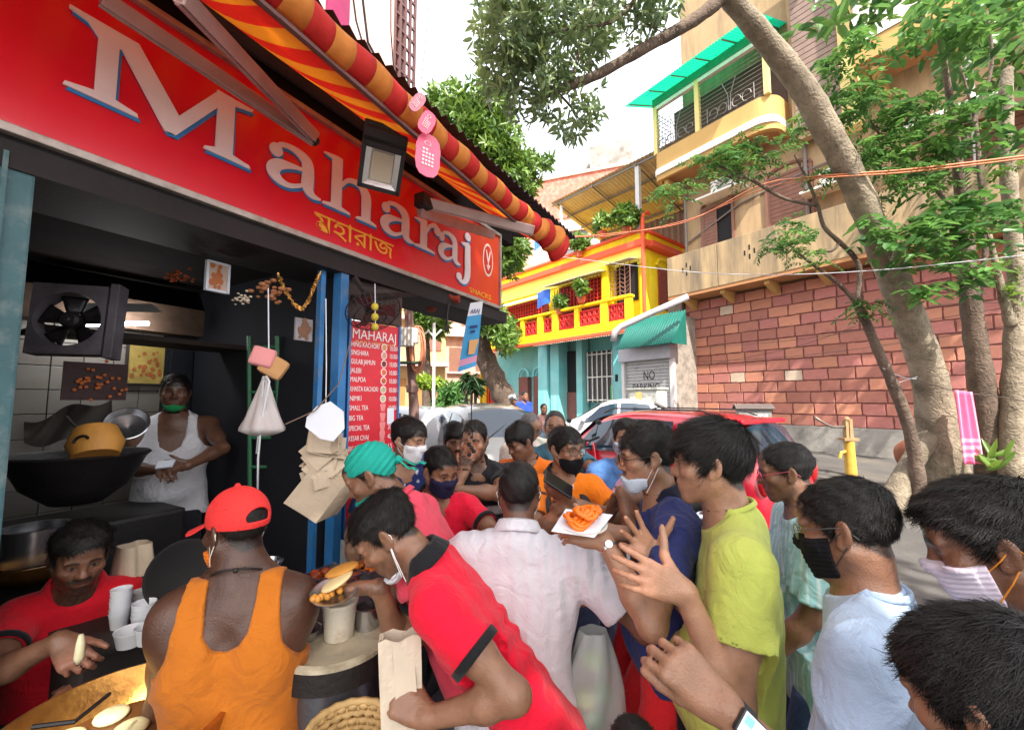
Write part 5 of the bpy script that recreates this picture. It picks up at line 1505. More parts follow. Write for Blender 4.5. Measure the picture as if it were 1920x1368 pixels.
 def legs(P, color, top=None, h=.013, feet=True, stance=.1, step=0.0, knees=.02, name='trousers', colf=None, rough=.85, hip_shift=(0, 0, 0)):
  s = P.s; S = Sdf(.08)
  pel = P.pel + np.asarray(hip_shift)
  gz = P.gz + .07
  fl = np.array((P.f[0], P.f[1], 0)); rl = np.array((P.r[0], P.r[1], 0))
  top = (P.hem + .03) if top is None else top
  S.cap(pel - P.lat * .075 * s + P.dn * .03 * s, pel + P.lat * .075 * s + P.dn * .03 * s, .096 * s, k=.05)
  S.cap(pel - P.lat * .07 * s + P.up * .07 * s, pel + P.lat * .07 * s + P.up * .07 * s, .088 * s, k=.05)
  shoes = Sdf(.06)
  for sd in (1, -1):
   hp = pel + P.lat * sd * .085 * s + P.dn * .04 * s
   an = np.array((pel[0], pel[1], gz)) + rl * sd * stance * s + fl * (step * sd * s - .02) + (fl * .1 * math.sin(max(0, math.acos(np.clip(-P.dn[2], -1, 1)))))
   kn = ik(hp, an, .41 * s, .41 * s, fl + rl * sd * .15)
   S.cap(hp, kn, .092 * s, .066 * s, k=.05); S.cap(kn, an + np.array((0, 0, .03)), .066 * s, .056 * s, k=.05)
   if feet:
    shoes.cap(an + np.array((0, 0, -.03)) - fl * .03, an + np.array((0, 0, -.035)) + fl * .14 * s, .036 * s, .033 * s, k=.02)
  def f(X):
   q = P.tl(X); d = S(X)
   d = d - P.fold(X, q, .006, 'tee')
   return np.maximum(d, (q[:, 2] - top) * s)
  lo, hi = S.bounds()
  V, Q = polygonise(f, lo, hi, h)
  c = colf(P.tl(V), V) if colf else None
  me = np_mesh(name, V, Q, P.base, c)
  if colf: m = M('cloth_tint' + str(rough), (1, 1, 1, 1), rough=rough, var=.07, scale=14, bump=.22, bscale=260, attr='tint', spec=.25, sheen=.1, wrink=.4)
  else: m = M('cloth_' + str([round(v, 3) for v in color[:3]]) + str(rough), color, rough=rough, var=.1, scale=14, bump=.22, bscale=260, spec=.25, sheen=.1, wrink=.4)
  link_mesh(name, me, m, P.root)
  if feet:
   lo, hi = shoes.bounds()
   V, Q = polygonise(lambda X: np.maximum(shoes(X), P.gz + .004 - X[:, 2]), lo, hi, .012)
   link_mesh('shoes', np_mesh('shoes', V, Q, P.base), M('shoe_leather', (.03, .022, .018, 1), rough=.5), P.root)
 def head_part(P, name, f, lo, hi, mat, h=None, colf=None):
  c = P.hw(np.array([(a, b, d) for a in (lo[0], hi[0]) for b in (lo[1], hi[1]) for d in (lo[2], hi[2])]))
  V, Q = polygonise(lambda X: f(P.hl(X)) * P.k, c.min(0), c.max(0), h or P.h * .62)
  me = np_mesh(name, V, Q, P.base, colf(P.hl(V)) if colf else None)
  return link_mesh(name, me, mat, P.root)
 def face_mask(P, color, low=0.0, loops=True, colf=None, loop_col=(.7, .7, .72, 1), hang=False):
  """cloth mask over nose and mouth; low>0 pulls it down to the chin"""
  hs = P.hs
  def f(q):
   d = hs(q) - .0075 - .0035 * np.exp(-((q[:, 2] + .03 + low) / .03) ** 2) * (q[:, 1] > .05)
   d = d - .0012 * np.sin((q[:, 2]) * 2 * math.pi / .011)
   x = np.abs(q[:, 0])
   topz = (-.004 - low) - .3 * x + .18 * x * (x > .05)
   d = np.maximum(d, (q[:, 2] - topz) * .8)
   d = np.maximum(d, (-.118 - low * .35 + .25 * x - q[:, 2]) * .8)
   d = np.maximum(d, (.028 - q[:, 1]) * .8)
   return d
  m = M('mask_' + str([round(v, 3) for v in color[:3]]), color, rough=.9, var=.08, scale=20, bump=.2, bscale=300, spec=.2)
  if colf: m = M('mask_tint', color, rough=.9, var=.06, scale=20, bump=.2, bscale=300, spec=.2, attr='tint')
  o = P.head_part('face_mask', f, (-.085, .01, -.15), (.085, .14, .02), m, colf=colf)
  if loops:
   mb = MB()
   for s_ in (1, -1):
    for z0 in (-.03 - low, -.085 - low * .6):
     a = np.array((s_ * .066, .036, z0)); e = np.array((s_ * .083, -.024, .012 if z0 > -.06 - low else -.02))
     mid = (a + e) / 2 + np.array((s_ * .008, 0, 0))
     mb.tube([Vector(P.hw(v)) for v in (a, mid, e)], .0014 * P.s, 5)
    mb.tube([Vector(P.hw(v)) for v in ((s_ * .083, -.024, .012), (s_ * .088, -.032, -.004), (s_ * .083, -.024, -.02))], .0014 * P.s, 5)
   obj('ear_loop', mb, M('mask_loop' + str(loop_col[0]), loop_col, rough=.8, bump=0), o)
   for ob in o.children: ob.matrix_parent_inverse = Matrix.Identity(4)
  return o
 def glasses(P, color=(.01, .01, .01, 1), r=.023, wire=.0016, low=0.0):
  mb = MB(); lens = MB()
  for s_ in (1, -1):
   c = np.array((s_ * .033, .104, .001 - low))
   pts = []
   for k in range(21):
    a = 2 * math.pi * k / 20
    ca, sa = math.cos(a), math.sin(a)
    x = r * 1.15 * math.copysign(abs(ca) ** .75, ca); z = r * .82 * math.copysign(abs(sa) ** .75, sa)
    pts.append(Vector(P.hw(c + np.array((x, -abs(s_ * .033 + x) * .18 + .006, z)))))
   mb.tube(pts, wire * P.s, 6, caps=False)
   lens.add(pts[:-1], [tuple(range(20))])
   mb.tube([Vector(P.hw(v)) for v in ((s_ * .058, .097, .006 - low), (s_ * .074, .085, .008 - low), (s_ * .084, .0, .012), (s_ * .084, -.02, .008), (s_ * .082, -.04, -.015))], wire * P.s * 1.1, 6)
  mb.tube([Vector(P.hw(v)) for v in ((-.008, .109, .006 - low), (0, .113, .009 - low), (.008, .109, .006 - low))], wire * P.s, 6)
  o = obj('glasses', mb, M('glasses_frame' + str(color[0]), color, rough=.3, bump=0), P.root, smooth=True)
  g = obj('lens', lens, M('lens_glass', (.85, .9, .9, 1), rough=.03, trans=.95, bump=0, var=0, alpha=.35), o)
  return o
# ------------------------------------------------------------------ trees and plants
BARK = mk('pale_bark', C(142, 130, 112), rough=.9, var=.32, scale=5, bump=1.0, bscale=24, stretch=(1, 1, .5), dirt=C(84, 74, 60), dirt_amt=.7, dscale=3.0, wrink=.9)
BARKD = mk('dark_bark', C(104, 88, 76), rough=.92, var=.3, scale=6, bump=.8, bscale=26, stretch=(1, 1, .4), dirt=C(50, 42, 36), dirt_amt=.6, dscale=4, wrink=.9)
LEAF_A = leafmat('leaf_mid', (.09, .15, .07, 1), (.2, .28, .1, 1))
LEAF_B = leafmat('leaf_glossy', (.045, .13, .04, 1), (.13, .29, .06, 1), rough=.3)
LEAF_C = leafmat('leaf_bright', (.06, .14, .02, 1), (.16, .27, .045, 1))
LEAF_D = leafmat('leaf_dark', (.016, .05, .02, 1), (.04, .1, .03, 1), rough=.35)
def leaf_cloud(name, Pn, D, Nn, L, W, tone, mat, parent, droop=.15):
 n = len(Pn)
 D = D / np.linalg.norm(D, axis=1)[:, None]
 S = np.cross(D, Nn); S /= np.maximum(1e-6, np.linalg.norm(S, axis=1))[:, None]
 U = np.cross(S, D)
 L = np.broadcast_to(L, n)[:, None]; W = np.broadcast_to(W, n)[:, None]
 b = Pn; tip = Pn + D * L - U * L * droop
 l1 = Pn + D * L * .3 + S * W * .46 + U * W * .16; l2 = Pn + D * L * .68 + S * W * .4 + U * W * .1 - U * L * droop * .4
 r1 = Pn + D * L * .3 - S * W * .46 + U * W * .16; r2 = Pn + D * L * .68 - S * W * .4 + U * W * .1 - U * L * droop * .4
 V = np.stack([b, r1, r2, tip, l2, l1], 1).reshape(-1, 3)
 o = np.arange(n)[:, None] * 6
 Q = np.concatenate([o + np.array([0, 1, 2, 3]), o + np.array([0, 3, 4, 5])])
 me = np_mesh(name, V, Q, np.array(world_loc(parent)), None, smooth=False)
 a = me.attributes.new('tone', 'FLOAT', 'POINT'); a.data.foreach_set('value', np.repeat(tone, 6).astype(np.float32))
 return link_mesh(name, me, mat, parent)
def in_ellipsoid(rng, n, c, r):
 v = rng.normal(size=(n, 3)); v /= np.linalg.norm(v, axis=1)[:, None]
 return np.asarray(c) + v * (rng.uniform(.05, 1, n) ** .45)[:, None] * np.asarray(r)
def whorls(rng, centers, per, L, W, spread=1.0):
 """rosettes of leaves at twig ends"""
 n = len(centers)
 ax = rng.normal(size=(n, 3)); ax[:, 2] = np.abs(ax[:, 2]) * .6 + .2; ax /= np.linalg.norm(ax, axis=1)[:, None]
 P_, D_, N_, T_ = [], [], [], []
 u = np.cross(ax, np.array((.3, .9, .2))); u /= np.linalg.norm(u, axis=1)[:, None]; w = np.cross(ax, u)
 tone = rng.uniform(0, 1, n)
 for k in range(per):
  a = 2 * math.pi * k / per + rng.uniform(-.35, .35, n)
  d = u * np.cos(a)[:, None] + w * np.sin(a)[:, None] + ax * rng.uniform(.0, .7, n)[:, None] - np.array((0, 0, .25))
  P_.append(centers + d * .02); D_.append(d); N_.append(ax + rng.normal(size=(n, 3)) * .25); T_.append(np.clip(tone + rng.uniform(-.25, .25, n), 0, 1))
 P_, D_, N_, T_ = map(np.concatenate, (P_, D_, N_, T_))
 m = len(P_)
 return P_, D_, N_, L * rng.uniform(.65, 1.2, m), W * rng.uniform(.7, 1.15, m), T_
def sprigs(rng, centers, pairs, RL, L, W):
 """compound leaves: leaflets in pairs along a drooping stalk"""
 n = len(centers)
 d0 = rng.normal(size=(n, 3)); d0[:, 2] = d0[:, 2] * .5 + .05; d0 /= np.linalg.norm(d0, axis=1)[:, None]
 s = np.cross(d0, np.array((0, 0, 1.0))); s /= np.maximum(1e-6, np.linalg.norm(s, axis=1))[:, None]
 rl = RL * rng.uniform(.6, 1.2, n)[:, None]
 tone = rng.uniform(0, 1, n)
 P_, D_, N_, T_ = [], [], [], []
 for k in range(pairs):
  t = (k + .6) / pairs
  p = centers + d0 * rl * t - np.array((0, 0, 1.0)) * rl * .42 * t * t
  for sg_ in (-1, 1):
   P_.append(p); D_.append(s * sg_ + d0 * .45 - np.array((0, 0, .28)) + rng.normal(size=(n, 3)) * .12); N_.append(np.array((0, 0, 1.0)) + rng.normal(size=(n, 3)) * .3)
   T_.append(np.clip(tone + rng.uniform(-.2, .2, n), 0, 1))
 P_, D_, N_, T_ = map(np.concatenate, (P_, D_, N_, T_)); m = len(P_)
 return P_, D_, N_, L * rng.uniform(.75, 1.15, m), W * rng.uniform(.8, 1.1, m), T_
def pxe(px, py, rx, ry, d, dd):
 return np.array(at(px, py, d)), np.array((rx * d / FPX, dd, ry * d / FPX))
def smooth_path(pts, n=5):
 out = []
 P_ = [np.asarray(p, float) for p in pts]
 for i in range(len(P_) - 1):
  p0, p1, p2, p3 = P_[max(i - 1, 0)], P_[i], P_[i + 1], P_[min(i + 2, len(P_) - 1)]
  for k in range(n):
   t = k / n
   out.append(.5 * ((2 * p1) + (p2 - p0) * t + (2 * p0 - 5 * p1 + 4 * p2 - p3) * t * t + (3 * p1 - p0 - 3 * p2 + p3) * t ** 3))
 out.append(P_[-1]); return out
def limb(m, spec, seg=14, rough=.04, seed=1, n=6, wf=1.0):
 """spec: (px, py, depth, width in px)"""
 q = smooth_path([(*at(a, b, c), w * c / FPX / 2) for a, b, c, w in spec], n)
 r = random.Random(seed)
 m.tube([Vector(x[:3]) for x in q], [x[3] * wf * (1 + rough * math.sin(i * 1.7 + seed) + r.uniform(-rough, rough)) for i, x in enumerate(q)], seg)
t = thing('street_tree', 'big pale-barked tree leaning from the right across the street towards the sky', 'tree', Vector((at(1775, 960, 6.7).x, at(1775, 960, 6.7).y, .05)))
mb = MB()
limb(mb, [(1795, 1010, 6.75, 170), (1775, 930, 6.7, 118), (1764, 860, 6.65, 92), (1752, 760, 6.6, 74), (1735, 680, 6.5, 68), (1698, 580, 6.35, 64), (1655, 470, 6.15, 60), (1597, 333, 5.9, 57), (1545, 235, 5.75, 58), (1507, 167, 5.65, 55), (1440, 80, 5.5, 50), (1372, 0, 5.35, 46), (1325, -60, 5.2, 42), (1230, -230, 4.9, 34), (1000, -500, 4.4, 26)], 20, .03, 3, 6, .76)
for (px, py, d, r_) in ((1486, 112, 5.5, .06), (1556, 226, 5.68, .06), (1604, 300, 5.8, .055)):
 mb.ball(at(px, py, d + .02), r_ * 1.2, 12, 8, None, (1, 1, 1.2))
for (a, b) in (((1640, 900), (1700, 820)), ((1850, 960), (1795, 830))):
 limb(mb, [(a[0] + 30, 985, 6.5, 40), (a[0] + 50, 900, 6.55, 36), (1762, 790, 6.6, 30)], 10, .05, 5)
obj('trunk', mb, BARK, t, smooth=True)
mb = MB()
limb(mb, [(1352, -10, 5.3, 34), (1340, 8, 5.3, 26), (1290, 45, 5.25, 23), (1200, 95, 5.2, 21), (1110, 145, 5.15, 18), (1030, 172, 5.1, 16)], 12, .05, 8)
obj('limb', mb, BARKD, t, smooth=True)
mb = MB()
for pts in ([(1125, -20, 5.0, 10), (1090, 70, 5.0, 7), (1075, 150, 5.0, 3)], [(1210, -30, 5.0, 9), (1150, 40, 5.0, 7), (1040, 60, 5.0, 4), (960, 110, 5.0, 2)], [(1000, -40, 4.9, 9), (985, 60, 4.9, 6), (1000, 150, 4.9, 3)], [(1110, 60, 5, 5), (1020, 20, 5, 4), (930, 30, 5, 2)], [(1185, -20, 5.1, 7), (1195, 30, 5.1, 4), (1240, 60, 5.1, 2)], [(1040, 168, 5.1, 6), (1070, 200, 5.1, 4), (1090, 230, 5.1, 2)], [(1050, 165, 5.1, 6), (1010, 190, 5.1, 4), (960, 180, 5.1, 2)]):
 limb(mb, pts, 6, .05, 2, 4)
obj('twigs', mb, BARKD, t)['kind'] = 'stuff'
rng = np.random.default_rng(5)
cs = []
for (px, py, rx, ry, d, dd, n) in ((960, 40, 80, 70, 4.9, .8, 260), (1040, 60, 90, 80, 5.0, .9, 330), (940, 100, 65, 55, 4.8, .6, 150), (1010, 150, 60, 50, 5.0, .6, 150), (1090, 210, 50, 40, 5.0, .4, 62), (1065, 240, 28, 18, 5.0, .3, 22), (1120, 20, 70, 50, 5.1, .8, 190), (1180, -5, 70, 45, 5.1, .8, 150), (1215, 40, 30, 25, 5.1, .4, 30), (1245, 15, 30, 30, 5.1, .4, 40), (1000, -20, 120, 50, 4.8, 1.2, 200), (1130, 75, 18, 14, 5, .2, 12), (925, 150, 35, 30, 4.9, .4, 40), (985, 195, 40, 24, 5, .4, 44)):
 c, r_ = pxe(px, py, rx, ry, d, dd); cs.append(in_ellipsoid(rng, int(n * .41), c, r_))
c1 = np.concatenate(cs)
W1 = whorls(rng, c1, 6, .14, .048)
over = []  # unseen leaf mass overhead and behind the camera, added to shade the crowd
for (x, y, z, rx, ry, rz, n) in ((.8, -2.2, 8.6, 3.2, 2.6, 1.0, 900), (-1.2, -3.6, 8.8, 2.8, 2.4, 1.0, 650), (2.6, -3.8, 8.6, 2.6, 2.4, 1.0, 620), (.8, -5.4, 8.8, 3.2, 1.6, .9, 560), (3.6, -1.0, 8.6, 2.0, 2.2, .9, 300), (-2.6, -1.6, 8.8, 2.0, 2.0, .9, 300), (1.5, .2, 8.8, 2.4, 1.6, .8, 300), (4.6, -3.6, 8.8, 1.6, 2.0, .8, 240)):
 over.append(in_ellipsoid(rng, n, (x, y, z), (rx, ry, rz)))
W2 = whorls(rng, np.concatenate(over)[::4], 5, .42, .19)
A_ = [np.concatenate([a, b_]) for a, b_ in zip(W1, W2)]
leaf_cloud('crown', *A_[:3], A_[3], A_[4], A_[5], LEAF_A, t)['kind'] = 'stuff'
mb = MB()
for (x, y, z) in ((.8, -2.2, 8.6), (-1.2, -3.6, 8.8), (2.6, -3.8, 8.6), (.8, -5.2, 8.8), (3.4, -.6, 8.6)):
 a = at(1000, -500, 4.4); mb.tube([a, (a + Vector((x, y, z))) / 2 + Vector((0, 0, .4)), Vector((x, y, z))], [.07, .05, .03], 7)
obj('high_limbs', mb, BARKD, t)['kind'] = 'stuff'
t = thing('slim_tree', 'slim crooked young tree with feathery leaves tied to the big tree by cords', 'tree', Vector((at(1722, 960, 6.4).x, at(1722, 960, 6.4).y, .04)))
mb = MB()
limb(mb, [(1726, 980, 6.4, 34), (1720, 890, 6.4, 24), (1704, 800, 6.35, 21), (1672, 715, 6.3, 18), (1645, 655, 6.3, 16), (1622, 600, 6.25, 15), (1606, 568, 6.2, 14)], 12, .05, 4)
obj('trunk', mb, BARKD, t, smooth=True)
mb = MB()
for p in ([(1608, 570, 6.2, 11), (1612, 510, 6.2, 9), (1600, 480, 6.2, 9), (1572, 452, 6.2, 8), (1545, 425, 6.2, 7), (1533, 385, 6.2, 6), (1515, 340, 6.2, 5), (1490, 290, 6.2, 4)],
          [(1606, 568, 6.2, 9), (1575, 535, 6.2, 7), (1530, 500, 6.2, 6), (1490, 470, 6.2, 4)], [(1533, 385, 6.2, 6), (1470, 372, 6.15, 6), (1405, 335, 6.1, 6), (1345, 310, 6.1, 3)],
          [(1575, 452, 6.2, 6), (1560, 470, 6.2, 5), (1530, 470, 6.2, 3)], [(1515, 340, 6.2, 5), (1560, 320, 6.2, 4), (1590, 290, 6.2, 2)], [(1405, 335, 6.1, 4), (1330, 330, 6.1, 3), (1270, 355, 6.1, 2)]):
 limb(mb, p, 8, .05, 6, 4)
obj('branches', mb, BARKD, t, smooth=True)['kind'] = 'stuff'
cs = []
for (px, py, rx, ry, d, dd, n) in ((1340, 305, 55, 22, 6.1, .3, 46), (1385, 275, 42, 24, 6.1, .3, 34), (1400, 315, 40, 18, 6.1, .3, 26), (1265, 362, 34, 22, 6.1, .25, 26), (1490, 440, 38, 40, 6.1, .3, 40), (1465, 455, 26, 16, 6.1, .2, 10), (1545, 330, 30, 26, 6.1, .3, 18), (1500, 240, 18, 40, 6.1, .2, 16), (1620, 575, 28, 16, 6.1, .2, 20), (1530, 480, 34, 14, 6.1, .2, 12), (1430, 300, 26, 20, 6.1, .3, 12), (1440, 462, 14, 10, 6.1, .2, 5)):
 c, r_ = pxe(px, py, rx, ry, d, dd); cs.append(in_ellipsoid(rng, n, c, r_))
S_1 = sprigs(rng, np.concatenate(cs), 6, .24, .085, .03)
leaf_cloud('crown', *S_1[:3], S_1[3], S_1[4], S_1[5], LEAF_B, t)['kind'] = 'stuff'
t = thing('dark_tree', 'straight dark-stemmed tree with dense glossy leaves right of the leaning trunk', 'tree', Vector((at(1862, 960, 6.5).x, at(1862, 960, 6.5).y, .04)))
mb = MB()
limb(mb, [(1872, 990, 6.5, 60), (1860, 900, 6.5, 46), (1850, 800, 6.45, 42), (1838, 700, 6.4, 38), (1824, 600, 6.35, 32), (1815, 520, 6.3, 28), (1808, 420, 6.3, 22), (1795, 300, 6.2, 16), (1780, 180, 6.2, 11), (1760, 60, 6.1, 8)], 14, .04, 2)
obj('trunk', mb, BARKD, t, smooth=True)
mb = MB()
for p in ([(1808, 420, 6.3, 10), (1760, 360, 6.2, 8), (1700, 300, 6.1, 6), (1640, 240, 6.0, 4), (1600, 150, 6, 3)], [(1795, 300, 6.2, 9), (1830, 220, 6.2, 7), (1860, 120, 6.2, 5), (1850, 20, 6.2, 4)], [(1812, 460, 6.2, 8), (1750, 440, 6.1, 6), (1690, 470, 6, 3)], [(1832, 560, 6.3, 12), (1848, 460, 6.3, 9), (1836, 320, 6.3, 7), (1828, 230, 6.3, 5), (1800, 120, 6.3, 3)]):
 limb(mb, p, 8, .05, 7, 4)
obj('branches', mb, BARKD, t, smooth=True)['kind'] = 'stuff'
cs, cb = [], []
for (px, py, rx, ry, d, dd, n) in ((1590, 110, 42, 55, 5.9, .4, 60), (1600, 190, 52, 45, 5.9, .45, 70), (1660, 215, 55, 40, 6.0, .5, 60), (1700, 265, 75, 55, 6.0, .6, 120), (1650, 290, 45, 35, 5.9, .4, 50), (1770, 300, 60, 48, 6.0, .5, 78), (1690, 340, 55, 26, 5.9, .4, 46), (1720, 215, 46, 30, 6, .4, 36)):
 c, r_ = pxe(px, py, rx, ry, d, dd); cs.append(in_ellipsoid(rng, int(n * .62), c, r_))
for (px, py, rx, ry, d, dd, n) in ((1790, 40, 85, 55, 5.6, .6, 44), (1740, 40, 50, 40, 5.6, .4, 20), (1860, 60, 50, 60, 5.6, .5, 26), (1850, 180, 40, 60, 5.6, .4, 18), (1820, 250, 50, 50, 5.6, .4, 18), (1870, 260, 30, 30, 5.6, .3, 8), (1760, 420, 70, 45, 5.7, .5, 44), (1700, 455, 50, 30, 5.6, .4, 22), (1810, 460, 60, 50, 5.7, .5, 44), (1780, 520, 60, 26, 5.6, .4, 24), (1730, 540, 30, 16, 5.5, .2, 8), (1850, 400, 40, 36, 5.7, .4, 18), (1640, 430, 26, 36, 5.7, .3, 16), (1800, 380, 60, 30, 5.7, .4, 24)):
 c, r_ = pxe(px, py, rx, ry, d, dd); cb.append(in_ellipsoid(rng, int(n * .75), c, r_))
S_2 = sprigs(rng, np.concatenate(cs), 6, .26, .105, .042)
leaf_cloud('crown', *S_2[:3], S_2[3], S_2[4], S_2[5], LEAF_B, t)['kind'] = 'stuff'
S_3 = sprigs(rng, np.concatenate(cb), 3, .25, .17, .085)
leaf_cloud('crown', *S_3[:3], S_3[3], S_3[4], S_3[5] * .75, LEAF_B, t)['kind'] = 'stuff'
up = [in_ellipsoid(rng, n, c, r_) for c, r_, n in (((8.6, 6.6, 9.4), (1.6, 1.4, .8), 70), ((10.4, 8.2, 9.2), (1.5, 1.5, .9), 60), ((7.2, 8.2, 10.2), (1.4, 1.2, .7), 40), ((11.6, 6.4, 8.6), (1.4, 1.4, .9), 50))]  # unseen leaves above the view, added to throw dappled shade on the wall
S_5 = whorls(rng, np.concatenate(up), 5, .38, .16)
leaf_cloud('shade_crown', *S_5[:3], S_5[3], S_5[4], S_5[5], LEAF_B, t)['kind'] = 'stuff'
t = thing('lopped_tree', 'bare lopped grey stem at the far right edge of the pavement', 'tree', Vector((at(1900, 960, 6.2).x, at(1900, 960, 6.2).y, .04)))
mb = MB()
limb(mb, [(1908, 990, 6.2, 52), (1900, 880, 6.2, 40), (1898, 760, 6.2, 34), (1903, 640, 6.2, 32), (1905, 520, 6.2, 26), (1896, 400, 6.2, 24), (1888, 280, 6.2, 22), (1886, 170, 6.2, 20), (1890, 130, 6.2, 15)], 12, .05, 9)
limb(mb, [(1896, 610, 6.15, 20), (1882, 560, 6.15, 14), (1868, 500, 6.15, 10), (1855, 440, 6.15, 7)], 8, .05, 4)
obj('trunk', mb, BARK, t, smooth=True)
S_4 = sprigs(rng, np.concatenate([in_ellipsoid(rng, 14, *pxe(1895, 545, 26, 18, 6.1, .2)), in_ellipsoid(rng, 10, *pxe(1880, 500, 26, 12, 6.1, .2)), in_ellipsoid(rng, 10, *pxe(1895, 310, 22, 18, 6.0, .2))]), 5, .2, .08, .035)
leaf_cloud('foliage', *S_4[:3], S_4[3], S_4[4], S_4[5], LEAF_C, t)['kind'] = 'stuff'
def lane_tree(label, trunk, clusters, mat, L, W, per=6, bark=BARKD, seed=1, limbs=()):
 b0 = at(*trunk[0][:3]); t = thing('street_tree', label, 'tree', Vector((b0.x, b0.y, ground_z(b0.x, b0.y))))
 mb = MB(); limb(mb, trunk, 12, .06, seed)
 for l in limbs: limb(mb, l, 8, .05, seed)
 obj('trunk', mb, bark, t, smooth=True)
 r = np.random.default_rng(seed)
 c = np.concatenate([in_ellipsoid(r, int(n * 1.7), *pxe(px, py, rx, ry, d, dd)) for (px, py, rx, ry, d, dd, n) in clusters])
 w = whorls(r, c, per, L, W)
 leaf_cloud('crown', *w[:3], w[3], w[4], w[5], mat, t)['kind'] = 'stuff'
 return t
lane_tree('dark-trunked tree leaning left over the lane with a bright green crown above the awning end',
          [(968, 800, 13, 50), (945, 745, 13, 44), (918, 690, 13, 38), (900, 640, 13, 34), (892, 600, 13, 32), (905, 540, 13, 28), (925, 470, 13, 24), (945, 400, 13, 20), (955, 345, 13, 14)],
          [(850, 215, 45, 45, 13, 1.2, 70), (900, 230, 60, 60, 13, 1.4, 170), (870, 290, 60, 50, 13, 1.3, 130), (930, 290, 60, 55, 13, 1.4, 150), (960, 350, 45, 36, 13, 1.2, 90), (985, 320, 34, 24, 13, 1, 46), (955, 470, 34, 50, 12.5, 1, 120), (920, 190, 50, 30, 13, 1, 60), (1020, 305, 18, 10, 13, .5, 10), (890, 345, 50, 40, 13, 1, 80), (985, 380, 20, 22, 13, .6, 30), (925, 600, 40, 26, 12.6, .8, 56), (945, 640, 24, 24, 12.4, .6, 30), (820, 190, 26, 20, 13, .6, 20)],
          LEAF_C, .25, .095, seed=3, limbs=([(925, 470, 13, 14), (890, 400, 13, 10), (870, 320, 13, 6)], [(945, 400, 13, 12), (975, 340, 13, 8), (1000, 310, 13, 4)], [(905, 540, 13, 12), (960, 500, 12.6, 7), (965, 460, 12.5, 4)]))
lane_tree('leafy green tree seen under the sign beside the utility pole', [(800, 800, 17, 22), (800, 700, 17, 18), (795, 610, 17, 14)],
          [(795, 580, 30, 34, 17, 1.4, 130), (812, 610, 26, 22, 17, 1.2, 80), (790, 545, 26, 26, 17, 1.2, 70), (835, 560, 20, 16, 17, 1, 30)], LEAF_C, .3, .12, seed=6)
def plant(name, label, cat, base, cl, mat, L, W, stem, kind='whorl', seed=1):
 b0 = at(*base); t = thing(name, label, cat, Vector((b0.x, b0.y, ground_z(b0.x, b0.y))))
 mb = MB()
 for s in stem: limb(mb, s, 7, .08, seed, 4)
 obj('stem', mb, BARKD, t, smooth=True)
 r = np.random.default_rng(seed)
 c = np.concatenate([in_ellipsoid(r, n, *pxe(px, py, rx, ry, d, dd)) for (px, py, rx, ry, d, dd, n) in cl])
 w = whorls(r, c, 6, L, W)
 leaf_cloud('foliage', *w[:3], w[3], w[4], w[5], mat, t)['kind'] = 'stuff'
plant('clipped_tree', 'small flat-topped clipped tree with lime green leaves behind the white car', 'tree', (812, 800, 11), [(805, 718, 28, 9, 11, .4, 120), (795, 712, 14, 7, 11, .3, 40), (822, 720, 12, 6, 11, .3, 30)], leafmat('leaf_lime', (.16, .26, .02, 1), (.3, .42, .05, 1)), .13, .06, [[(812, 800, 11, 4), (810, 760, 11, 4), (806, 735, 11, 3), (800, 720, 11, 2)], [(810, 760, 11, 3), (816, 740, 11, 3), (818, 722, 11, 2)]], seed=2)
plant('shrub', 'bushy dark green shrub between the clipped tree and the silver hatchback', 'shrub', (850, 800, 10.5), [(848, 740, 24, 22, 10.5, .5, 90), (835, 760, 24, 18, 10.5, .5, 70), (862, 755, 16, 16, 10.5, .4, 40)], LEAF_B, .2, .07, [[(850, 800, 10.5, 5), (848, 750, 10.5, 3)]], seed=3)
b0 = at(885, 800, 9.5); t = thing('cane_plant', 'dark spiky potted plant with drooping strap leaves behind the silver hatchback', 'plant', Vector((b0.x, b0.y, ground_z(b0.x, b0.y))))
mb = MB()
for dx in (-6, 0, 5): limb(mb, [(885 + dx, 810, 9.5, 7), (884 + dx * 1.6, 750, 9.5, 6), (886 + dx * 2, 712, 9.5, 5)], 6, .05, 2, 3)
obj('stem', mb, BARKD, t)
r = np.random.default_rng(9); n = 130
c = in_ellipsoid(r, n, *pxe(886, 718, 13, 20, 9.5, .25)); d = r.normal(size=(n, 3)); d[:, 2] = d[:, 2] * .5 - .1
leaf_cloud('foliage', c, d, np.tile((0, 0, 1.0), (n, 1)) + r.normal(size=(n, 3)) * .2, .34 * r.uniform(.6, 1.1, n), .045, r.uniform(0, 1, n), LEAF_D, t, droop=.45)['kind'] = 'stuff'
b0 = at(1860, 880, 6.0); t = thing('weed_plant', 'bright green broad-leaved weed at the foot of the dark tree', 'plant', b0)
n = 16; r = np.random.default_rng(4); c = np.tile(np.array(at(1858, 868, 6.0)), (n, 1)) + r.normal(size=(n, 3)) * .05
d = r.normal(size=(n, 3)); d[:, 2] = np.abs(d[:, 2]) + .5
leaf_cloud('foliage', c, d, r.normal(size=(n, 3)), .32 * r.uniform(.6, 1.1, n), .08, r.uniform(.3, 1, n), LEAF_C, t, droop=.3)
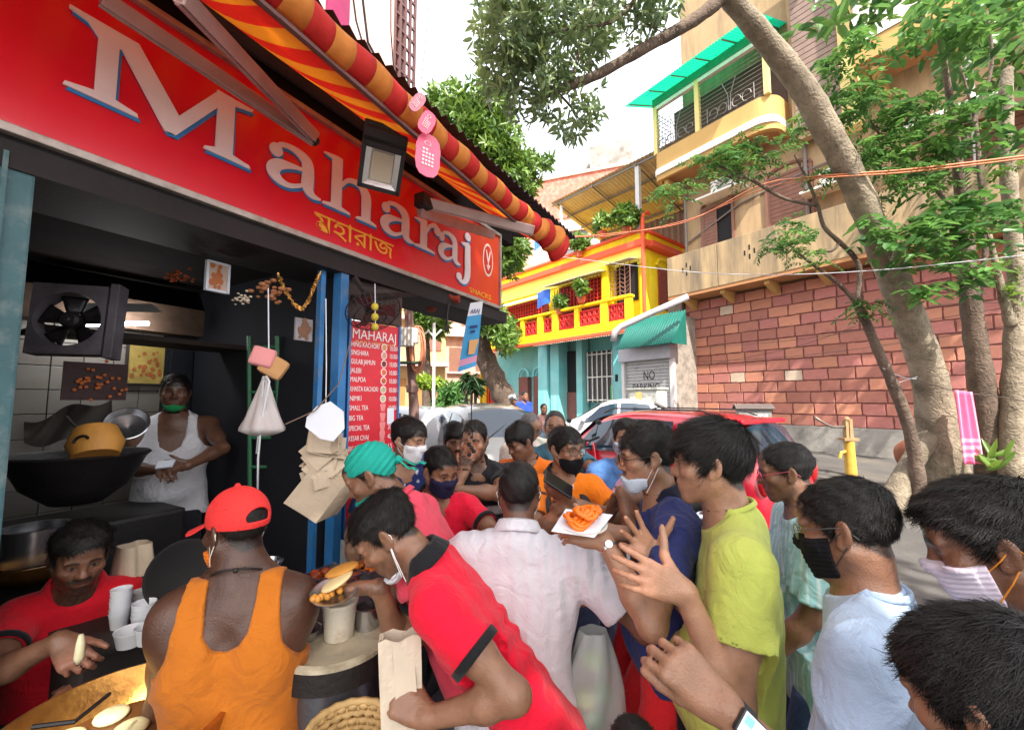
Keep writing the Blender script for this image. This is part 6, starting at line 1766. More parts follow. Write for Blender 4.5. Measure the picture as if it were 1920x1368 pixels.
for lab, px, py, rx, ry, d, n, mt in (('leafy pots along the roof parapet under the tin canopy', 1175, 405, 30, 22, 19.5, 90, LEAF_C), ('yellow-green potted bush on the roof edge left of the canopy post', 1085, 455, 26, 16, 22, 70, LEAF_C), ('thin green plant on the parapet beside the blue sheet', 1130, 418, 16, 16, 20.5, 36, LEAF_C), ('trailing plant on the red-panelled balcony rail', 1090, 540, 12, 16, 20.5, 40, LEAF_C), ('small potted plant on the balcony in front of the red grille', 1050, 565, 14, 14, 22, 40, LEAF_C), ('dark leaves at the left end of the yellow balcony', 950, 620, 26, 30, 24, 90, LEAF_C)):
 t = thing('pot_plant', lab, 'plant', at(px, py + ry, d), 'potted plants on the corner house')
 r = np.random.default_rng(px)
 mb = MB(Matrix.Translation(at(px, py + ry, d))); mb.lathe([(0, -.3), (.16, -.3), (.22, 0), (.18, 0), (0, -.04)], 12); obj('pot', mb, M('terracotta', C(190, 90, 60), rough=.8), t)
 w = whorls(r, in_ellipsoid(r, n, *pxe(px, py, rx, ry, d, .5)), 6, .3, .14)
 leaf_cloud('foliage', *w[:3], w[3], w[4], w[5], mt, t)['kind'] = 'stuff'
# ------------------------------------------------------------------ vehicles and street furniture
GLASS = mk('car_glass', C(36, 54, 70), rough=.03, var=.0, bump=0, spec=.7, coat=.6, metal=.12)
TYRE = mk('tyre', (.02, .02, .02, 1), rough=.8)
CHROME = mk('chrome', C(200, 200, 205), rough=.15, metal=1, bump=0)
PLASTIC = mk('black_trim', (.02, .02, .022, 1), rough=.5)
def paint(name, c): return mk(name, c, rough=.28, var=.03, scale=2, bump=0, coat=1.0, dirt=C(150, 140, 130), dirt_amt=.12)
def car(label, c, heading, mat, L=3.6, W=1.6, Hh=1.55, kind='hatch', ground=None):
 """body lofted through rings; x forward"""
 g = ground_z(c[0], c[1]) if ground is None else ground
 t = thing('parked_car', label, 'car', (c[0], c[1], g), 'cars parked along the street')
 F = frame((c[0], c[1], g), x=(heading[0], heading[1], 0))
 h = L / 2
 if kind == 'hatch':
  st = [(-h, .62, .95, .72), (-h + .05, .95, .95, .82), (-h + .30, Hh * .9, .93, .92), (-h + .55, Hh * .98, .95, .97), (-.25, Hh, .96, 1), (.25, Hh * .985, .96, 1), (.62, Hh * .93, .95, 1), (1.02, 1.06, .94, 1), (1.25, .98, .93, .99), (h - .25, .84, .86, .95), (h - .03, .62, .66, .84), (h, .5, .5, .78)]
 else:
  st = [(-h, .7, .85, .78), (-h + .06, .98, .93, .84), (-h + .55, 1.04, .95, .95), (-h + .75, 1.08, .95, .97), (-.75, Hh * .97, .95, 1), (-.3, Hh, .96, 1), (.15, Hh * .985, .96, 1), (.45, Hh * .93, .95, 1), (1.0, 1.02, .94, 1), (1.25, .95, .92, .99), (h - .25, .82, .84, .95), (h - .03, .6, .64, .84), (h, .48, .48, .78)]
 hw = W / 2
 def ringp(s):
  x, zt, zb, k = s
  cab = zt > 1.1
  zb = min(zb, zt)
  wt = hw * k * (.72 if cab else .86); wb = hw * k * 1.0
  if not cab:
   pts = [(0, zt + .015), (wt * .6, zt + .008), (wt, zt - .02), (wb * .985, zt - .1 * (zt > .6)), (wb, .58), (wb * .99, .4), (wb * .93, .24), (0, .22)]
  else:
   pts = [(0, zt + .02), (wt * .7, zt + .008), (wt, zt - .06), (wb * .965, zb + .02), (wb, .62), (wb * .99, .4), (wb * .93, .24), (0, .22)]
  return [(x, y, z) for y, z in pts] + [(x, -y, z) for y, z in pts[1:-1]][::-1]
 rings = [ringp(s) for s in st]
 n = len(rings[0]); mb = MB(F)
 vs = [p for r in rings for p in r]
 fs = [(i * n + k, (i + 1) * n + k, (i + 1) * n + (k + 1) % n, i * n + (k + 1) % n) for i in range(len(rings) - 1) for k in range(n)]
 fs += [tuple(range(n - 1, -1, -1))[::-1], tuple((len(rings) - 1) * n + k for k in range(n))[::-1]]
 mb.add(vs, fs)
 o = obj('body', mb, mat, t, smooth=True)
 sm = o.modifiers.new('round', 'SUBSURF'); sm.levels = 2; sm.render_levels = 2
 def surf(x, v, sd):   # between shoulder line (v=0) and roof edge (v=1)
  for i in range(len(st) - 1):
   if st[i][0] <= x <= st[i + 1][0]:
    f = (x - st[i][0]) / (st[i + 1][0] - st[i][0])
    a = [rings[i][k][j] * (1 - f) + rings[i + 1][k][j] * f for k in (3, 2) for j in range(3)]
    y = a[1] * (1 - v) + a[4] * v; z = a[2] * (1 - v) + a[5] * v
    return Vector((x, sd * (y * 1.0 + .012), z))
 def pane(pts, sd, name='window', mt=GLASS):
  m = MB(F); n_ = 8
  (x0, v0), (x1, v1), (x2, v2), (x3, v3) = pts
  def f(u, v):
   xa, va = x0 * (1 - u) + x1 * u, v0 * (1 - u) + v1 * u
   xb, vb = x3 * (1 - u) + x2 * u, v3 * (1 - u) + v2 * u
   return surf(xa * (1 - v) + xb * v, va * (1 - v) + vb * v, sd)
  m.grid(f, n_, 5); return obj(name, m, mt, t, smooth=True)
 for sd in (1, -1):
  if kind == 'hatch':
   pane([(.08, .06), (.92, .06), (.55, .88), (.06, .92)], sd); pane([(-.75, .08), (.02, .06), (.0, .92), (-.7, .9)], sd); pane([(-1.3, .12), (-.8, .1), (-.76, .88), (-1.12, .8)], sd)
  else:
   pane([(.02, .06), (.92, .06), (.42, .88), (.0, .92)], sd); pane([(-.85, .06), (-.05, .06), (-.07, .92), (-.7, .9)], sd)
  for x in (-.95, -.02):
   m = MB(F); m.box((x + .6, sd * (hw * .995 + .012), .84), (.17, .03, .03), bev=.01); obj('door_handle', m, mat, t)
  m = MB(F); m.ball((.78, sd * (hw + .08), 1.0), .09, 10, 6, None, (.7, 1, .65)); m.box((.8, sd * (hw + .01), .97), (.05, .1, .03)); obj('side_mirror', m, mat, t, smooth=True)
  for x in (-h + .62, h - .68):
   wh = thing('wheel', '', '', (0, 0, 0)); wh.parent = t; del wh['label'], wh['category']
   P0 = F @ Vector((x, sd * (hw - .1), .3)); wh.location = P0 - Vector(t.location)
   T = Matrix.Translation((x, sd * (hw - .1), .3)) @ Matrix.Rotation(math.pi / 2, 4, 'X')
   m = MB(F); m.lathe([(.19, -.09), (.29, -.09), (.3, -.05), (.3, .05), (.29, .09), (.19, .09)], 24, T, True); obj('tyre', m, TYRE, wh, smooth=True)
   m = MB(F); m.lathe([(0, .07), (.05, .08), (.18, .085), (.2, .06), (.2, -.06), (0, -.06)], 20, T); m.lathe([(0, -.07), (.05, -.08), (.18, -.085), (.2, -.06)], 20, T); obj('rim', m, CHROME, wh, smooth=True)
 def scr(x0, x1, k, name):
  m = MB(F)
  def f(u, v):
   x = x0 * (1 - v) + x1 * v
   for i in range(len(st) - 1):
    if st[i][0] <= x <= st[i + 1][0]:
     q = (x - st[i][0]) / (st[i + 1][0] - st[i][0])
     z = rings[i][0][2] * (1 - q) + rings[i + 1][0][2] * q; wy = rings[i][2][1] * (1 - q) + rings[i + 1][2][1] * q; z2 = rings[i][2][2] * (1 - q) + rings[i + 1][2][2] * q
   s = (u - .5) * 2
   return Vector((x + k * .012, s * wy * .93, z * (1 - s * s * .8) + z2 * s * s * .8 + .012))
  m.grid(f, 10, 8); obj(name, m, GLASS, t, smooth=True)
 if kind == 'hatch': scr(.98, .60, 1, 'windscreen'); scr(-h + .1, -h + .32, -1, 'rear_window')
 else: scr(.96, .42, 1, 'windscreen'); scr(-h + .8, -.8, -1, 'rear_window')
 for sd in (1, -1):
  m = MB(F); m.ball((h - .16, sd * hw * .72, .68), .14, 12, 8, None, (1.1, .8, .55)); obj('headlight', m, mk('lamp_clear', C(220, 222, 226), rough=.08, bump=0, coat=1) if 'lamp_clear' not in bpy.data.materials else bpy.data.materials['lamp_clear'], t, smooth=True)
  m = MB(F); m.ball((-h + .06, sd * hw * .8, .85), .11, 10, 8, None, (.5, .6, 1.3)); obj('tail_light', m, mk('lamp_red', C(190, 20, 24), rough=.1, bump=0, coat=1) if 'lamp_red' not in bpy.data.materials else bpy.data.materials['lamp_red'], t, smooth=True)
 m = MB(F); m.box((h - .02, 0, .42), (.08, W * .7, .16), bev=.02); obj('grille', m, PLASTIC, t)
 m = MB(F); m.box((h + .02, 0, .36), (.015, .5, .11)); m.box((-h - .0, 0, .62), (.02, .5, .11)); obj('number_plate', m, PAPERW, t)
 return t, F
SILV = paint('silver_paint', C(150, 144, 136)); WHP = paint('white_paint', C(196, 200, 206)); REDP = paint('red_car_paint', C(206, 24, 50))
rc = at(908, 760, 7.2)
c1_, F1 = car('dusty silver hatchback facing the stall behind the men in black and orange', (rc.x + .05, rc.y), (.40, -.92), SILV, 3.5, 1.6, 1.63)
mb = MB(F1); mb.tube([(-1.2, 0, 1.6), (-1.45, 0, 1.85)], .006, 5); obj('aerial', mb, PLASTIC, c1_)
mb = MB(F1); mb.tube([(1.02, .1, 1.11), (.8, .5, 1.32)], .008, 5); mb.tube([(1.02, -.4, 1.11), (.82, -.0, 1.32)], .008, 5); obj('wiper', mb, PLASTIC, c1_)
rc = Vector((2.12, 6.15, 0))
c2_, F2 = car('red hatchback with roof rails parked across the street behind the crowd', (rc.x - .05, rc.y + .1), (-.6, .8), REDP, 3.6, 1.64, 1.56)
mb = MB(F2)
for s in (1, -1): mb.tube([(.5, s * .5, 1.52), (.3, s * .52, 1.585), (-1.0, s * .52, 1.575), (-1.2, s * .5, 1.5)], .011, 6)
obj('roof_rail', mb, PLASTIC, c2_)
mb = MB(F2); mb.box((-1.36, 0, 1.455), (.3, 1.16, .06), bev=.02); obj('spoiler', mb, REDP, c2_)
Fb = F2 @ Matrix(((0, 0, -1, -1.86), (-1, 0, 0, .35), (0, 1, 0, .92), (0, 0, 0, 1)))
text_mesh('badge', '110', Fb, .1, PAPERW, c2_, width=.14)
rc = at(1145, 770, 10.6)
c3_, F3 = car('silver-white saloon parked side-on before the turquoise pillars', (rc.x + .25, rc.y), (-.94, .34), WHP, 4.2, 1.66, 1.5, 'saloon', ground=.28)
rc = at(775, 800, 8.3)
c4_, F4 = car('white car half hidden by the menu board and utility pole', (rc.x - .35, rc.y + .2), (-.85, .52), WHP, 3.6, 1.6, 1.55)
b0 = at(772, 800, 7.0)
t = thing('utility_pole', 'brown utility pole with grey boxes and a coil of orange cable beside the menu board', 'pole', Vector((b0.x, b0.y, ground_z(b0.x, b0.y))))
mb = MB(); q = [at(777, 900, 7.0), at(776, 760, 7.0), at(773, 722, 7.0), at(768, 640, 7.0), at(764, 520, 7.0), at(762, 440, 7)]
mb.tube([Vector((q[0].x, q[0].y, 0))] + q, [.085, .085, .085, .07, .075, .072, .07], 12); mb.tube([at(773, 735, 7.0), at(773, 722, 7)], .1, 12); obj('pole', mb, mk('pole_rust', C(128, 98, 92), rough=.8, var=.25, scale=7, bump=.3), t, smooth=True, ang=50)
for (px, py, w, hh) in ((763, 632, .24, .3), (778, 630, .1, .24)):
 mb = MB(Matrix.Translation(at(px, py, 6.85))); mb.box((0, 0, 0), (w, .16, hh), bev=.02); obj('meter_box', mb, WHT, t)
mb = MB(); r = random.Random(3)
for i in range(9):
 c = at(780 + i * .6, 655, 6.9); a0, b_ = .09 + r.uniform(-.02, .03), .34 + r.uniform(-.06, .06)
 mb.tube([c + Vector((a0 * math.cos(k), .04 * math.sin(k + i), b_ * math.sin(k))) for k in [2 * math.pi * j / 18 for j in range(19)]], .011, 4, caps=False)
obj('cable_coil', mb, mk('orange_cable', C(206, 134, 104), rough=.6, var=.15), t)
mb = MB(); mb.box(at(765, 680, 6.9), (.45, .3, .03)); obj('lamp_plate', mb, mk('plate_green', C(60, 76, 58), rough=.7), t)
b0 = at(814, 790, 9.0)
t = thing('pipe_standard', 'thin white Y-topped pipe standing in the lane behind the plants', 'pole', Vector((b0.x, b0.y, ground_z(b0.x, b0.y))))
mb = MB(); mb.tube([Vector((b0.x, b0.y, .1)), at(814, 605, 9.0)], .03, 8); mb.tube([at(802, 618, 9.0), at(814, 632, 9.0), at(828, 618, 9.0)], .022, 6); mb.tube([at(786, 634, 9.0), at(803, 621, 9.0)], .015, 5); obj('pipe', mb, WHT, t)
t = thing('shuttered_kiosk', 'grey roller-shuttered kiosk lettered NO PARKING under a green corrugated hood', 'kiosk', FW @ Vector((7.9, 1.0, 0)))
K_ = lambda name, fn, mat, **k: part(name, fn, mat, t, FW, **k)
ka0, kz0 = wk(1262, 662, 1.5); ka1, kz1 = wk(1168, 668, 1.5)
zt_ = wk(1210, 651, 1.5)[1]; zb_ = wk(1210, 676, 1.5)[1]
K_('shutter_box', lambda m: m.box(((ka0 + ka1) / 2, 1.55, (zt_ + zb_) / 2), (ka1 - ka0 + .1, .4, zt_ - zb_), bev=.02), mk('shutter_box', C(170, 168, 176), rough=.45, var=.08, metal=.3))
SHG = mk('shutter_grey', C(172, 170, 172), rough=.5, var=.1, metal=.2, dirt=C(120, 112, 108), dirt_amt=.3)
for i in range(24):
 zz = .2 + (zb_ - .2) * (i + .5) / 24
 K_('slat', lambda m: m.box(((ka0 + ka1) / 2, 1.46, zz), (ka1 - ka0 - .12, .03, (zb_ - .2) / 24 * .9), bev=.008), SHG)
K_('frame_post', lambda m: m.box((ka1 - .04, 1.5, zb_ / 2), (.14, .16, zb_)), GREY_IRON)
K_('frame_post', lambda m: m.box((ka0 + .04, 1.5, zb_ / 2), (.16, .16, zb_)), GREY_IRON)
K_('kiosk_body', lambda m: m.box(((ka0 + ka1) / 2, .55, 2.5), (ka1 - ka0, 1.7, 5.0)), mk('kiosk_plaster', C(150, 140, 130), rough=.9, var=.25, dirt=C(80, 72, 66), dirt_amt=.6))
ha0, hz0 = wk(1258, 641, 2.2); ha1, hz1 = wk(1158, 656, 2.2); hzt = wk(1250, 588, 1.4)[1]
GH = mk('green_hood', C(20, 96, 86), rough=.5, var=.12, scale=3, bump=.1)
K_('hood', lambda m: corr(m, ha0 - .1, ha1, 2.3, hz0 - .05, 1.4, hzt, 22, .03), GH, smooth=True, thick=.02)
K_('hood_side', lambda m: m.add([(ha0 - .1, 2.3, hz0 - .05), (ha0 - .1, 1.4, hz0 - .05), (ha0 - .1, 1.4, hzt)], [(0, 1, 2)]), GH, thick=.02)
FK = Matrix((-WT, Vector((0, 0, 1)), WN)).transposed().to_4x4()
def KF(px, py, off=1.482):
 a, z = wk(px, py, off); m = FK.copy(); m.translation = FW @ Vector((a, off, z)); return m
INKB = mk('black_lettering', (.02, .02, .02, 1), rough=.7, bump=0)
text_mesh('lettering', 'NO', KF(1206, 712), .5, INKB, t, width=.52)
text_mesh('lettering', 'PARKING', KF(1186, 733), .42, INKB, t, width=1.25)
mb = MB(); mb.tube([at(1150, 640, 15.5), at(1153, 622, 15.5), at(1165, 612, 15.5), at(1225, 585, 15.3), at(1290, 556, 15.0)], .12, 10)
tag(obj('drain_pipe', mb, mk('grey_pipe', C(160, 158, 164), rough=.5, var=.1), smooth=True), 'fat grey drain pipe running along the top of the green hood', 'pipe')
b0 = at(1215, 790, 13.0)
t = thing('electrical_cabinet', 'grey street cabinet covered in torn paper notices before the shutter', 'cabinet', Vector((b0.x, b0.y, ground_z(b0.x, b0.y))))
FE = frame(Vector((b0.x, b0.y, 0)), x=-WT)
mb = MB(FE); mb.box((0, 0, 1.12), (1.05, .5, 1.9), bev=.02); mb.box((0, 0, 2.09), (1.12, .56, .06)); obj('cabinet', mb, mk('cabinet_grey', C(176, 178, 172), rough=.7, var=.2, scale=6, dirt=C(110, 112, 104), dirt_amt=.5, dscale=7), t)
r = random.Random(6)
for i in range(16):
 mb = MB(FE); mb.box((r.uniform(-.42, .42), -.252 - i * .0006, r.uniform(.9, 1.95)), (r.uniform(.08, .26), .002, r.uniform(.12, .34)), None)
 obj('paper_notice', mb, [mk('notice_pale', C(214, 214, 204), rough=.9, var=.2, scale=12), mk('notice_grey', C(150, 154, 148), rough=.9, var=.2, scale=12), mk('notice_yellow', C(206, 186, 120), rough=.9, var=.2, scale=12)][i % 3] if i < 3 else bpy.data.materials[['notice_pale', 'notice_grey', 'notice_yellow'][i % 5 // 2]], t)
b0 = at(1415, 830, 11.2)
t = thing('junction_box', 'grey telephone junction box lettered BSNL standing before the block wall', 'junction box', Vector((b0.x, b0.y, ground_z(b0.x, b0.y))))
FE = frame(Vector((b0.x, b0.y, 0)), x=(.97, -.24, 0))
zt_ = at(1415, 765, 11.2).z
mb = MB(FE); mb.box((0, 0, zt_ / 2 + .1), (.78, .3, zt_ - .2), bev=.015); obj('box', mb, mk('junction_grey', C(128, 132, 132), rough=.6, var=.2, dirt=C(110, 84, 64), dirt_amt=.4, dscale=5), t)
mb = MB(FE); mb.add([(-.46, -.22, zt_ - .02), (.46, -.22, zt_ - .02), (.46, 0, zt_ + .1), (-.46, 0, zt_ + .1), (.46, .22, zt_ - .02), (-.46, .22, zt_ - .02)], [(0, 1, 2, 3), (3, 2, 4, 5)]); obj('box_roof', mb, mk('rusty_roof', C(84, 74, 72), rough=.8, var=.2), t, thick=.025)
text_mesh('lettering', 'BSNL', frame(FE @ Vector((-.03, -.155, zt_ - .26)), x=FE.to_3x3() @ Vector((1, 0, 0)), z=FE.to_3x3() @ Vector((0, -1, 0))), .16, WTX, t, width=.36)
b0 = at(1592, 880, 9.4)
t = thing('hand_pump', 'yellow street hand pump with an iron lever standing before the block wall', 'hand pump', Vector((b0.x, b0.y, ground_z(b0.x, b0.y))))
mb = MB(); d = 9.4
mb.tube([Vector((at(1596, 880, d).x, at(1596, 880, d).y, .1)), at(1595, 875, d), at(1593, 845, d), at(1592, 826, d)], [.11, .11, .1, .1], 12); mb.tube([at(1590, 845, d), at(1577, 848, d), at(1575, 858, d)], .035, 8); obj('pump_body', mb, mk('pump_yellow', C(206, 166, 70), rough=.6, var=.2, dirt=C(150, 100, 60), dirt_amt=.4), t, smooth=True, ang=50)
mb = MB(); mb.box(at(1591, 823, d), (.32, .2, .06)); mb.box(at(1586, 805, d), (.06, .1, .4)); mb.box(at(1594, 803, d), (.07, .08, .42)); mb.ball(at(1588, 786, d), .06, 8, 6); obj('pump_head', mb, mk('pump_head', C(150, 120, 84), rough=.7, var=.3), t)
mb = MB(); mb.tube([at(1586, 800, d), at(1560, 800, d), at(1545, 793, d), at(1528, 782, d)], [.03, .028, .025, .03], 8); obj('lever', mb, mk('lever_iron', C(120, 112, 106), rough=.5, metal=.5), t, smooth=True)
c = at(1745, 850, 7.6)
t = thing('clay_oven', 'brown clay tandoor drum with a pale rim leaning behind the big tree', 'oven', c)
T = Matrix.Translation(c) @ Matrix.Rotation(.5, 4, 'Y') @ Matrix.Rotation(1.15, 4, 'X')
mb = MB(T); mb.lathe([(0, -.4), (.3, -.4), (.38, -.1), (.36, .25), (.32, .26), (.3, .2), (.33, -.1), (.25, -.34), (0, -.34)], 28); obj('drum', mb, mk('clay', C(150, 88, 62), rough=.9, var=.2, dirt=C(60, 44, 36), dirt_amt=.5), t, smooth=True, ang=50)
t = thing('pink_towel', 'pink checked cotton towel hanging over a cord on the leaning trunk', 'towel', at(1812, 800, 6.1))
tc = [at(1784, 731, 6.15), at(1816, 735, 6.15), at(1840, 868, 6.12), at(1800, 870, 6.12)]
mb = MB()
nu, nv = 24, 20
for i in range(nu):
 for j in range(nv):
  f = lambda u, v: tc[0] * (1 - u) * (1 - v) + tc[1] * u * (1 - v) + tc[2] * u * v + tc[3] * (1 - u) * v + Vector((0, -.035 - .028 * math.sin(u * 15 + v * .8), 0))
  mb.cur = 1 if (j in (13, 15, 17) or i in (2, 21)) and True else 0
  mb.add([f(i / nu, j / nv), f((i + 1) / nu, j / nv), f((i + 1) / nu, (j + 1) / nv), f(i / nu, (j + 1) / nv)], [(3, 2, 1, 0)])
bmw = bmesh.new()
o = obj('towel_cloth', mb, [mk('towel_pink', C(240, 110, 150), rough=.9, var=.1, scale=9, bump=.3, bscale=200), mk('towel_pale', C(246, 170, 196), rough=.9, var=.1, scale=9)], t)
bmw.from_mesh(o.data); bmesh.ops.remove_doubles(bmw, verts=bmw.verts[:], dist=1e-4); bmw.to_mesh(o.data); bmw.free()
o.data.polygons.foreach_set('use_smooth', [True] * len(o.data.polygons))
md = o.modifiers.new('thickness', 'SOLIDIFY'); md.thickness = .006
def wire(name, label, pts, r, mat, n=12):
 mb = MB(); q = smooth_path([tuple(at(*p)) for p in pts], n); mb.tube([Vector(x) for x in q], r, 4, caps=False); tag(obj(name, mb, mat), label, 'wire')
WR = mk('wire_orange', C(196, 120, 84), rough=.6); WG = mk('wire_grey', C(190, 190, 196), rough=.5); WD = mk('wire_dark', C(70, 56, 52), rough=.7)
wire('overhead_wire', 'upper of two orange overhead cables crossing before the yellow house and trees', [(1058, 443, 9), (1130, 440, 9), (1280, 418, 8), (1420, 350, 7), (1520, 332, 6.0), (1700, 318, 5.6), (1925, 292, 5.2)], .012, WR)
wire('overhead_wire', 'lower of two orange overhead cables crossing before the yellow house and trees', [(1058, 444, 9), (1150, 441, 9), (1290, 412, 8), (1420, 358, 7), (1520, 336, 6.0), (1700, 323, 5.6), (1925, 297, 5.2)], .01, WR)
wire('overhead_wire', 'pale thin wire stretched across the top of the block wall', [(1040, 480, 10), (1180, 497, 9), (1300, 510, 7.5), (1450, 515, 6.2), (1650, 506, 5.6), (1925, 478, 5.2)], .006, WG)
for i, (y0, y1) in enumerate(((642, 610), (668, 645), (676, 606))):
 wire('overhead_wire', ['thin dark wire along the middle of the block wall above the others', 'thin dark wire sagging along the lower block wall', 'thin dark wire rising to the right across the block wall'][i], [(1312, y0 + 10, 14), (1480, (y0 + y1) / 2 + 12, 11), (1700, y1 - 4 - 20 * (i == 2), 8), (1925, y1 - 40, 6.4)], .006, WD)
wire('cord', 'pale cord tying the slim tree to the leaning trunk', [(1655, 690, 6.25), (1690, 706, 6.3), (1720, 711, 6.25)], .006, WG)
wire('cord', 'second pale cord from the slim tree to the leaning trunk lower down', [(1672, 722, 6.25), (1700, 712, 6.3), (1720, 707, 6.25)], .005, WG)
wire('cord', 'dark cord carrying the pink towel towards the right edge', [(1720, 710, 6.2), (1790, 733, 6.15), (1860, 742, 6.1), (1925, 752, 6.0)], .006, WD)
wire('cord', 'dark loop of cord round the leaning trunk above the towel', [(1718, 712, 6.2), (1740, 694, 6.15), (1765, 690, 6.15), (1782, 695, 6.2)], .006, WD)
b0 = at(1106, 800, 6.2)
t = thing('red_scooter', 'red scooter with upright mirror parked between the saloon and the red hatchback', 'scooter', Vector((b0.x, b0.y, ground_z(b0.x, b0.y))))
FS2 = frame(Vector((b0.x, b0.y, .04)), x=(.75, .6, 0))
mb = MB(FS2); mb.grid(lambda u, v: Vector((-.25 + .2 * u + .08 * math.sin(v * 3), (v - .5) * .42 * math.sin(math.pi * (.15 + .7 * u)), .3 + .8 * u)), 10, 8); mb.box((.55, 0, .66), (.8, .3, .3), bev=.1); mb.box((.1, 0, .3), (.5, .3, .08), bev=.03); obj('body', mb, REDP, t, smooth=True, thick=.03)
mb = MB(FS2); mb.box((.5, 0, .85), (.62, .26, .08), bev=.03); obj('saddle', mb, PLASTIC, t)
for x in (-.35, .85):
 mb = MB(FS2); mb.lathe([(.13, -.05), (.21, -.05), (.23, 0), (.21, .05), (.13, .05)], 20, Matrix.Translation((x, 0, .23)) @ Matrix.Rotation(math.pi / 2, 4, 'X'), True); obj('wheel', mb, TYRE, t, smooth=True)
mb = MB(FS2); mb.tube([(-.2, -.33, 1.2), (-.12, -.1, 1.13), (-.12, .1, 1.13), (-.2, .33, 1.2)], .018, 8); mb.tube([(-.12, 0, 1.13), (-.33, 0, .3)], .03, 8)
for s in (-1, 1): mb.tube([(-.16, s * .22, 1.17), (-.14, s * .27, 1.36)], .007, 5); mb.ball((-.14, s * .28, 1.4), .055, 10, 6, None, (.3, 1, .7))
obj('handlebar', mb, PLASTIC, t, smooth=True)
b0 = at(920, 760, 15)
t = thing('bunting_stall', 'red and yellow draped cloth behind the foot of the dark lane tree', 'cloth', Vector((b0.x, b0.y, ground_z(b0.x, b0.y))))
for i, (px, cc_) in enumerate(((908, C(230, 190, 40)), (922, C(216, 50, 40)), (936, C(236, 200, 50)))):
 mb = MB(); mb.grid(lambda u, v: at(px - 8 + 16 * u, 690 + 20 * i + (80 - 20 * i) * v, 15 + .1 * math.sin(u * 9)), 8, 4); obj('drape', mb, mk('drape_%d' % i, cc_, rough=.8), t, smooth=True, thick=.02)
# ------------------------------------------------------------------ the crowd
V3 = lambda *a: np.array(a, float)
def man(label, px, py, d, h=None, ground=0.0, s=None, **k):
 H = np.array(at(px, py, d))
 if s is None: s = float(np.clip((H[2] - ground) / 1.56, .9, 1.06))
 return Person(label, H, s=s, h=h or max(.0042, .0042 * d), ground=ground, **k)
A = lambda *a: np.array(at(*a))
BLACKC = C(22, 22, 26); REDS = C(226, 18, 52)
P = man('cook in a red cap and orange tank top seen from behind at the frying pan', 444, 990, 1.36, s=1.04, yaw=-16, face=-66, pitch=-8, lean=4, side=2, tone=1.4, seed=3, broad=.88, fat=.004, hair='short', hair_th=(.004, .003), strand=500, group='stall workers',
  arms={-1: dict(wrist=A(282, 1338, 1.42), elbow=(.4, -.5, -.6), fd=(-.5, .1, .85), pn=(-.6, -.7, .3), curl=(.6, .7, .8, .9)), 1: dict(wrist=A(520, 1290, 1.62), elbow=(.7, -.4, -.3))})
P.body(torso=True, back=1); P.make_hair()
P.shirt(C(190, 108, 28), tank=True, amp=.009, style='tee', infl=.01, name='tank_top'); P.legs(C(50, 48, 56), top=-.1)
def cap(q):
 e = (q - V3(0, -.012, .038)) / V3(.0845, .108, .098)
 d = (np.linalg.norm(e, axis=1) - 1) * .088
 d = np.maximum(np.maximum(d, -(d + .006)), .012 + .1 * q[:, 1] * (q[:, 1] < 0) - q[:, 2] + .16 * np.maximum(0, q[:, 1]))
 b = np.linalg.norm((q - V3(0, .118, .036 )) / V3(.078, .085, .2), axis=1) - 1
 z0 = .034 - 1.5 * q[:, 0] ** 2 * 3 - .25 * (q[:, 1] - .09)
 br = np.maximum(np.maximum(b * .07, np.abs(q[:, 2] - z0) - .0035), .07 - q[:, 1])
 d = np.minimum(d, br)
 hole = np.maximum((np.linalg.norm((q - V3(0, -.13, .035)) / V3(.042, .06, .028), axis=1) - 1) * .03, .022 - q[:, 2])
 d = np.maximum(d, -hole)
 seam = np.abs(q[:, 0]) < .0012
 d = d + .0012 * seam * (q[:, 1] < .05)
 return np.minimum(d, np.linalg.norm(q - V3(0, -.012, .137), axis=1) - .009)
P.head_part('cap', cap, (-.11, -.14, -.02), (.11, .23, .16), mk('cap_red', C(232, 52, 50), rough=.85, var=.08, scale=14, bump=.25, bscale=220), h=.003)
P.face_mask(C(226, 120, 40), low=.045, loop_col=(.75, .72, .6, 1))
mb = MB(); nb = P.N + P.up * .05
mb.tube([Vector(nb + (P.lat * .071 * math.cos(a) + P.fw * .066 * math.sin(a)) + P.up * (.012 - .03 * math.sin(a))) for a in [2 * math.pi * i / 28 for i in range(29)]], .0035, 6); mb.ball(Vector(nb - P.fw * .07 + P.lat * .012 + P.up * .04), .008, 6, 5)
obj('neck_cord', mb, BLACKIRON, P.root, smooth=True)
P = man('seated bearded cook in a red polo shirt dropping dough at the left of the shop', 150, 1042, 1.64, s=1.04, broad=.84, ground=.48, yaw=136, face=128, pitch=-16, lean=10, tone=2.5, seed=9, beard=.85, moust=1, hair='short', hair_th=(.034, .014), strand=2000, group='stall workers', hem=-.06,
  arms={1: dict(wrist=A(112, 1200, 1.36), elbow=(-.8, -.1, -.5), fd=(.75, -.3, -.35), pn=(-.2, -.6, .75), curl=(.7, .8, .9, 1.0), thumb=.2), -1: dict(wrist=A(192, 1262, 1.52), elbow=(.3, .3, -.5), fd=(-.5, -.6, -.3), pn=(.2, -.2, 1), curl=(.5, .5, .6, .6))})
def sit(S):
 s = P.s
 for sd in (1, -1):
  hp = P.pel + P.lat * sd * .09 * s
  kn = hp + (P.f * .3 + P.lat * sd * .34) * s + V3(0, 0, .10 if sd < 0 else .06)
  an = P.pel + (P.f * .36 - P.lat * sd * .05) * s + V3(0, 0, -.05)
  S.cap(hp, kn, .085 * s, .06 * s, k=.05); S.cap(kn, an, .058 * s, .036 * s, k=.04); S.cap(an, an + P.f * .02 - P.lat * sd * .13, .036, .03, k=.03)
P.body(torso=True, legs=sit); P.make_hair(L=.035, curlyness=.7)
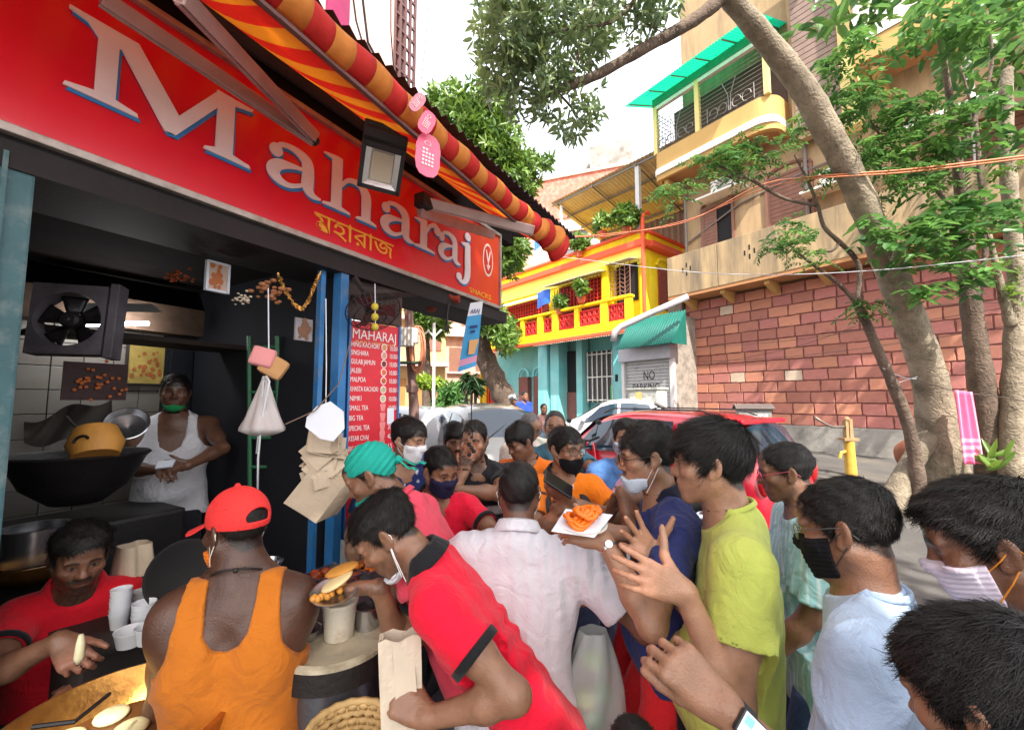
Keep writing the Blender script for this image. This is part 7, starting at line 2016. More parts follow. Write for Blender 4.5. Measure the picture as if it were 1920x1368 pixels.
P.shirt(C(214, 22, 40), amp=.01); P.ring('collar', C(205, 22, 40), .066, .09, .045, open_=.16); P.cuff(-1, BLACKC); P.cuff(1, BLACKC)
def shorts(X):
 pass
S = Sdf(.08)
for sd in (1, -1):
 hp = P.pel + P.lat * sd * .09; kn = hp + P.f * .3 + P.lat * sd * .34 + V3(0, 0, .10 if sd < 0 else .06)
 S.cap(hp, hp * .35 + kn * .65, .1, .083, k=.05)
S.cap(P.pel - P.lat * .08, P.pel + P.lat * .08, .125, k=.06)
lo, hi = S.bounds(); V_, Q_ = polygonise(lambda X: S(X) - P.fold(X, P.tl(X), .006, 'tee'), lo, hi, .012)
link_mesh('shorts', np_mesh('shorts', V_, Q_, P.base), mk('shorts_black', C(30, 30, 38), rough=.9), P.root)
mb = MB(FT(0, 0, 0));
t = thing('dough_strip', 'pale strip of dough dangling from the fingers of the seated cook', 'dough', A(150, 1200, 1.32))
mb = MB(); mb.tube([at(152, 1188, 1.33), at(151, 1205, 1.325), at(148, 1232, 1.32), at(147, 1243, 1.32)], [.006, .011, .013, .006], 8); obj('dough', mb, mk('raw_dough', C(226, 220, 180), rough=.5), t, smooth=True)
P = man('stout man in a white vest with a green neck mask inside the shop', 329, 735, 2.75, ground=.3, s=1.0, yaw=150, face=144, pitch=-4, tone=2.3, seed=5, belly=.07, broad=1.12, fat=.008, hair='full', hair_th=(.02, .012), strand=900, moust=.8, group='stall workers', hem=-.1,
  arms={1: dict(wrist=A(302, 880, 2.5), elbow=(-.8, .2, -.3), fd=(.7, -.6, -.1), pn=(0, -.5, .8), curl=(.6,) * 4), -1: dict(wrist=A(352, 872, 2.48), elbow=(.9, .2, -.3), fd=(-.8, -.3, .05), pn=(0, -.8, .5), curl=(.7,) * 4)})
P.body(torso=True); P.make_hair(); P.shirt(C(226, 224, 228), tank=True, amp=.008, name='vest'); P.legs(C(40, 40, 48)); P.face_mask(C(38, 140, 84), low=.072, loops=False)
t = thing('paper_slip', 'small folded white slip in the hand of the man in the vest', 'paper', A(312, 868, 2.42))
mb = MB(frame(at(310, 870, 2.42), x=(.95, .2, .1), z=(0, -.7, .7))); mb.box((0, 0, 0), (.085, .05, .012), bev=.003); obj('slip', mb, PAPERW, t)
P = man('youth in a red black-collared polo bending over a paper bag', 728, 1000, 1.32, s=1.02, broad=.92, yaw=-96, face=-94, pitch=-44, roll=0, lean=37, tone=3.2, seed=12, beard=.45, hair='short', hair_th=(.024, .008), strand=5200, neckfwd=.0, hem=-.16,
  arms={-1: dict(wrist=A(805, 1345, 1.12), elbow=(.35, -.2, -1), fd=(-.9, .15, .35), pn=(.15, -.85, .5), curl=(.8, .9, 1, 1), thumb=.4), 1: dict(wrist=A(712, 1102, 1.34), elbow=(.2, .2, -1), fd=(-1, .0, -.08), pn=(0, -.55, -.8), curl=(.3, .35, .4, .5), thumb=.5)})
P.body(); P.make_hair(L=.026); P.shirt(REDS, style='lean', amp=.011, sleeve=.56, sleeve_r=.07, infl=.009); P.ring('collar', BLACKC, .066, .09, .05, open_=.1, flare=.024); P.cuff(-1, BLACKC, t=.57, r=.0715, w=.024); P.cuff(1, BLACKC, t=.57, r=.0715)
P.legs(C(40, 42, 56)); P.face_mask(C(206, 208, 214), low=.09, loop_col=(.85, .85, .85, 1))
bend = P
t = thing('paper_bag', 'creased brown-white paper bag held open by the bending man in red', 'bag', A(752, 1270, 1.16))
KB = mk('bag_paper', C(206, 192, 172), rough=.85, var=.1, scale=7, bump=.25, bscale=30)
F = frame(at(752, 1278, 1.17), x=(.96, .25, .05), z=(-.06, .1, 1))
def bagw(u, v):
 a = u * 4; k = int(a) % 4; f = a - int(a)
 c4 = [(-.052, -.03), (.052, -.03), (.052, .03), (-.052, .03)]
 x = c4[k][0] * (1 - f) + c4[(k + 1) % 4][0] * f; y = c4[k][1] * (1 - f) + c4[(k + 1) % 4][1] * f
 g = (.006 * math.sin(f * math.pi)) if k in (1, 3) else 0
 sc = 1 + .08 * v
 return Vector((x * sc - g * (1 if k == 1 else -1 if k == 3 else 0) * 2, y * sc * (.8 + .25 * v) + .004 * math.sin(v * 11 + x * 60), -.13 + .25 * v + (.006 * math.sin(u * 40) if v > .97 else 0)))
mb = MB(F); mb.grid(bagw, 24, 14, closeu=True); mb.add([bagw(0, 0), bagw(.25, 0), bagw(.5, 0), bagw(.75, 0)], [(0, 1, 2, 3)]); obj('bag', mb, KB, t, thick=.0015)
mb = MB(F); mb.box((.012, -.034, .02), (.055, .002, .19), Matrix.Rotation(-.03, 4, 'Y')); obj('front_flap', mb, KB, t)
def plate(px, py, d, label, r_, mat, tilt=(0, 0)):
 c = at(px, py, d); t = thing('snack_plate', label, 'plate', c)
 T = Matrix.Translation(c) @ Matrix.Rotation(tilt[0], 4, 'X') @ Matrix.Rotation(tilt[1], 4, 'Y')
 mb = MB(T); mb.lathe([(0, 0), (r_ * .7, .0), (r_ * .92, .012), (r_, .014), (r_, .017), (r_ * .9, .016), (r_ * .68, .005), (0, .005)], 32); obj('plate', mb, mat, t, smooth=True, ang=40)
 return t, T
t, T = plate(628, 1114, 1.3, 'steel plate of curry and bread held out by the bending man', .07, STEEL, (.25, 0))
r = random.Random(2)
mb = MB(T)
for i in range(16): mb.ball((r.uniform(-.05, .02), r.uniform(-.04, .03), .016), .011, 7, 5)
obj('curry', mb, mk('curry', C(206, 140, 50), rough=.3, var=.35, scale=40), t, smooth=True)
mb = MB(T); mb.ball((.03, .0, .035), .05, 14, 8, Matrix.Rotation(-.5, 4, 'Y'), (1.1, .8, .22)); obj('bread', mb, mk('bread_pale', C(226, 204, 150), rough=.7), t, smooth=True)
mb = MB(T); mb.ball((.035, .03, .055), .05, 14, 8, Matrix.Rotation(-.35, 4, 'Y'), (1.15, .6, .2)); obj('bread_crust', mb, mk('bread_brown', C(206, 144, 62), rough=.6, var=.2, scale=20), t, smooth=True)
P = man('worker in a pink shirt with a teal cloth tied over his head', 697, 890, 1.62, s=1.0, yaw=-88, face=-94, pitch=-34, lean=26, tone=3.0, seed=14, beard=.4, hair='short', hair_th=(.006, .004), strand=200, group='stall workers',
  arms={-1: dict(wrist=A(712, 1225, 1.42), elbow=(.6, -.3, -.6), fd=(-.9, -.2, -.2), pn=(.1, -.7, .6)), 1: dict(wrist=A(670, 1180, 1.65), elbow=(.3, .4, -1))})
P.body(); P.make_hair(); P.shirt(C(226, 74, 96), style='lean', amp=.013, sleeve=.68); P.ring('collar', C(220, 70, 92), .064, .08, .02, flare=.008, up0=.02); P.legs(C(60, 60, 70))
TEALC = mk('teal_scarf', C(16, 158, 142), rough=.85, var=.1, scale=9, bump=.3, bscale=60)
def scarf(q):
 e = (q - V3(0, -.016, .034)) / V3(.0845, .106, .097)
 d = (np.linalg.norm(e, axis=1) - 1) * .088 - .0025 * np.sin(q[:, 2] * 260 + q[:, 1] * 90 + 30 * np.abs(q[:, 0]))
 zb = np.interp(q[:, 1], [-.12, -.06, -.01, .04, .1], [-.052, -.04, .026, .028, .05])
 return np.maximum(d, (zb - q[:, 2]) * .8)
P.head_part('head_scarf', scarf, (-.1, -.14, -.08), (.1, .12, .15), TEALC)
mb = MB()
for s_ in (-1, 1):
 k0 = P.hw((0, -.118, -.01))
 mb.grid(lambda u, v: Vector(k0 - P.HR[:, 1] * .06 * u * (1 + .3 * s_) + P.HR[:, 2] * (-.075 * u + .01 * math.sin(u * 9)) + P.HR[:, 0] * (s_ * .012 + (v - .5) * .035 * (.4 + u))), 7, 4)
mb.ball(Vector(P.hw((0, -.12, -.008))), .016, 8, 6)
obj('scarf_knot', mb, TEALC, P.root, smooth=True, thick=.003)
P.face_mask(C(16, 158, 142), low=.05, loops=False)
P = man('man in a pale lavender polo shirt with his back turned', 973, 922, 1.6, s=.99, yaw=8, face=4, pitch=-6, lean=6, tone=2.2, seed=17, broad=1.1, fat=.003, hair='short', hair_th=(.01, .006), strand=4200, belly=.02, hem=-.26,
  arms={1: dict(wrist=A(1222, 1084, 1.6), elbow=(.6, -.3, -.6), fd=(.8, -.2, .15), pn=(0, -.6, .8), curl=(.5,) * 4, shift=(.03, -.02, -.01)), -1: dict(wrist=A(860, 1080, 1.75), elbow=(-.7, -.2, -.5))})
P.body(); P.make_hair(L=.012, lift=.2)
SHW = C(206, 204, 212)
P.shirt(SHW, style='pleat', amp=.014, sleeve=.66, sleeve_r=.08, infl=.02, hem=-.26); P.ring('collar', SHW, .066, .09, .045, open_=.0, flare=.02, fwdtilt=.2); P.legs(C(70, 76, 96))
P.face_mask(C(210, 210, 216), low=.0, loop_col=(.85, .85, .87, 1))
P = man('young man in a red polo and navy mask facing the queue', 825, 884, 1.97, yaw=168, face=138, pitch=-16, tone=3.0, seed=21, hair='short', hair_th=(.024, .01), strand=2400, lean=6, group='stall workers',
  arms={-1: dict(wrist=A(858, 1020, 1.72), elbow=(.9, .2, -.2), fd=(-.9, -.2, -.1), pn=(0, -.6, .7))})
P.body(); P.make_hair(); P.shirt(C(226, 24, 58), amp=.01, vneck=.1); P.ring('collar', BLACKC, .066, .09, .05, open_=.2, flare=.03); P.cuff(-1, BLACKC); P.cuff(1, BLACKC); P.legs(C(50, 50, 60)); P.face_mask(C(34, 34, 62), loops=True, loop_col=(.03, .03, .05, 1))
mb = MB(); c0 = P.pel + P.up * .3 * P.s + P.fw * .128 * P.s - P.lat * .06
mb.box((0, 0, 0), (.085, .09, .006), frame(Vector(c0), x=Vector(-P.lat), z=Vector(P.fw)), bev=.003)
obj('chest_pocket', mb, mk('pocket_maroon', C(160, 16, 40), rough=.85), P.root)
def flecks(q, X):
 c = np.tile(np.array(C(32, 42, 92)[:3]), (len(q), 1))
 n = np.sin(q[:, 0] * 95 + 2 * np.sin(q[:, 2] * 40)) * np.sin(q[:, 2] * 70 + q[:, 1] * 60)
 return np.where((n > .86)[:, None], np.array((.6, .62, .7)), c)
P = man('man in a flecked navy shirt and white mask standing against the menu board', 766, 826, 2.3, yaw=150, face=112, pitch=-10, tone=3.8, seed=23, fat=.004, hair='full', hair_th=(.03, .012), strand=1300)
P.body(); P.make_hair(); P.shirt(None, colf=flecks, amp=.009, vneck=.1); P.ring('collar', C(34, 42, 90), .066, .09, .045, open_=.2, flare=.03); P.legs(C(60, 60, 70))
def mcol(q):
 return np.where((q[:, 0] < -.0)[:, None] & (q[:, 2] < -.05)[:, None], np.array(C(90, 140, 205)[:3]), np.array(C(222, 222, 226)[:3]))
P.face_mask(C(222, 222, 226), colf=mcol)
def banded(q, X):
 c = np.tile(np.array((.014, .014, .018)), (len(q), 1)); z = q[:, 2] + .12 * np.abs(q[:, 0])
 ax = np.abs(q[:, 0]) > .2
 c[(z > .27) & (z < .315) & ~ax] = (.6, .6, .62); c[(z > .355) & (z < .37) & ~ax] = (.1, .3, .36)
 sl = ax & (q[:, 2] < .30) & (q[:, 2] > .262)
 c[sl] = (.6, .6, .62)
 return c
P = man('man in a black polo with white bands, hand at his chin', 889, 826, 2.42, yaw=165, face=-172, pitch=-8, tone=3.2, seed=25, hair='short', hair_th=(.014, .007), strand=1300, beard=.8, moust=.9, broad=1.1,
  arms={-1: dict(wrist=A(858, 918, 2.12), elbow=(.8, -.1, -.3), fd=(-1, .1, .1), pn=(0, -.7, .7), curl=(.6,) * 4), 1: dict(wrist=A(866, 893, 2.28), elbow=(-.4, -.3, -1), fd=(.25, .2, .95), pn=(-.3, -.9, .2), curl=(.9, 1, 1.1, 1.1))})
P.body(); P.make_hair(); P.shirt(None, colf=banded, amp=.009); P.ring('collar', C(24, 24, 28), .066, .09, .045, open_=.16, flare=.02); P.legs(C(40, 40, 50))
P = man('thin-faced youth with swept-up hair peering from behind the man in the banded polo', 853, 826, 2.8, yaw=170, face=160, pitch=-14, tone=2.6, seed=27, hair='full', hair_th=(.036, .012), strand=1000, moust=.8)
P.body(); P.make_hair(); P.shirt(C(44, 44, 52)); P.legs(C(60, 60, 70))
P = man('boy in an orange shirt looking down towards the stall beside the car bonnet', 976, 828, 2.65, yaw=-160, face=-122, pitch=-26, tone=2.6, seed=29, hair='full', hair_th=(.038, .018), strand=1300)
P.body(); P.make_hair(curlyness=.6); P.shirt(C(240, 120, 30), amp=.01); P.ring('collar', C(40, 30, 26), .062, .07, .012, up0=.012, flare=.004); P.legs(C(60, 70, 96))
def deliv(q, X):
 c = np.tile(np.array(C(244, 128, 22)[:3]), (len(q), 1))
 c[(q[:, 2] > .2) & (q[:, 2] < .235) & (q[:, 0] > .02) & (q[:, 1] > 0)] = C(150, 70, 30)[:3]
 c[(np.abs(q[:, 0]) < .035 - (.47 - q[:, 2]) * .3) & (q[:, 2] > .36) & (q[:, 1] > 0)] = (.75, .75, .76)
 return c
P = man('delivery man in an orange polo with black rucksack straps and phone', 1061, 842, 2.16, yaw=172, face=146, pitch=-4, tone=3.2, seed=31, hair='full', hair_th=(.026, .012), strand=1600,
  arms={1: dict(wrist=A(1068, 938, 1.9), elbow=(-.5, .0, -.8), fd=(-.75, -.3, .5), pn=(.3, -.3, -.9), curl=(.7,) * 4, thumb=.7), -1: dict(wrist=A(1092, 948, 1.92), elbow=(.9, .1, -.4), fd=(-.9, -.2, .1), pn=(0, -.6, .7), curl=(.6,) * 4)})
P.body(); P.make_hair(); P.shirt(None, colf=deliv, amp=.01); P.ring('collar', BLACKC, .066, .09, .055, open_=.2, flare=.03); P.legs(C(60, 70, 100)); P.face_mask(C(20, 20, 24), low=.028, loop_col=(.02, .02, .02, 1)); P.glasses()
mb = MB()
for sd in (-1, 1):
 def strap(u, v):
  z = .5 - .38 * u; y = .095 + .075 * math.sin(min(1, u * 1.25) * 1.5) if u > .0 else .09
  return Vector(P.pel + (P.lat * (sd * (.105 + .02 * u) + (v - .5) * .062) + P.up * (z + .0) + P.fw * (y - .06 * (1 - u) ** 3 - .01)) * P.s)
 mb.grid(strap, 10, 3)
obj('rucksack_straps', mb, mk('strap_grey', C(48, 46, 52), rough=.8, var=.15), P.root, smooth=True, thick=.014)
mb = MB(); F = frame(Vector(P.pel + P.up * .25 * P.s - P.fw * .2 * P.s), x=Vector(P.lat), z=Vector(P.up)); mb.box((0, 0, 0), (.3, .16, .42), F, bev=.05); obj('rucksack', mb, bpy.data.materials['strap_grey'], P.root, smooth=True)
t = thing('mobile_phone', 'black mobile phone in the hand of the delivery man', 'phone', A(1050, 903, 1.84))
mb = MB(frame(at(1047, 907, 1.84), x=(.75, .2, -.5), z=(.3, -.6, .75))); mb.box((0, 0, 0), (.15, .072, .009), bev=.004); obj('phone', mb, mk('phone_black', (.01, .01, .012, 1), rough=.1, bump=0), t)
P = man('balding grey-haired man with glasses bent before the windscreen of the silver hatchback', 994, 800, 3.5, yaw=130, face=118, pitch=-30, tone=3.6, seed=33, hair='bald', hair_th=(.006, .006), strand=300)
P.body(); P.make_hair(color=(.16, .15, .15, 1)); P.shirt(C(214, 196, 186)); P.legs(C(70, 70, 80)); P.glasses()
P = man('balding man in a slate-blue T-shirt with a red forearm sleeve', 1041, 800, 3.0, yaw=175, face=-175, pitch=-4, tone=3.3, seed=35, hair='receding', hair_th=(.005, .005), strand=400,
  arms={-1: dict(wrist=A(1133, 925, 2.55), elbow=(.9, -.2, .6), fd=(-.3, -.3, -.9), pn=(.9, -.3, 0)), })
P.body(); P.make_hair(color=(.05, .045, .045, 1)); P.shirt(C(66, 112, 132), amp=.01, sleeve=.7); P.legs(C(60, 60, 80))
S0, E, W = P.arm[-1][:3]; S = Sdf(.06); S.cap(E * .8 + W * .2 - (W - E) * .2, W, .056, .046, k=.03); lo, hi = S.bounds()
V_, Q_ = polygonise(lambda X: S(X) - .004 * np.sin(X[:, 2] * 150 + 40 * X[:, 0]) - .004 * wob(X, 3, 30), lo, hi, .009); link_mesh('arm_sleeve', np_mesh('arm_sleeve', V_, Q_, P.base), mk('sleeve_red', C(206, 38, 40), rough=.85, var=.12), P.root)
P = man('man in a blue T-shirt and pale mask beside the open window of the red car', 1174, 822, 2.5, yaw=-170, face=-168, pitch=-6, tone=3.6, seed=37, hair='short', hair_th=(.024, .01), strand=900)
P.body(); P.make_hair(); P.shirt(C(84, 128, 190)); P.legs(C(60, 60, 80)); P.face_mask(C(190, 206, 226))
def pinkst(q, X):
 c = np.tile(np.array(C(206, 160, 190)[:3]), (len(q), 1)); z = q[:, 2] * 9
 f = z - np.floor(z)
 c[f < .16] = (.7, .7, .72); c[(f > .3) & (f < .38)] = (.05, .06, .1)
 return c
P = man('man in a striped pink polo mostly hidden by the man in navy', 1207, 846, 1.98, yaw=-118, face=-100, tone=2.8, seed=39, hair='short', strand=300,
  arms={-1: dict(wrist=A(1166, 922, 1.74), elbow=(-.7, -.5, -.7), fd=(.6, -.1, -.1), pn=(0, -.8, .6), curl=(.8,) * 4, shift=(-.05, -.02, 0)), 1: dict(wrist=A(1150, 950, 1.9), elbow=(-.4, .5, -1))})
P.body(); P.make_hair(); P.shirt(None, colf=pinkst, sleeve=.75, sleeve_r=.072, amp=.01, hem=-.05); P.legs(C(200, 34, 40), h=.01, top=.03)
P = man('bespectacled man in a navy polo with a surgical mask pulled under his chin', 1214, 856, 1.56, s=1.02, yaw=-100, face=-84, pitch=-8, tone=3.8, seed=41, hair='full', hair_th=(.026, .012), strand=4200, fat=.005, moust=.9, belly=.03, broad=1.08, twist=20,
  arms={-1: dict(wrist=A(1132, 1012, 1.32), elbow=(.7, -.3, -.6), fd=(-.95, .1, .25), pn=(-.1, -.75, .6), curl=(.5, .6, .7, .7), thumb=.6), 1: dict(wrist=A(1170, 1000, 1.6), elbow=(0, .6, -1), fd=(-.8, 0, .2), pn=(0, -.3, .9))})
P.body(); P.make_hair(curlyness=.55); P.shirt(C(38, 46, 96), amp=.012, sleeve=.7, sleeve_r=.074, hem=-.03); P.ring('collar', C(24, 26, 44), .066, .09, .05, open_=.18, flare=.022)
P.legs(C(190, 30, 36), colf=lambda q, X: np.where((np.abs(q[:, 1]) < .022)[:, None] & (q[:, 2] < 0)[:, None], np.array((.012, .012, .016)), np.array(C(204, 34, 40)[:3])), h=.009, stance=.13, top=.03)
P.face_mask(C(196, 212, 228), low=.055); P.glasses()
mb = MB()
for i in range(4): mb.box((0, 0, 0), (.007, .012 + .004 * (i % 2), .02), frame(Vector(P.pel + (P.up * (.33 - .045 * i) + P.fw * (.135 + .004 * i) - P.lat * (.02 + .014 * i)) * P.s), x=Vector(P.lat), z=Vector(P.up)))
obj('placket_print', mb, PAPERW, P.root)
def watch(P, sd, mat_b, mat_f, w=.026, smart=False, name='wrist_watch'):
 S0, E, W, fd, pn = P.arm[sd][:5]; ax = nrm(W - E); c = W - ax * .02
 F = frame(Vector(c), x=Vector(ax), z=Vector(nrm(pn - (pn @ ax) * ax)))
 mb = MB(F); mb.lathe([(.0265, -w / 2), (.0285, -w / 2), (.0285, w / 2), (.0265, w / 2)], 26, Matrix(((0, 0, 1, 0), (0, 1, 0, 0), (-1, 0, 0, 0), (0, 0, 0, 1))), True)
 o = obj(name, mb, mat_b, P.root, smooth=True, ang=40)
 mb = MB(F)
 if smart: mb.box((0, 0, .031), (.042, .036, .011), bev=.005)
 else: mb.lathe([(0, .033), (.011, .033), (.0125, .031), (.0125, .026), (0, .026)], 20)
 f = obj('watch_case', mb, mat_f, o, smooth=True, ang=40)
 if smart:
  for i, (x, y, a, b_, c_) in enumerate(((0, 0, .036, .03, C(200, 226, 240)), (.008, -.006, .014, .012, C(120, 190, 230)), (-.01, .007, .01, .011, C(170, 226, 170)))):
   mb = MB(F); mb.box((x, y, .0368 + .0003 * i), (a, b_, .0004)); obj('watch_screen', mb, mk('watch_screen_%d' % i, c_, rough=.2, bump=0, emit=.25), o)
watch(P, -1, STEEL, STEEL, .016)
t, T = plate(1092, 990, 1.3, 'paper-lined plate of orange jalebis held out by the man in navy', .075, mk('leaf_plate', C(206, 206, 200), rough=.6), (.15, 0))
mb = MB(T); mb.add([(-.1, -.05, .014), (.02, -.085, .012), (.1, .03, .03), (-.04, .085, .026)], [(0, 1, 2, 3)]); obj('paper_liner', mb, PAPERW, t)
mb = MB(T); r = random.Random(4)
for k in range(6):
 c = Vector((r.uniform(-.03, .03), r.uniform(-.03, .03), .024 + .007 * k))
 mb.tube([c + Vector((.034 * math.cos(s) * (1 - s / 22), .034 * math.sin(s) * (1 - s / 22), .006 * math.sin(2.3 * s))) for s in [j * .55 for j in range(26)]], .0075, 6)
obj('jalebi', mb, mk('jalebi_glaze', C(238, 116, 20), rough=.2, var=.15), t, smooth=True)['kind'] = 'stuff'
P = man('man in a lime-yellow T-shirt gesturing with both hands in the middle of the crowd', 1332, 868, 1.3, s=1.07, yaw=-74, face=-66, pitch=-4, tone=4.2, seed=43, hair='full', hair_th=(.03, .02), strand=7000, fat=.008, belly=.05, broad=1.1, lean=-2, twist=6, hem=-.24, neckfwd=.03,
  arms={-1: dict(wrist=A(1284, 1110, 1.05), elbow=(1.3, .05, -.5), fd=(-.93, -.05, .38), pn=(.35, -.93, .1), curl=(.2, .25, .3, .35), thumb=1.0, spread=.16), 1: dict(wrist=A(1240, 1060, 1.3), elbow=(.4, .3, -1), fd=(-.68, .0, .74), pn=(.0, 1, .05), curl=(.15, .2, .3, .35), thumb=.9, spread=.3)})
P.body(); P.make_hair(dirv=(0, .9, -.5), L=.04, lift=.2)
P.shirt(C(180, 190, 92), amp=.013, sleeve=.56, sleeve_r=.078, infl=.014, hem=-.24); P.ring('collar', C(180, 190, 92), .064, .07, .012, up0=.012, flare=.004); P.legs(C(60, 64, 84))
def aqua(q, X):
 c = np.tile(np.array(C(158, 206, 214)[:3]), (len(q), 1)); f = q[:, 0] * 28 + q[:, 1] * 20; f = f - np.floor(f)
 c[f < .2] = C(206, 226, 232)[:3]; return c
P = man('man with thinning black hair and an aqua striped shirt behind the yellow T-shirt', 1474, 884, 1.62, yaw=-76, face=-64, pitch=-12, tone=2.8, seed=45, moust=.9, beard=.3, hair='short', hair_th=(.012, .006), strand=3000, arms={-1: dict(wrist=A(1440, 1240, 1.5), elbow=(.3, 0, -1)), 1: dict(wrist=A(1420, 1240, 1.7), elbow=(.3, .3, -1))})
P.body(); P.make_hair(L=.022); P.shirt(None, colf=aqua, amp=.013, style='pleat', sleeve=.8, sleeve_r=.08, hem=-.2, infl=.016); P.legs(C(60, 80, 130)); P.glasses(color=C(170, 70, 90))
LB = C(168, 190, 218)
P = man('man in a pale blue T-shirt, silver glasses and black mask', 1588, 992, .98, s=.98, yaw=-46, face=-40, pitch=-14, roll=4, tone=2.9, seed=47, hair='short', hair_th=(.015, .004), strand=8000, broad=1.04, lean=2, neckfwd=-.01,
  arms={-1: dict(fwd=.12, out=.08), 1: dict(fwd=.12)})
P.body(); P.make_hair(L=.022, curlyness=.45); P.shirt(LB, amp=.012, sleeve=.7, sleeve_r=.076, infl=.014, hem=-.2); P.ring('collar', LB, .064, .07, .012, up0=.01, flare=.004); P.legs(C(50, 60, 80)); P.face_mask(C(20, 20, 24), loop_col=(.02, .02, .02, 1)); P.glasses(color=(.1, .1, .1, 1), wire=.0012)
mb = MB(); nb = P.N + P.up * .028
mb.tube([Vector(nb + (P.lat * .068 * math.cos(a) + P.fw * .064 * math.sin(a)) + P.up * (.006 - .02 * math.sin(a))) for a in [2 * math.pi * i / 36 for i in range(37)]], .0018, 6); obj('neck_chain', mb, mk('gold', C(214, 160, 80), rough=.3, metal=.9), P.root, smooth=True)
P = man('man in profile at the right edge with a white mask and an orange ear strap', 1858, 1018, .82, s=.98, yaw=-60, face=-50, pitch=-20, tone=2.6, seed=49, hair='short', hair_th=(.03, .012), strand=8000, lean=14)
P.body(); P.make_hair(L=.03, curlyness=.4); P.shirt(C(60, 62, 80)); P.legs(C(50, 60, 80)); P.face_mask(C(214, 206, 222), low=.01, loop_col=C(226, 140, 40))
P = man('head of dark tousled hair filling the bottom right corner', 1856, 1312, .57, s=.94, h=.0042, yaw=-60, face=-24, pitch=-22, tone=3.2, seed=51, hair='full', hair_th=(.022, .016), strand=9000,
  arms={1: dict(wrist=A(1362, 1330, .66), elbow=(.2, -.2, -1), fd=(-.72, .25, .62), pn=(-.05, -.88, .45), curl=(.75, .85, .9, 1.0), thumb=.0, spread=.05), -1: dict(fwd=.1)})
P.body(); P.make_hair(L=.03, curlyness=.35, w=.0007, lift=.2, color=(.011, .01, .011, 1)); P.shirt(C(90, 60, 66), sleeve=.7); P.legs(C(50, 60, 80)); watch(P, 1, PLASTIC, PLASTIC, .024, smart=True, name='smart_watch')
P = man('child with black hair whose head just shows at the bottom edge', 1188, 1412, 1.02, s=.66, yaw=-20, face=-10, tone=3.0, seed=53, hair='full', hair_th=(.02, .016), strand=2500)
P.body(); P.make_hair(L=.03, curlyness=.5); P.shirt(C(120, 60, 60)); P.legs(C(60, 60, 70), h=.014)
t = thing('vegetable_bag', 'clear plastic carrier bag of green vegetables hanging between the pale polo and the red trousers', 'bag', A(1120, 1300, 1.45))
def vb(u, v):
 a = u * 2 * math.pi; r_ = (.045 + .06 * math.sin(min(1, v * 1.15) * 1.7)) * (1 + .09 * math.sin(a * 5 + v * 7)) * (1 if v < .9 else max(.1, (1 - v) / .1) ** .5)
 return at(1112, 1180, 1.45) + Vector((r_ * math.cos(a), r_ * .8 * math.sin(a), -.36 * v))
mb = MB(); mb.grid(vb, 36, 24, closeu=True); obj('bag_film', mb, mk('clear_film', C(214, 222, 220), rough=.15, var=.05, bump=.6, bscale=18, alpha=.45), t, smooth=True)
for i, (dx, dz, c_) in enumerate(((0, -.1, C(120, 170, 70)), (.02, -.2, C(96, 160, 110)), (-.03, -.22, C(150, 190, 90)), (.0, -.28, C(80, 150, 110)))):
 mb = MB(); mb.ball(at(1112, 1180, 1.45) + Vector((dx, 0, dz)), .04, 12, 8, None, (1, 1, .75)); obj('vegetable', mb, mk('veg_%d' % i, c_, rough=.5, var=.2), t, smooth=True)
for px, py, d, lab, c_, f in ((1020, 766, 8.8, 'small man in a dull pink shirt standing beyond the silver hatchback bonnet', C(170, 130, 130), 160), (984, 742, 11.5, 'small man in a blue shirt near the turquoise doorway', C(40, 70, 190), 150), (962, 748, 11.0, 'small figure in a silver helmet beside the foot of the leaning lane tree', C(60, 60, 66), 140), (876, 752, 12.5, 'small dark-haired man seen over the roof of the silver hatchback', C(150, 110, 100), 190)):
 g = ground_z(0, d); P = man(lab, px, py, d, h=.016, ground=g, s=float(np.clip((at(px, py, d).z - g) / 1.56, .8, 1.1)), yaw=f, face=f, tone=3.0, seed=int(px), strand=0, group='passers-by down the lane')
 P.body(far=True); P.shirt(c_, h=.02, amp=.006); P.legs(C(50, 50, 60), h=.025)
 if px == 962:
  P.head_part('helmet', lambda q: np.maximum((np.linalg.norm((q - V3(0, 0, .03)) / V3(.12, .14, .125), axis=1) - 1) * .12, -q[:, 2] - .06 + .4 * np.maximum(0, q[:, 1])), (-.15, -.17, -.1), (.15, .17, .18), STEEL, h=.012)
 else: P.make_hair()
# ------------------------------------------------------------------ inside the shop and on its counter
t = thing('box_fan', 'large square dusty box fan mounted high at the left of the shop opening', 'fan', at(140, 600, 1.95))
F = frame(at(133, 600, 1.95), x=(.95, .3, 0), z=(.3, -.95, .08)) @ Matrix.Scale(.88, 4)
mb = MB(F); R_ = .14
n = 40
pts = [(R_ * math.cos(2 * math.pi * i / n), R_ * math.sin(2 * math.pi * i / n)) for i in range(n)]
sq = []
for x, y in pts:
 k = .155 / max(abs(x), abs(y)); sq.append((x * k, y * k * 1.18))
vs = [(x, y, .03) for x, y in pts] + [(x, y, .03) for x, y in sq] + [(x, y, -.06) for x, y in sq] + [(x, y, -.06) for x, y in pts]
fs = [(q * n + i, q * n + (i + 1) % n, ((q + 1) % 4) * n + (i + 1) % n, ((q + 1) % 4) * n + i) for q in range(4) for i in range(n)]
mb.add(vs, fs)
mb.box((.185, 0, -.01), (.04, .4, .09), bev=.004)
obj('fan_frame', mb, mk('fan_grey', C(96, 90, 96), rough=.6, var=.3, scale=8, bump=.1, dirt=C(34, 28, 28), dirt_amt=.65), t)
mb = MB(F)
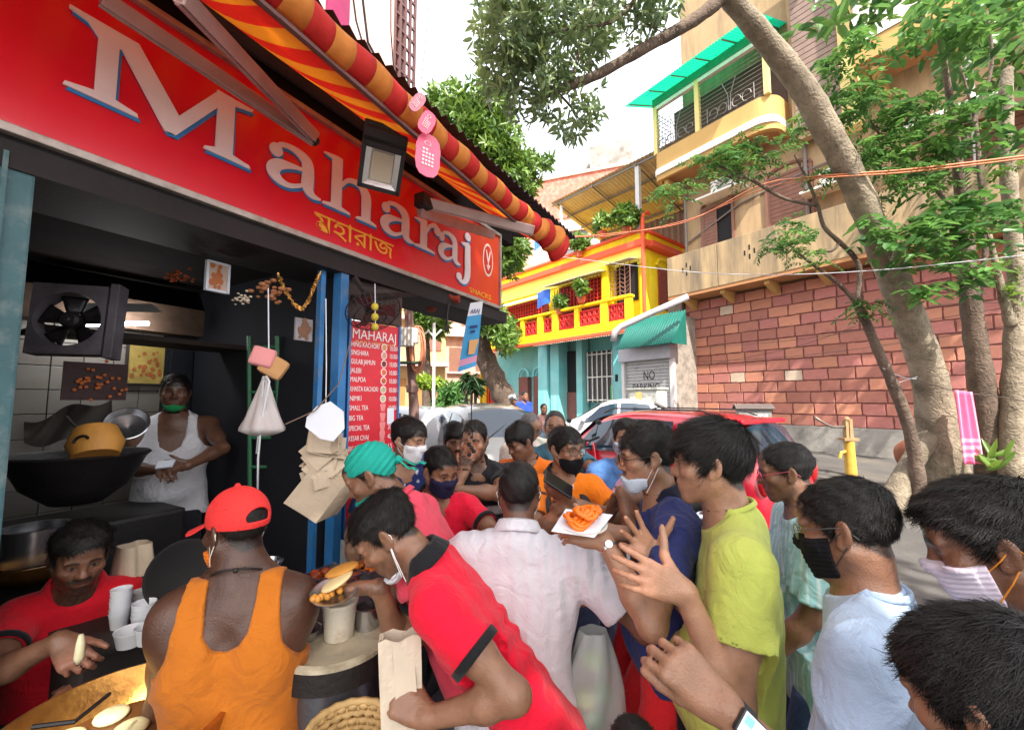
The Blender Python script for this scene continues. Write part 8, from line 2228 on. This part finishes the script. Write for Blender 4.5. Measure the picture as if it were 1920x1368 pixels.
for i in range(5):
 T = Matrix.Rotation(i * 2 * math.pi / 5 + .3, 4, 'Z')
 mb.grid(lambda u, v: Vector((.04 + .09 * u, (-.045 + .1 * v) * (.5 + .6 * u), -.02 + .03 * (v - .5) * (1 - .4 * u))), 5, 4, T)
obj('fan_blades', mb, mk('blade_dark', C(30, 26, 28), rough=.4, var=.2), t, smooth=True, thick=.002)
mb = MB(F); mb.lathe([(.0, .03), (.03, .03), (.042, .015), (.042, -.05), (0, -.05)], 18); obj('fan_hub', mb, BLACKIRON, t)
mb = MB(F); mb.lathe([(.0, .036), (.009, .036), (.011, .03)], 12); obj('hub_cap', mb, STEEL, t)
t = thing('tube_light', 'lit fluorescent tube on its white batten high on the back wall', 'lamp', FS @ Vector((2.9, -2.05, 2.1)))
l0, l1 = hit(150, 608, S1 - SN * 1.5, SN), hit(278, 606, S1 - SN * 1.5, SN)
mb = MB(); mb.tube([l0, l1], .013, 10); obj('tube', mb, mk('lit_tube', (1, 1, 1, 1), emit=26, var=0, bump=0), t)
dl = (l1 - l0).normalized()
mb = MB(); F = frame((l0 + l1) / 2 + Vector((0, .03, .05)), x=dl); mb.box((0, 0, 0), ((l1 - l0).length + .05, .03, .05)); obj('batten', mb, mk('batten_white', C(230, 232, 235), rough=.4, var=.03), t)
mb = MB(F); mb.add([(-.22, -.02, .03), (.22, -.02, .03), (.2, .06, .095), (-.2, .06, .095)], [(0, 1, 2, 3)]); obj('reflector', mb, bpy.data.materials['batten_white'], t)
def picture(px, py, d, w, hgt, label, base, c2, yaw=.0, frm=None):
 c = at(px, py, d) if d else hit(px, py, S1 - SN * 1.77, SN); t = thing('wall_picture', label, 'picture', c)
 F = frame(c, x=SU if yaw == 0 else (math.cos(yaw), math.sin(yaw), 0), z=SN if yaw == 0 else (math.sin(yaw), -math.cos(yaw), 0))
 mb = MB(F); mb.box((0, 0, 0), (w, hgt, .012)); obj('print', mb, base, t)
 mb = MB(F)
 r = random.Random(px)
 for i in range(26):
  x, y, s = r.gauss(0, w * .16), r.gauss(-hgt * .05, hgt * .2), r.uniform(.006, .016)
  if abs(x) < w * .42 and abs(y) < hgt * .42: mb.prism([(x + s * math.cos(k), y + s * 1.3 * math.sin(k)) for k in (0, 1, 2.1, 3.2, 4.2, 5.2)], .0012 + i * .00008, F.inverted() @ F @ Matrix.Translation((0, 0, .007)))
 obj('motif', mb, c2, t)
 if frm:
  mb = MB(F)
  for s in (-1, 1): mb.box((s * w / 2, 0, .004), (.012, hgt + .01, .022)); mb.box((0, s * hgt / 2, .004), (w, .012, .022))
  obj('picture_frame', mb, frm, t)
picture(279, 680, 0, .25, .31, 'yellow floral print hanging on the tiled wall behind the man in the vest', mk('floral_print', C(176, 152, 78), rough=.6, var=.3, scale=9), mk('floral_motif', C(170, 96, 50), rough=.6, var=.3, scale=9), frm=mk('thin_dark_frame', C(50, 40, 36), rough=.5))
picture(407, 520, 2.2, .1, .145, 'small white framed print standing on the dark prayer shelf', mk('shelf_print', C(205, 178, 160), rough=.6, var=.1), mk('shelf_motif', C(190, 110, 60), rough=.6), frm=PAPERW)
picture(569, 618, 2.3, .1, .12, 'small pale snapshot pinned to the navy partition below the garland', mk('snapshot', C(140, 136, 140), rough=.6, var=.3), mk('snapshot_motif', C(120, 84, 60), rough=.6))
t = thing('calendar_picture', 'dark red calendar print below the box fan', 'picture', at(190, 715, 2.6))
mb = MB(frame(at(180, 715, 2.3), x=SU, z=SN)); mb.box((0, 0, 0), (.26, .2, .01)); obj('print', mb, mk('calendar_dark', C(60, 24, 22), rough=.6, var=.5, scale=14), t)
mb = MB(frame(at(180, 715, 2.29), x=SU, z=SN))
r = random.Random(4)
for i in range(30): mb.ball((r.gauss(0, .07), r.gauss(0, .05), .004), .009, 6, 4, None, (1, 1, .3))
obj('print_flowers', mb, mk('marigold', C(206, 110, 50), rough=.7, var=.2), t)['kind'] = 'stuff'
t = thing('garland', 'drooping gold tinsel garland hung above the prayer shelf', 'garland', at(560, 560, 2.2))
mb = MB()
r = random.Random(8)
pts = [(522, 515), (535, 545), (553, 572), (566, 580), (578, 565), (590, 535), (600, 512)]
for i in range(90):
 f = i / 89 * (len(pts) - 1); k = min(int(f), len(pts) - 2); f -= k
 x = pts[k][0] * (1 - f) + pts[k + 1][0] * f; y = pts[k][1] * (1 - f) + pts[k + 1][1] * f
 mb.box((0, 0, 0), (.022, .004, .008), Matrix.Translation(at(x, y, 2.2)) @ Matrix.Rotation(r.uniform(0, 6), 4, 'Y') @ Matrix.Rotation(r.uniform(0, 6), 4, 'X'))
obj('tinsel', mb, mk('gold_tinsel', C(190, 140, 70), rough=.3, metal=.7, var=.3), t)
for nm, lab, px, py, d, c, s in (('flower_bunch', 'bunch of dry orange flowers at the left of the prayer shelf', 333, 520, 2.25, C(170, 80, 36), .05), ('flower_bunch', 'cluster of pale paper flowers at the right of the prayer shelf', 510, 545, 2.2, C(170, 112, 74), .07), ('shell_bowl', 'small white shell offering in front of the pale paper flowers', 455, 560, 2.15, C(205, 190, 170), .035)):
 t = thing(nm, lab, 'offering', at(px, py, d)); r = random.Random(px); mb = MB()
 for i in range(26): mb.ball(at(px, py, d) + Vector((r.gauss(0, s * .6), r.gauss(0, s * .4), r.gauss(0, s * .45))), s * r.uniform(.16, .3), 6, 4, None, (1, 1, .6))
 obj('petals', mb, mk('petal_%d' % px, c, rough=.7, var=.3, scale=30), t, smooth=True)
t = thing('paper_packet', 'pink and tan paper packet hung on a string in the shop opening', 'packet', at(503, 672, 2.0))
mb = MB(frame(at(503, 674, 2.0), x=(.9, .3, -.25), z=(.2, -.95, .2))); mb.box((-.02, .0, .02), (.1, .09, .05), bev=.015); obj('pink_sheet', mb, mk('pink_paper', C(214, 140, 140), rough=.8, var=.1), t, smooth=True)
mb = MB(frame(at(508, 680, 2.0), x=(.8, .3, -.5), z=(.2, -.95, .2))); mb.box((.02, -.01, 0), (.11, .1, .06), bev=.02); obj('tan_packet', mb, mk('tan_paper', C(186, 140, 92), rough=.8, var=.15), t)
mb = MB(); mb.tube([at(503, 540, 2.02), at(504, 655, 2.0), at(499, 700, 2.0)], .003, 5); obj('string', mb, PAPERW, t)
t = thing('carrier_bag', 'translucent white carrier bag bulging below the pink paper packet', 'bag', at(496, 770, 1.98))
def bagf(u, v):
 a = u * 2 * math.pi; v2 = v
 r_ = .012 + .088 * min(1, v2 * 1.12) ** 1.25
 if v2 > .9: r_ *= max(.05, (1 - v2) / .1) ** .4
 r_ *= 1 + .1 * math.sin(a * 5 + v * 3) * (1.2 - v) + .07 * math.sin(a * 9 - v * 4)
 return at(497, 705, 1.98) + Vector((r_ * math.cos(a), r_ * .7 * math.sin(a), -.275 * v))
BAGM = mk('bag_film', C(205, 198, 196), rough=.35, var=.08, scale=9, bump=.5, bscale=22, alpha=.72)
mb = MB(); mb.grid(bagf, 36, 22, closeu=True); obj('bag_film', mb, BAGM, t, smooth=True)
mb = MB(); mb.ball(at(490, 797, 1.99), .06, 12, 8, None, (1.2, .7, .5)); obj('bag_contents', mb, mk('bag_pink', C(190, 120, 120), rough=.6), t, smooth=True)
t = thing('white_cable', 'white cable looping down past the carrier bag', 'cable', at(490, 800, 1.95))
mb = MB(); mb.tube([at(483, 930, 1.93), at(484, 860, 1.93), at(490, 790, 1.92), at(501, 735, 1.92), at(505, 715, 1.93), at(500, 705, 1.94), at(494, 715, 1.95), at(490, 760, 1.95), at(481, 850, 1.95)], .0045, 6); obj('cable', mb, CUPW, t, smooth=True)
t = thing('paper_bag_bundle', 'bundle of newsprint bags strung up beside the blue jamb with a white sheet on top', 'paper bags', at(602, 860, 1.95))
r = random.Random(21)
mb = MB(); mb.tube([at(611, 560, 1.97), at(612, 690, 1.96), at(611, 757, 1.96)], .0025, 5); obj('string', mb, PAPERW, t)
mb = MB(); mb.tube([at(657, 640, 2.1), at(635, 720, 2.0), at(590, 770, 1.9), at(535, 795, 1.85)], .003, 5); obj('twine', mb, mk('twine', C(120, 100, 84), rough=.9), t)
def sheet(c, w, hgt, tx, ty, tz, mat, curl=.0):
 T = Matrix.Translation(c) @ Matrix.Rotation(tz, 4, 'Z') @ Matrix.Rotation(ty, 4, 'Y') @ Matrix.Rotation(tx, 4, 'X')
 mb = MB(T); mb.grid(lambda u, v: Vector(((u - .5) * w, curl * math.cos((u - .5) * 3) + curl * .5 * math.cos((v - .5) * 4), (v - .5) * hgt)), 6, 5)
 return obj('paper_bag', mb, mat, t, thick=.0035)
for i in range(16):
 f = i / 15
 sheet(at(609 + 5 * math.sin(i * 1.7), 828 + 74 * f, 1.965 + .012 * (i % 3)), .15 + .03 * math.sin(i), .125, r.uniform(-.35, .15) - .5 * (1 - f), r.uniform(-.75, .55), r.uniform(-.3, .9), KRAFT, r.uniform(-.03, .045))
for i in range(13):
 f = i / 12
 T = sheet(at(590 + 40 * f, 926 - 14 * f, 1.9 + .11 * f), .165, .19, -.15 + .1 * f, .62, .25 - .5 * f, KRAFT, .012)
T = Matrix.Translation(at(613, 789, 1.9)) @ Matrix.Rotation(-.25, 4, 'X') @ Matrix.Rotation(.62, 4, 'Y')
mb = MB(T)
mb.prism([(-.085, -.02), (-.05, -.075), (.03, -.075), (.085, -.02), (.085, .05), (.03, .075), (-.06, .075), (-.085, .04)], .006, Matrix(((1, 0, 0, 0), (0, 0, 1, 0), (0, -1, 0, 0), (0, 0, 0, 1))))
obj('white_sheet', mb, PAPERW, t)
t = thing('green_rack', 'green metal rack standing against the navy wall behind the carrier bag', 'rack', at(492, 800, 2.7))
mb = MB()
for px in (467, 520): mb.tube([at(px, 630, 2.75), at(px + 2, 960, 2.75)], .014, 5)
for py in (650, 735, 820, 875): mb.tube([at(466, py, 2.75), at(522, py, 2.75)], .01, 5)
obj('rack_frame', mb, mk('rack_green', C(56, 120, 84), rough=.5, var=.2), t)
def lathe_thing(name, label, cat, c, prof, mat, seg=32, tilt=(0, 0), extra=None, group=None, part_name='body'):
 t = thing(name, label, cat, c, group)
 mb = MB(Matrix.Translation(Vector(c)) @ Matrix.Rotation(tilt[0], 4, 'X') @ Matrix.Rotation(tilt[1], 4, 'Y'))
 mb.lathe(prof, seg); obj(part_name, mb, mat, t, smooth=True, ang=50)
 return t
dark_wok = lathe_thing('dark_wok', 'huge soot-black wok on the back stove at the left wall', 'wok', at(150, 852, 2.15) , [(.0, -.25), (.1, -.235), (.2, -.15), (.26, -.02), (.28, .0), (.27, .01), (.255, .0), (.185, -.13), (0, -.2)], BLACKIRON)
stv = thing('back_stove', 'black iron stove block under the huge dark wok', 'stove', at(150, 960, 2.2))
mb = MB(frame(at(150, 1010, 2.25), x=SU, z=UP)); mb.box((0, 0, -.16), (.75, .5, .55), bev=.02); obj('stove_body', mb, BLACKIRON, stv)
t = thing('wooden_tub', 'yellow wooden tub with a round handle resting in the dark wok', 'tub', at(182, 828, 2.02))
Tt = Matrix.Translation(at(180, 832, 2.02)) @ Matrix.Rotation(-.3, 4, 'X') @ Matrix.Rotation(-.35, 4, 'Y')
WOODY = mk('tub_wood', C(200, 140, 62), rough=.6, var=.2, scale=5, stretch=(3, 3, .4), bump=.2)
mb = MB(Tt); mb.lathe([(0, -.06), (.085, -.06), (.105, .0), (.08, .075), (.07, .075), (.09, 0), (.07, -.045), (0, -.045)], 28); obj('tub', mb, WOODY, t, smooth=True, ang=50)
mb = MB(Tt); mb.tube([(.03 + .03 * math.cos(a), -.112, -.02 + .022 * math.sin(a)) for a in [math.pi * k / 8 for k in range(9)]], .006, 6); obj('handle', mb, BLACKIRON, t)
t = thing('ladle', 'dark ladle handle standing out of the wooden tub', 'ladle', at(140, 800, 2.0))
mb = MB(); mb.tube([at(163, 822, 2.02), at(124, 780, 1.98)], .006, 6); obj('handle', mb, BLACKIRON, t)
mb = MB(); mb.ball(at(166, 825, 2.02), .02, 10, 6, None, (1, 1, .6)); obj('bowl', mb, BLACKIRON, t, smooth=True)
lathe_thing('steel_bowl', 'shiny steel bowl tipped on its side beside the wooden tub', 'bowl', at(238, 796, 2.2), [(0, -.05), (.06, -.045), (.085, 0), (.095, .015), (.09, .018), (.075, -.02), (0, -.035)], STEEL, tilt=(.9, .5))
t = thing('steam_cloth', 'grubby grey sheet of plastic draped behind the wooden tub', 'sheet', at(110, 790, 2.4))
mb = MB(); mb.grid(lambda u, v: at(45 + 165 * u, 790 + 40 * v - 45 * u * (1 - v) + 8 * math.sin(u * 9), 2.45 + .03 * math.sin(u * 14 + v * 5)), 24, 8); obj('sheet', mb, mk('grey_plastic', C(120, 112, 104), rough=.5, var=.3, scale=5, bump=.4, bscale=15), t, smooth=True)
lathe_thing('steel_pot', 'tall dull steel pot behind the seated cook at the left edge', 'pot', at(62, 1030, 1.95), [(0, -.05), (.115, -.05), (.115, .1), (.122, .105), (.11, .105), (.108, -.03), (0, -.03)], STEEL)
lathe_thing('brass_pan', 'wide brass pan under the tall steel pot at the left edge', 'pan', at(66, 1062, 1.9), [(0, -.05), (.1, -.05), (.145, .0), (.15, .03), (.14, .03), (.13, .0), (.09, -.035), (0, -.035)], BRASS)
lathe_thing('hot_griddle', 'round black griddle propped on edge between the cook and the capped man', 'griddle', at(338, 1075, 1.75), [(0, .0), (.11, .004), (.13, .02), (.135, .03), (.125, .03), (.1, .012), (0, .01)], mk('griddle_black', (.012, .011, .011, 1), rough=.75, var=.3), tilt=(1.3, 1.0))
CUPZ = at(255, 1178, 1.6).z
mb = MB(frame(Vector((at(262, 1150, 1.68).x, at(262, 1150, 1.68).y, CUPZ - .012)), x=SU, z=UP)); mb.box((0, 0, 0), (.42, .34, .02), bev=.004); mb.box((0, 0, -.14), (.4, .3, .25))
tag(obj('cup_bench', mb, mk('bench_dark', C(46, 40, 38), rough=.7, var=.3)), 'low dark bench holding the white cups beside the seated cook', 'bench')
def cup(c, r, hgt, label, n=1):
 t = thing('cup_stack' if n > 1 else 'plastic_tub', label, 'cups' if n > 1 else 'tub', c, 'white plastic cups and tubs beside the seated cook')
 c = Vector((c.x, c.y, CUPZ))
 t.location = c
 for i in range(n):
  z = i * hgt * .28
  mb = MB(Matrix.Translation(Vector(c) + Vector((.001 * (i % 3), 0, z)))); mb.lathe([(0, 0), (r * .78, 0), (r, hgt), (r * 1.05, hgt + .004), (r * 1.05, hgt + .008), (r * .97, hgt + .006), (r * .74, .006), (0, .006)], 24)
  obj('cup', mb, CUPW, t, smooth=True, ang=40)
cup(at(228, 1105, 1.62), .032, .05, 'tallest stack of white cups just right of the cook', 7)
cup(at(266, 1085, 1.72), .032, .045, 'pale stack of white cups at the back against the wall', 4)
cup(at(271, 1125, 1.6), .036, .05, 'middle stack of white cups between the cook and the griddle', 4)
cup(at(246, 1165, 1.5), .045, .045, 'wide white tub in front of the cup stacks by the knee of the cook', 1)
cup(at(284, 1155, 1.52), .045, .05, 'white tub touching the griddle at the right of the cup stacks', 1)
t = thing('flour_sack', 'crumpled pale cloth sack behind the white cup stacks', 'sack', at(250, 1050, 1.8))
mb = MB(); mb.grid(lambda u, v: at(250, 1055, 1.85) + Vector(((.07 + .02 * math.sin(u * 25)) * math.cos(u * 6.283) * (1 - .3 * v), .06 * math.sin(u * 6.283), -.05 + .13 * v)), 24, 6, closeu=True); obj('sack', mb, KRAFT, t, smooth=True)
kc = at(222, 1388, 1.14)
t = thing('frying_pan', 'big brass-rimmed frying pan of hot oil in front of the seated cook', 'pan', kc)
TK = Matrix.Translation(kc)
mb = MB(TK); mb.lathe([(0, -.16), (.1, -.15), (.2, -.08), (.262, .02), (.272, .06), (.26, .063), (.245, .03), (.19, -.05), (.1, -.1), (0, -.11)], 48); obj('pan_body', mb, BRASS, t, smooth=True, ang=50)
mb = MB(TK); mb.lathe([(0, -.02), (.215, -.02)], 40); obj('oil', mb, mk('hot_oil', C(96, 62, 34), rough=.12, var=.25, scale=14, bump=.15, bscale=30), t)
stv = thing('gas_stove', 'low black stove under the big brass frying pan', 'stove', kc + Vector((0, 0, -.4)))
mb = MB(Matrix.Translation(kc)); mb.box((0, 0, -.42), (.5, .5, .44), bev=.02); mb.lathe([(.17, -.2), (.19, -.2), (.19, -.11), (.17, -.11)], 24, None, True); obj('stove_body', mb, BLACKIRON, stv)
KACH = mk('dough', C(216, 206, 160), rough=.55, var=.12, scale=20, bump=.25, bscale=40)
r = random.Random(5)
for i, (dx, dy) in enumerate(((-.16, .02), (-.08, -.06), (-.02, .06), (.06, -.02), (.12, .06), (-.12, .11), (.02, -.13), (.13, -.09))):
 mb = MB(); mb.ball(kc + Vector((dx, dy, -.012)), .042, 16, 8, None, (1, 1, .38))
 tag(obj('kachori', mb, KACH, smooth=True), 'pale round kachori floating in the oil of the big frying pan', 'snack', 'kachoris frying in the big pan')
t = thing('slotted_spoon', 'long thin black skimmer lying across the frying pan', 'skimmer', at(150, 1355, 1.02))
mb = MB(); mb.tube([at(60, 1362, .98), at(140, 1352, 1.0), at(178, 1322, 1.05), at(205, 1300, 1.1)], .005, 6); obj('handle', mb, BLACKIRON, t)
cc = at(628, 1212, 1.42); cc.z = at(628, 1195, 1.42).z
t = thing('drum_stove', 'steel drum stove with a wide round tray top beside the capped man', 'stove', Vector((cc.x, cc.y, 0)))
mb = MB(Matrix.Translation(cc)); mb.lathe([(.0, -.95), (.145, -.95), (.15, -.2), (.15, -.06), (0, -.06)], 40); obj('drum', mb, mk('drum_steel', C(120, 124, 134), rough=.3, metal=.75, var=.25, scale=5), t, smooth=True, ang=40)
mb = MB(Matrix.Translation(cc)); mb.lathe([(0, -.05), (.16, -.06), (.178, -.05), (.178, .0), (.165, .006), (.155, -.01), (0, -.015)], 48); obj('tray_rim', mb, mk('enamel_rim', C(196, 186, 160), rough=.5, var=.2, scale=9, dirt=C(80, 56, 36), dirt_amt=.5, dscale=8), t, smooth=True, ang=40)
mb = MB(Matrix.Translation(cc)); mb.lathe([(.176, -.075), (.176, -.012), (.18, -.012), (.18, -.075)], 48, None, True); obj('band', mb, BLACKIRON, t)
tb = cc + Vector((.0, .03, -.012))
t = thing('plastic_bucket', 'stained white plastic tub standing on the round stove tray', 'tub', tb)
mb = MB(Matrix.Translation(tb)); mb.lathe([(0, .0), (.046, 0), (.055, .105), (.06, .108), (.06, .118), (.054, .118), (.046, .006), (0, .006)], 36); obj('tub', mb, mk('stained_plastic', C(214, 208, 190), rough=.5, var=.08, scale=6, dirt=C(150, 96, 50), dirt_amt=.35, dscale=14), t, smooth=True, ang=40)
mb = MB(Matrix.Translation(tb)); mb.lathe([(0, .06), (.05, .06)], 24); obj('sauce', mb, mk('brown_sauce', C(110, 60, 34), rough=.25), t)
lathe_thing('steel_tin', 'small steel tin with a rim behind the plastic tub on the stove', 'tin', tb + Vector((.075, .06, 0)), [(0, 0), (.04, 0), (.042, .07), (.045, .07), (.04, .072), (.038, .01), (0, .01)], STEEL)
lathe_thing('steel_plate_dish', 'small steel dish with brown crumbs on the stove beside the tub', 'dish', tb + Vector((-.1, -.02, 0)), [(0, 0), (.03, 0), (.042, .035), (.046, .036), (.04, .03), (.028, .005), (0, .005)], STEEL)
kb = at(560, 1150, 1.55);
t = thing('sweet_counter', 'steel-topped counter of syrup trays behind the capped man', 'counter', Vector((kb.x, kb.y, .3)))
kb = kb + SU * .17
FC = frame(Vector((kb.x, kb.y, at(560, 1118, 1.55).z - .05)), x=SU, z=UP)
mb = MB(FC); mb.box((.02, .02, -.02), (.46, .34, .03), bev=.005); mb.box((.02, .04, -.42), (.42, .28, .76)); obj('counter_body', mb, mk('counter_grey', C(84, 82, 92), rough=.5, var=.15, metal=.3), t)
for i, (x, y, w, l) in enumerate(((-.12, .07, .15, .19), (.04, .07, .15, .19), (.17, .02, .12, .15))):
 t = thing('steel_tray', ['steel tray of dark gulab jamuns nearest the shoulder of the capped man', 'steel tray of glossy brown sweets in the middle of the counter', 'steel tray of orange jalebis at the jamb end of the counter'][i], 'tray', FC @ Vector((x, y, .0)), 'trays of sweets on the counter')
 mb = MB(FC); mb.box((x, y, .004), (w, l, .006))
 for s in (-1, 1): mb.box((x + s * w / 2, y, .022), (.004, l, .045)); mb.box((x, y + s * l / 2, .022), (w, .004, .045))
 mb.box((x, y + l / 2 + .004, .046), (w + .02, .012, .004)); mb.box((x, y - l / 2 - .004, .046), (w + .02, .012, .004))
 obj('tray', mb, STEEL, t)
 r = random.Random(i)
 for k in range(14):
  p = FC @ Vector((x + r.uniform(-.42, .42) * w, y + r.uniform(-.42, .42) * l, .03 + .01 * r.random()))
  if i == 2:
   mb = MB(); mb.tube([p + Vector((.018 * math.cos(s) * (1 - s / 16), .018 * math.sin(s) * (1 - s / 16), .004 * math.sin(3 * s))) for s in [k2 * .7 for k2 in range(16)]], .005, 5)
   so = obj('jalebi', mb, mk('jalebi_orange', C(224, 120, 30), rough=.2, var=.15) if k == 0 else bpy.data.materials['jalebi_orange'], None, smooth=True)
   tag(so, 'orange spiral jalebi in the tray at the jamb end of the counter', 'sweet', 'jalebis in the steel tray')
  else:
   mb = MB(); mb.ball(p, .021, 12, 8)
   so = obj('gulab_jamun', mb, mk('syrup_brown_%d' % i, (C(120, 40, 30), C(150, 66, 34))[i], rough=.15, var=.3, scale=20) if k == 0 else bpy.data.materials['syrup_brown_%d' % i], None, smooth=True)
   tag(so, ['dark glossy gulab jamun in the tray by the capped man', 'brown glossy sweet ball in the middle counter tray'][i], 'sweet', ['gulab jamuns in the first tray', 'sweet balls in the middle tray'][i])
t = thing('wire_tongs', 'bent wire tongs stuck in the tray of brown sweets', 'tongs', at(580, 1090, 1.5))
mb = MB(); mb.tube([at(562, 1096, 1.5), at(573, 1083, 1.5), at(582, 1080, 1.5), at(584, 1085, 1.5), at(577, 1102, 1.48)], .0028, 5); obj('wire', mb, STEEL, t)
lathe_thing('glass_jar', 'clear steel-rimmed bowl behind the neck of the capped man', 'bowl', at(500, 1062, 1.75), [(0, -.05), (.035, -.05), (.05, .0), (.062, .02), (.058, .022), (.045, 0), (.03, -.04), (0, -.04)], STEEL)
bcn = at(655, 1408, 1.16)
t = thing('wicker_basket', 'round woven cane basket at the bottom edge below the paper bag', 'basket', bcn)
mb = MB(Matrix.Translation(bcn)); mb.box((0, 0, -.2), (.34, .3, .04), bev=.005)
for sx in (-1, 1):
 for sy in (-1, 1): mb.box((sx * .14, sy * .12, -.52), (.035, .035, .6))
tag(obj('wooden_stool', mb, mk('stool_wood', C(120, 86, 58), rough=.7, var=.2)), 'plain wooden stool carrying the cane basket', 'stool')
CANE = mk('cane', C(206, 172, 116), rough=.6, var=.2, scale=30, bump=.15)
mb = MB(Matrix.Translation(bcn))
for j in range(12):
 z = -.165 + j * .019; R_ = .088 + .025 * (j / 11)
 pts = [((R_ + .005 * (1 if (i + j) % 2 else -1)) * math.cos(2 * math.pi * i / 44), (R_ + .005 * (1 if (i + j) % 2 else -1)) * math.sin(2 * math.pi * i / 44), z) for i in range(45)]
 mb.tube(pts, .0098, 5, caps=False)
wv = obj('weave', mb, CANE, t, smooth=True); wv['kind'] = 'stuff'
mb = MB(Matrix.Translation(bcn))
for i in range(22):
 a = 2 * math.pi * i / 22; mb.tube([(.083 * math.cos(a), .083 * math.sin(a), -.17), (.112 * math.cos(a), .112 * math.sin(a), .05)], .004, 5)
st = obj('stakes', mb, CANE, t); st['kind'] = 'stuff'
mb = MB(Matrix.Translation(bcn)); mb.tube([(.113 * math.cos(2 * math.pi * i / 36), .113 * math.sin(2 * math.pi * i / 36), .054 + .003 * (i % 2)) for i in range(37)], .011, 6); obj('rim', mb, CANE, t, smooth=True)
mb = MB(Matrix.Translation(bcn)); mb.lathe([(0, -.17), (.09, -.17)], 20); obj('base', mb, CANE, t)
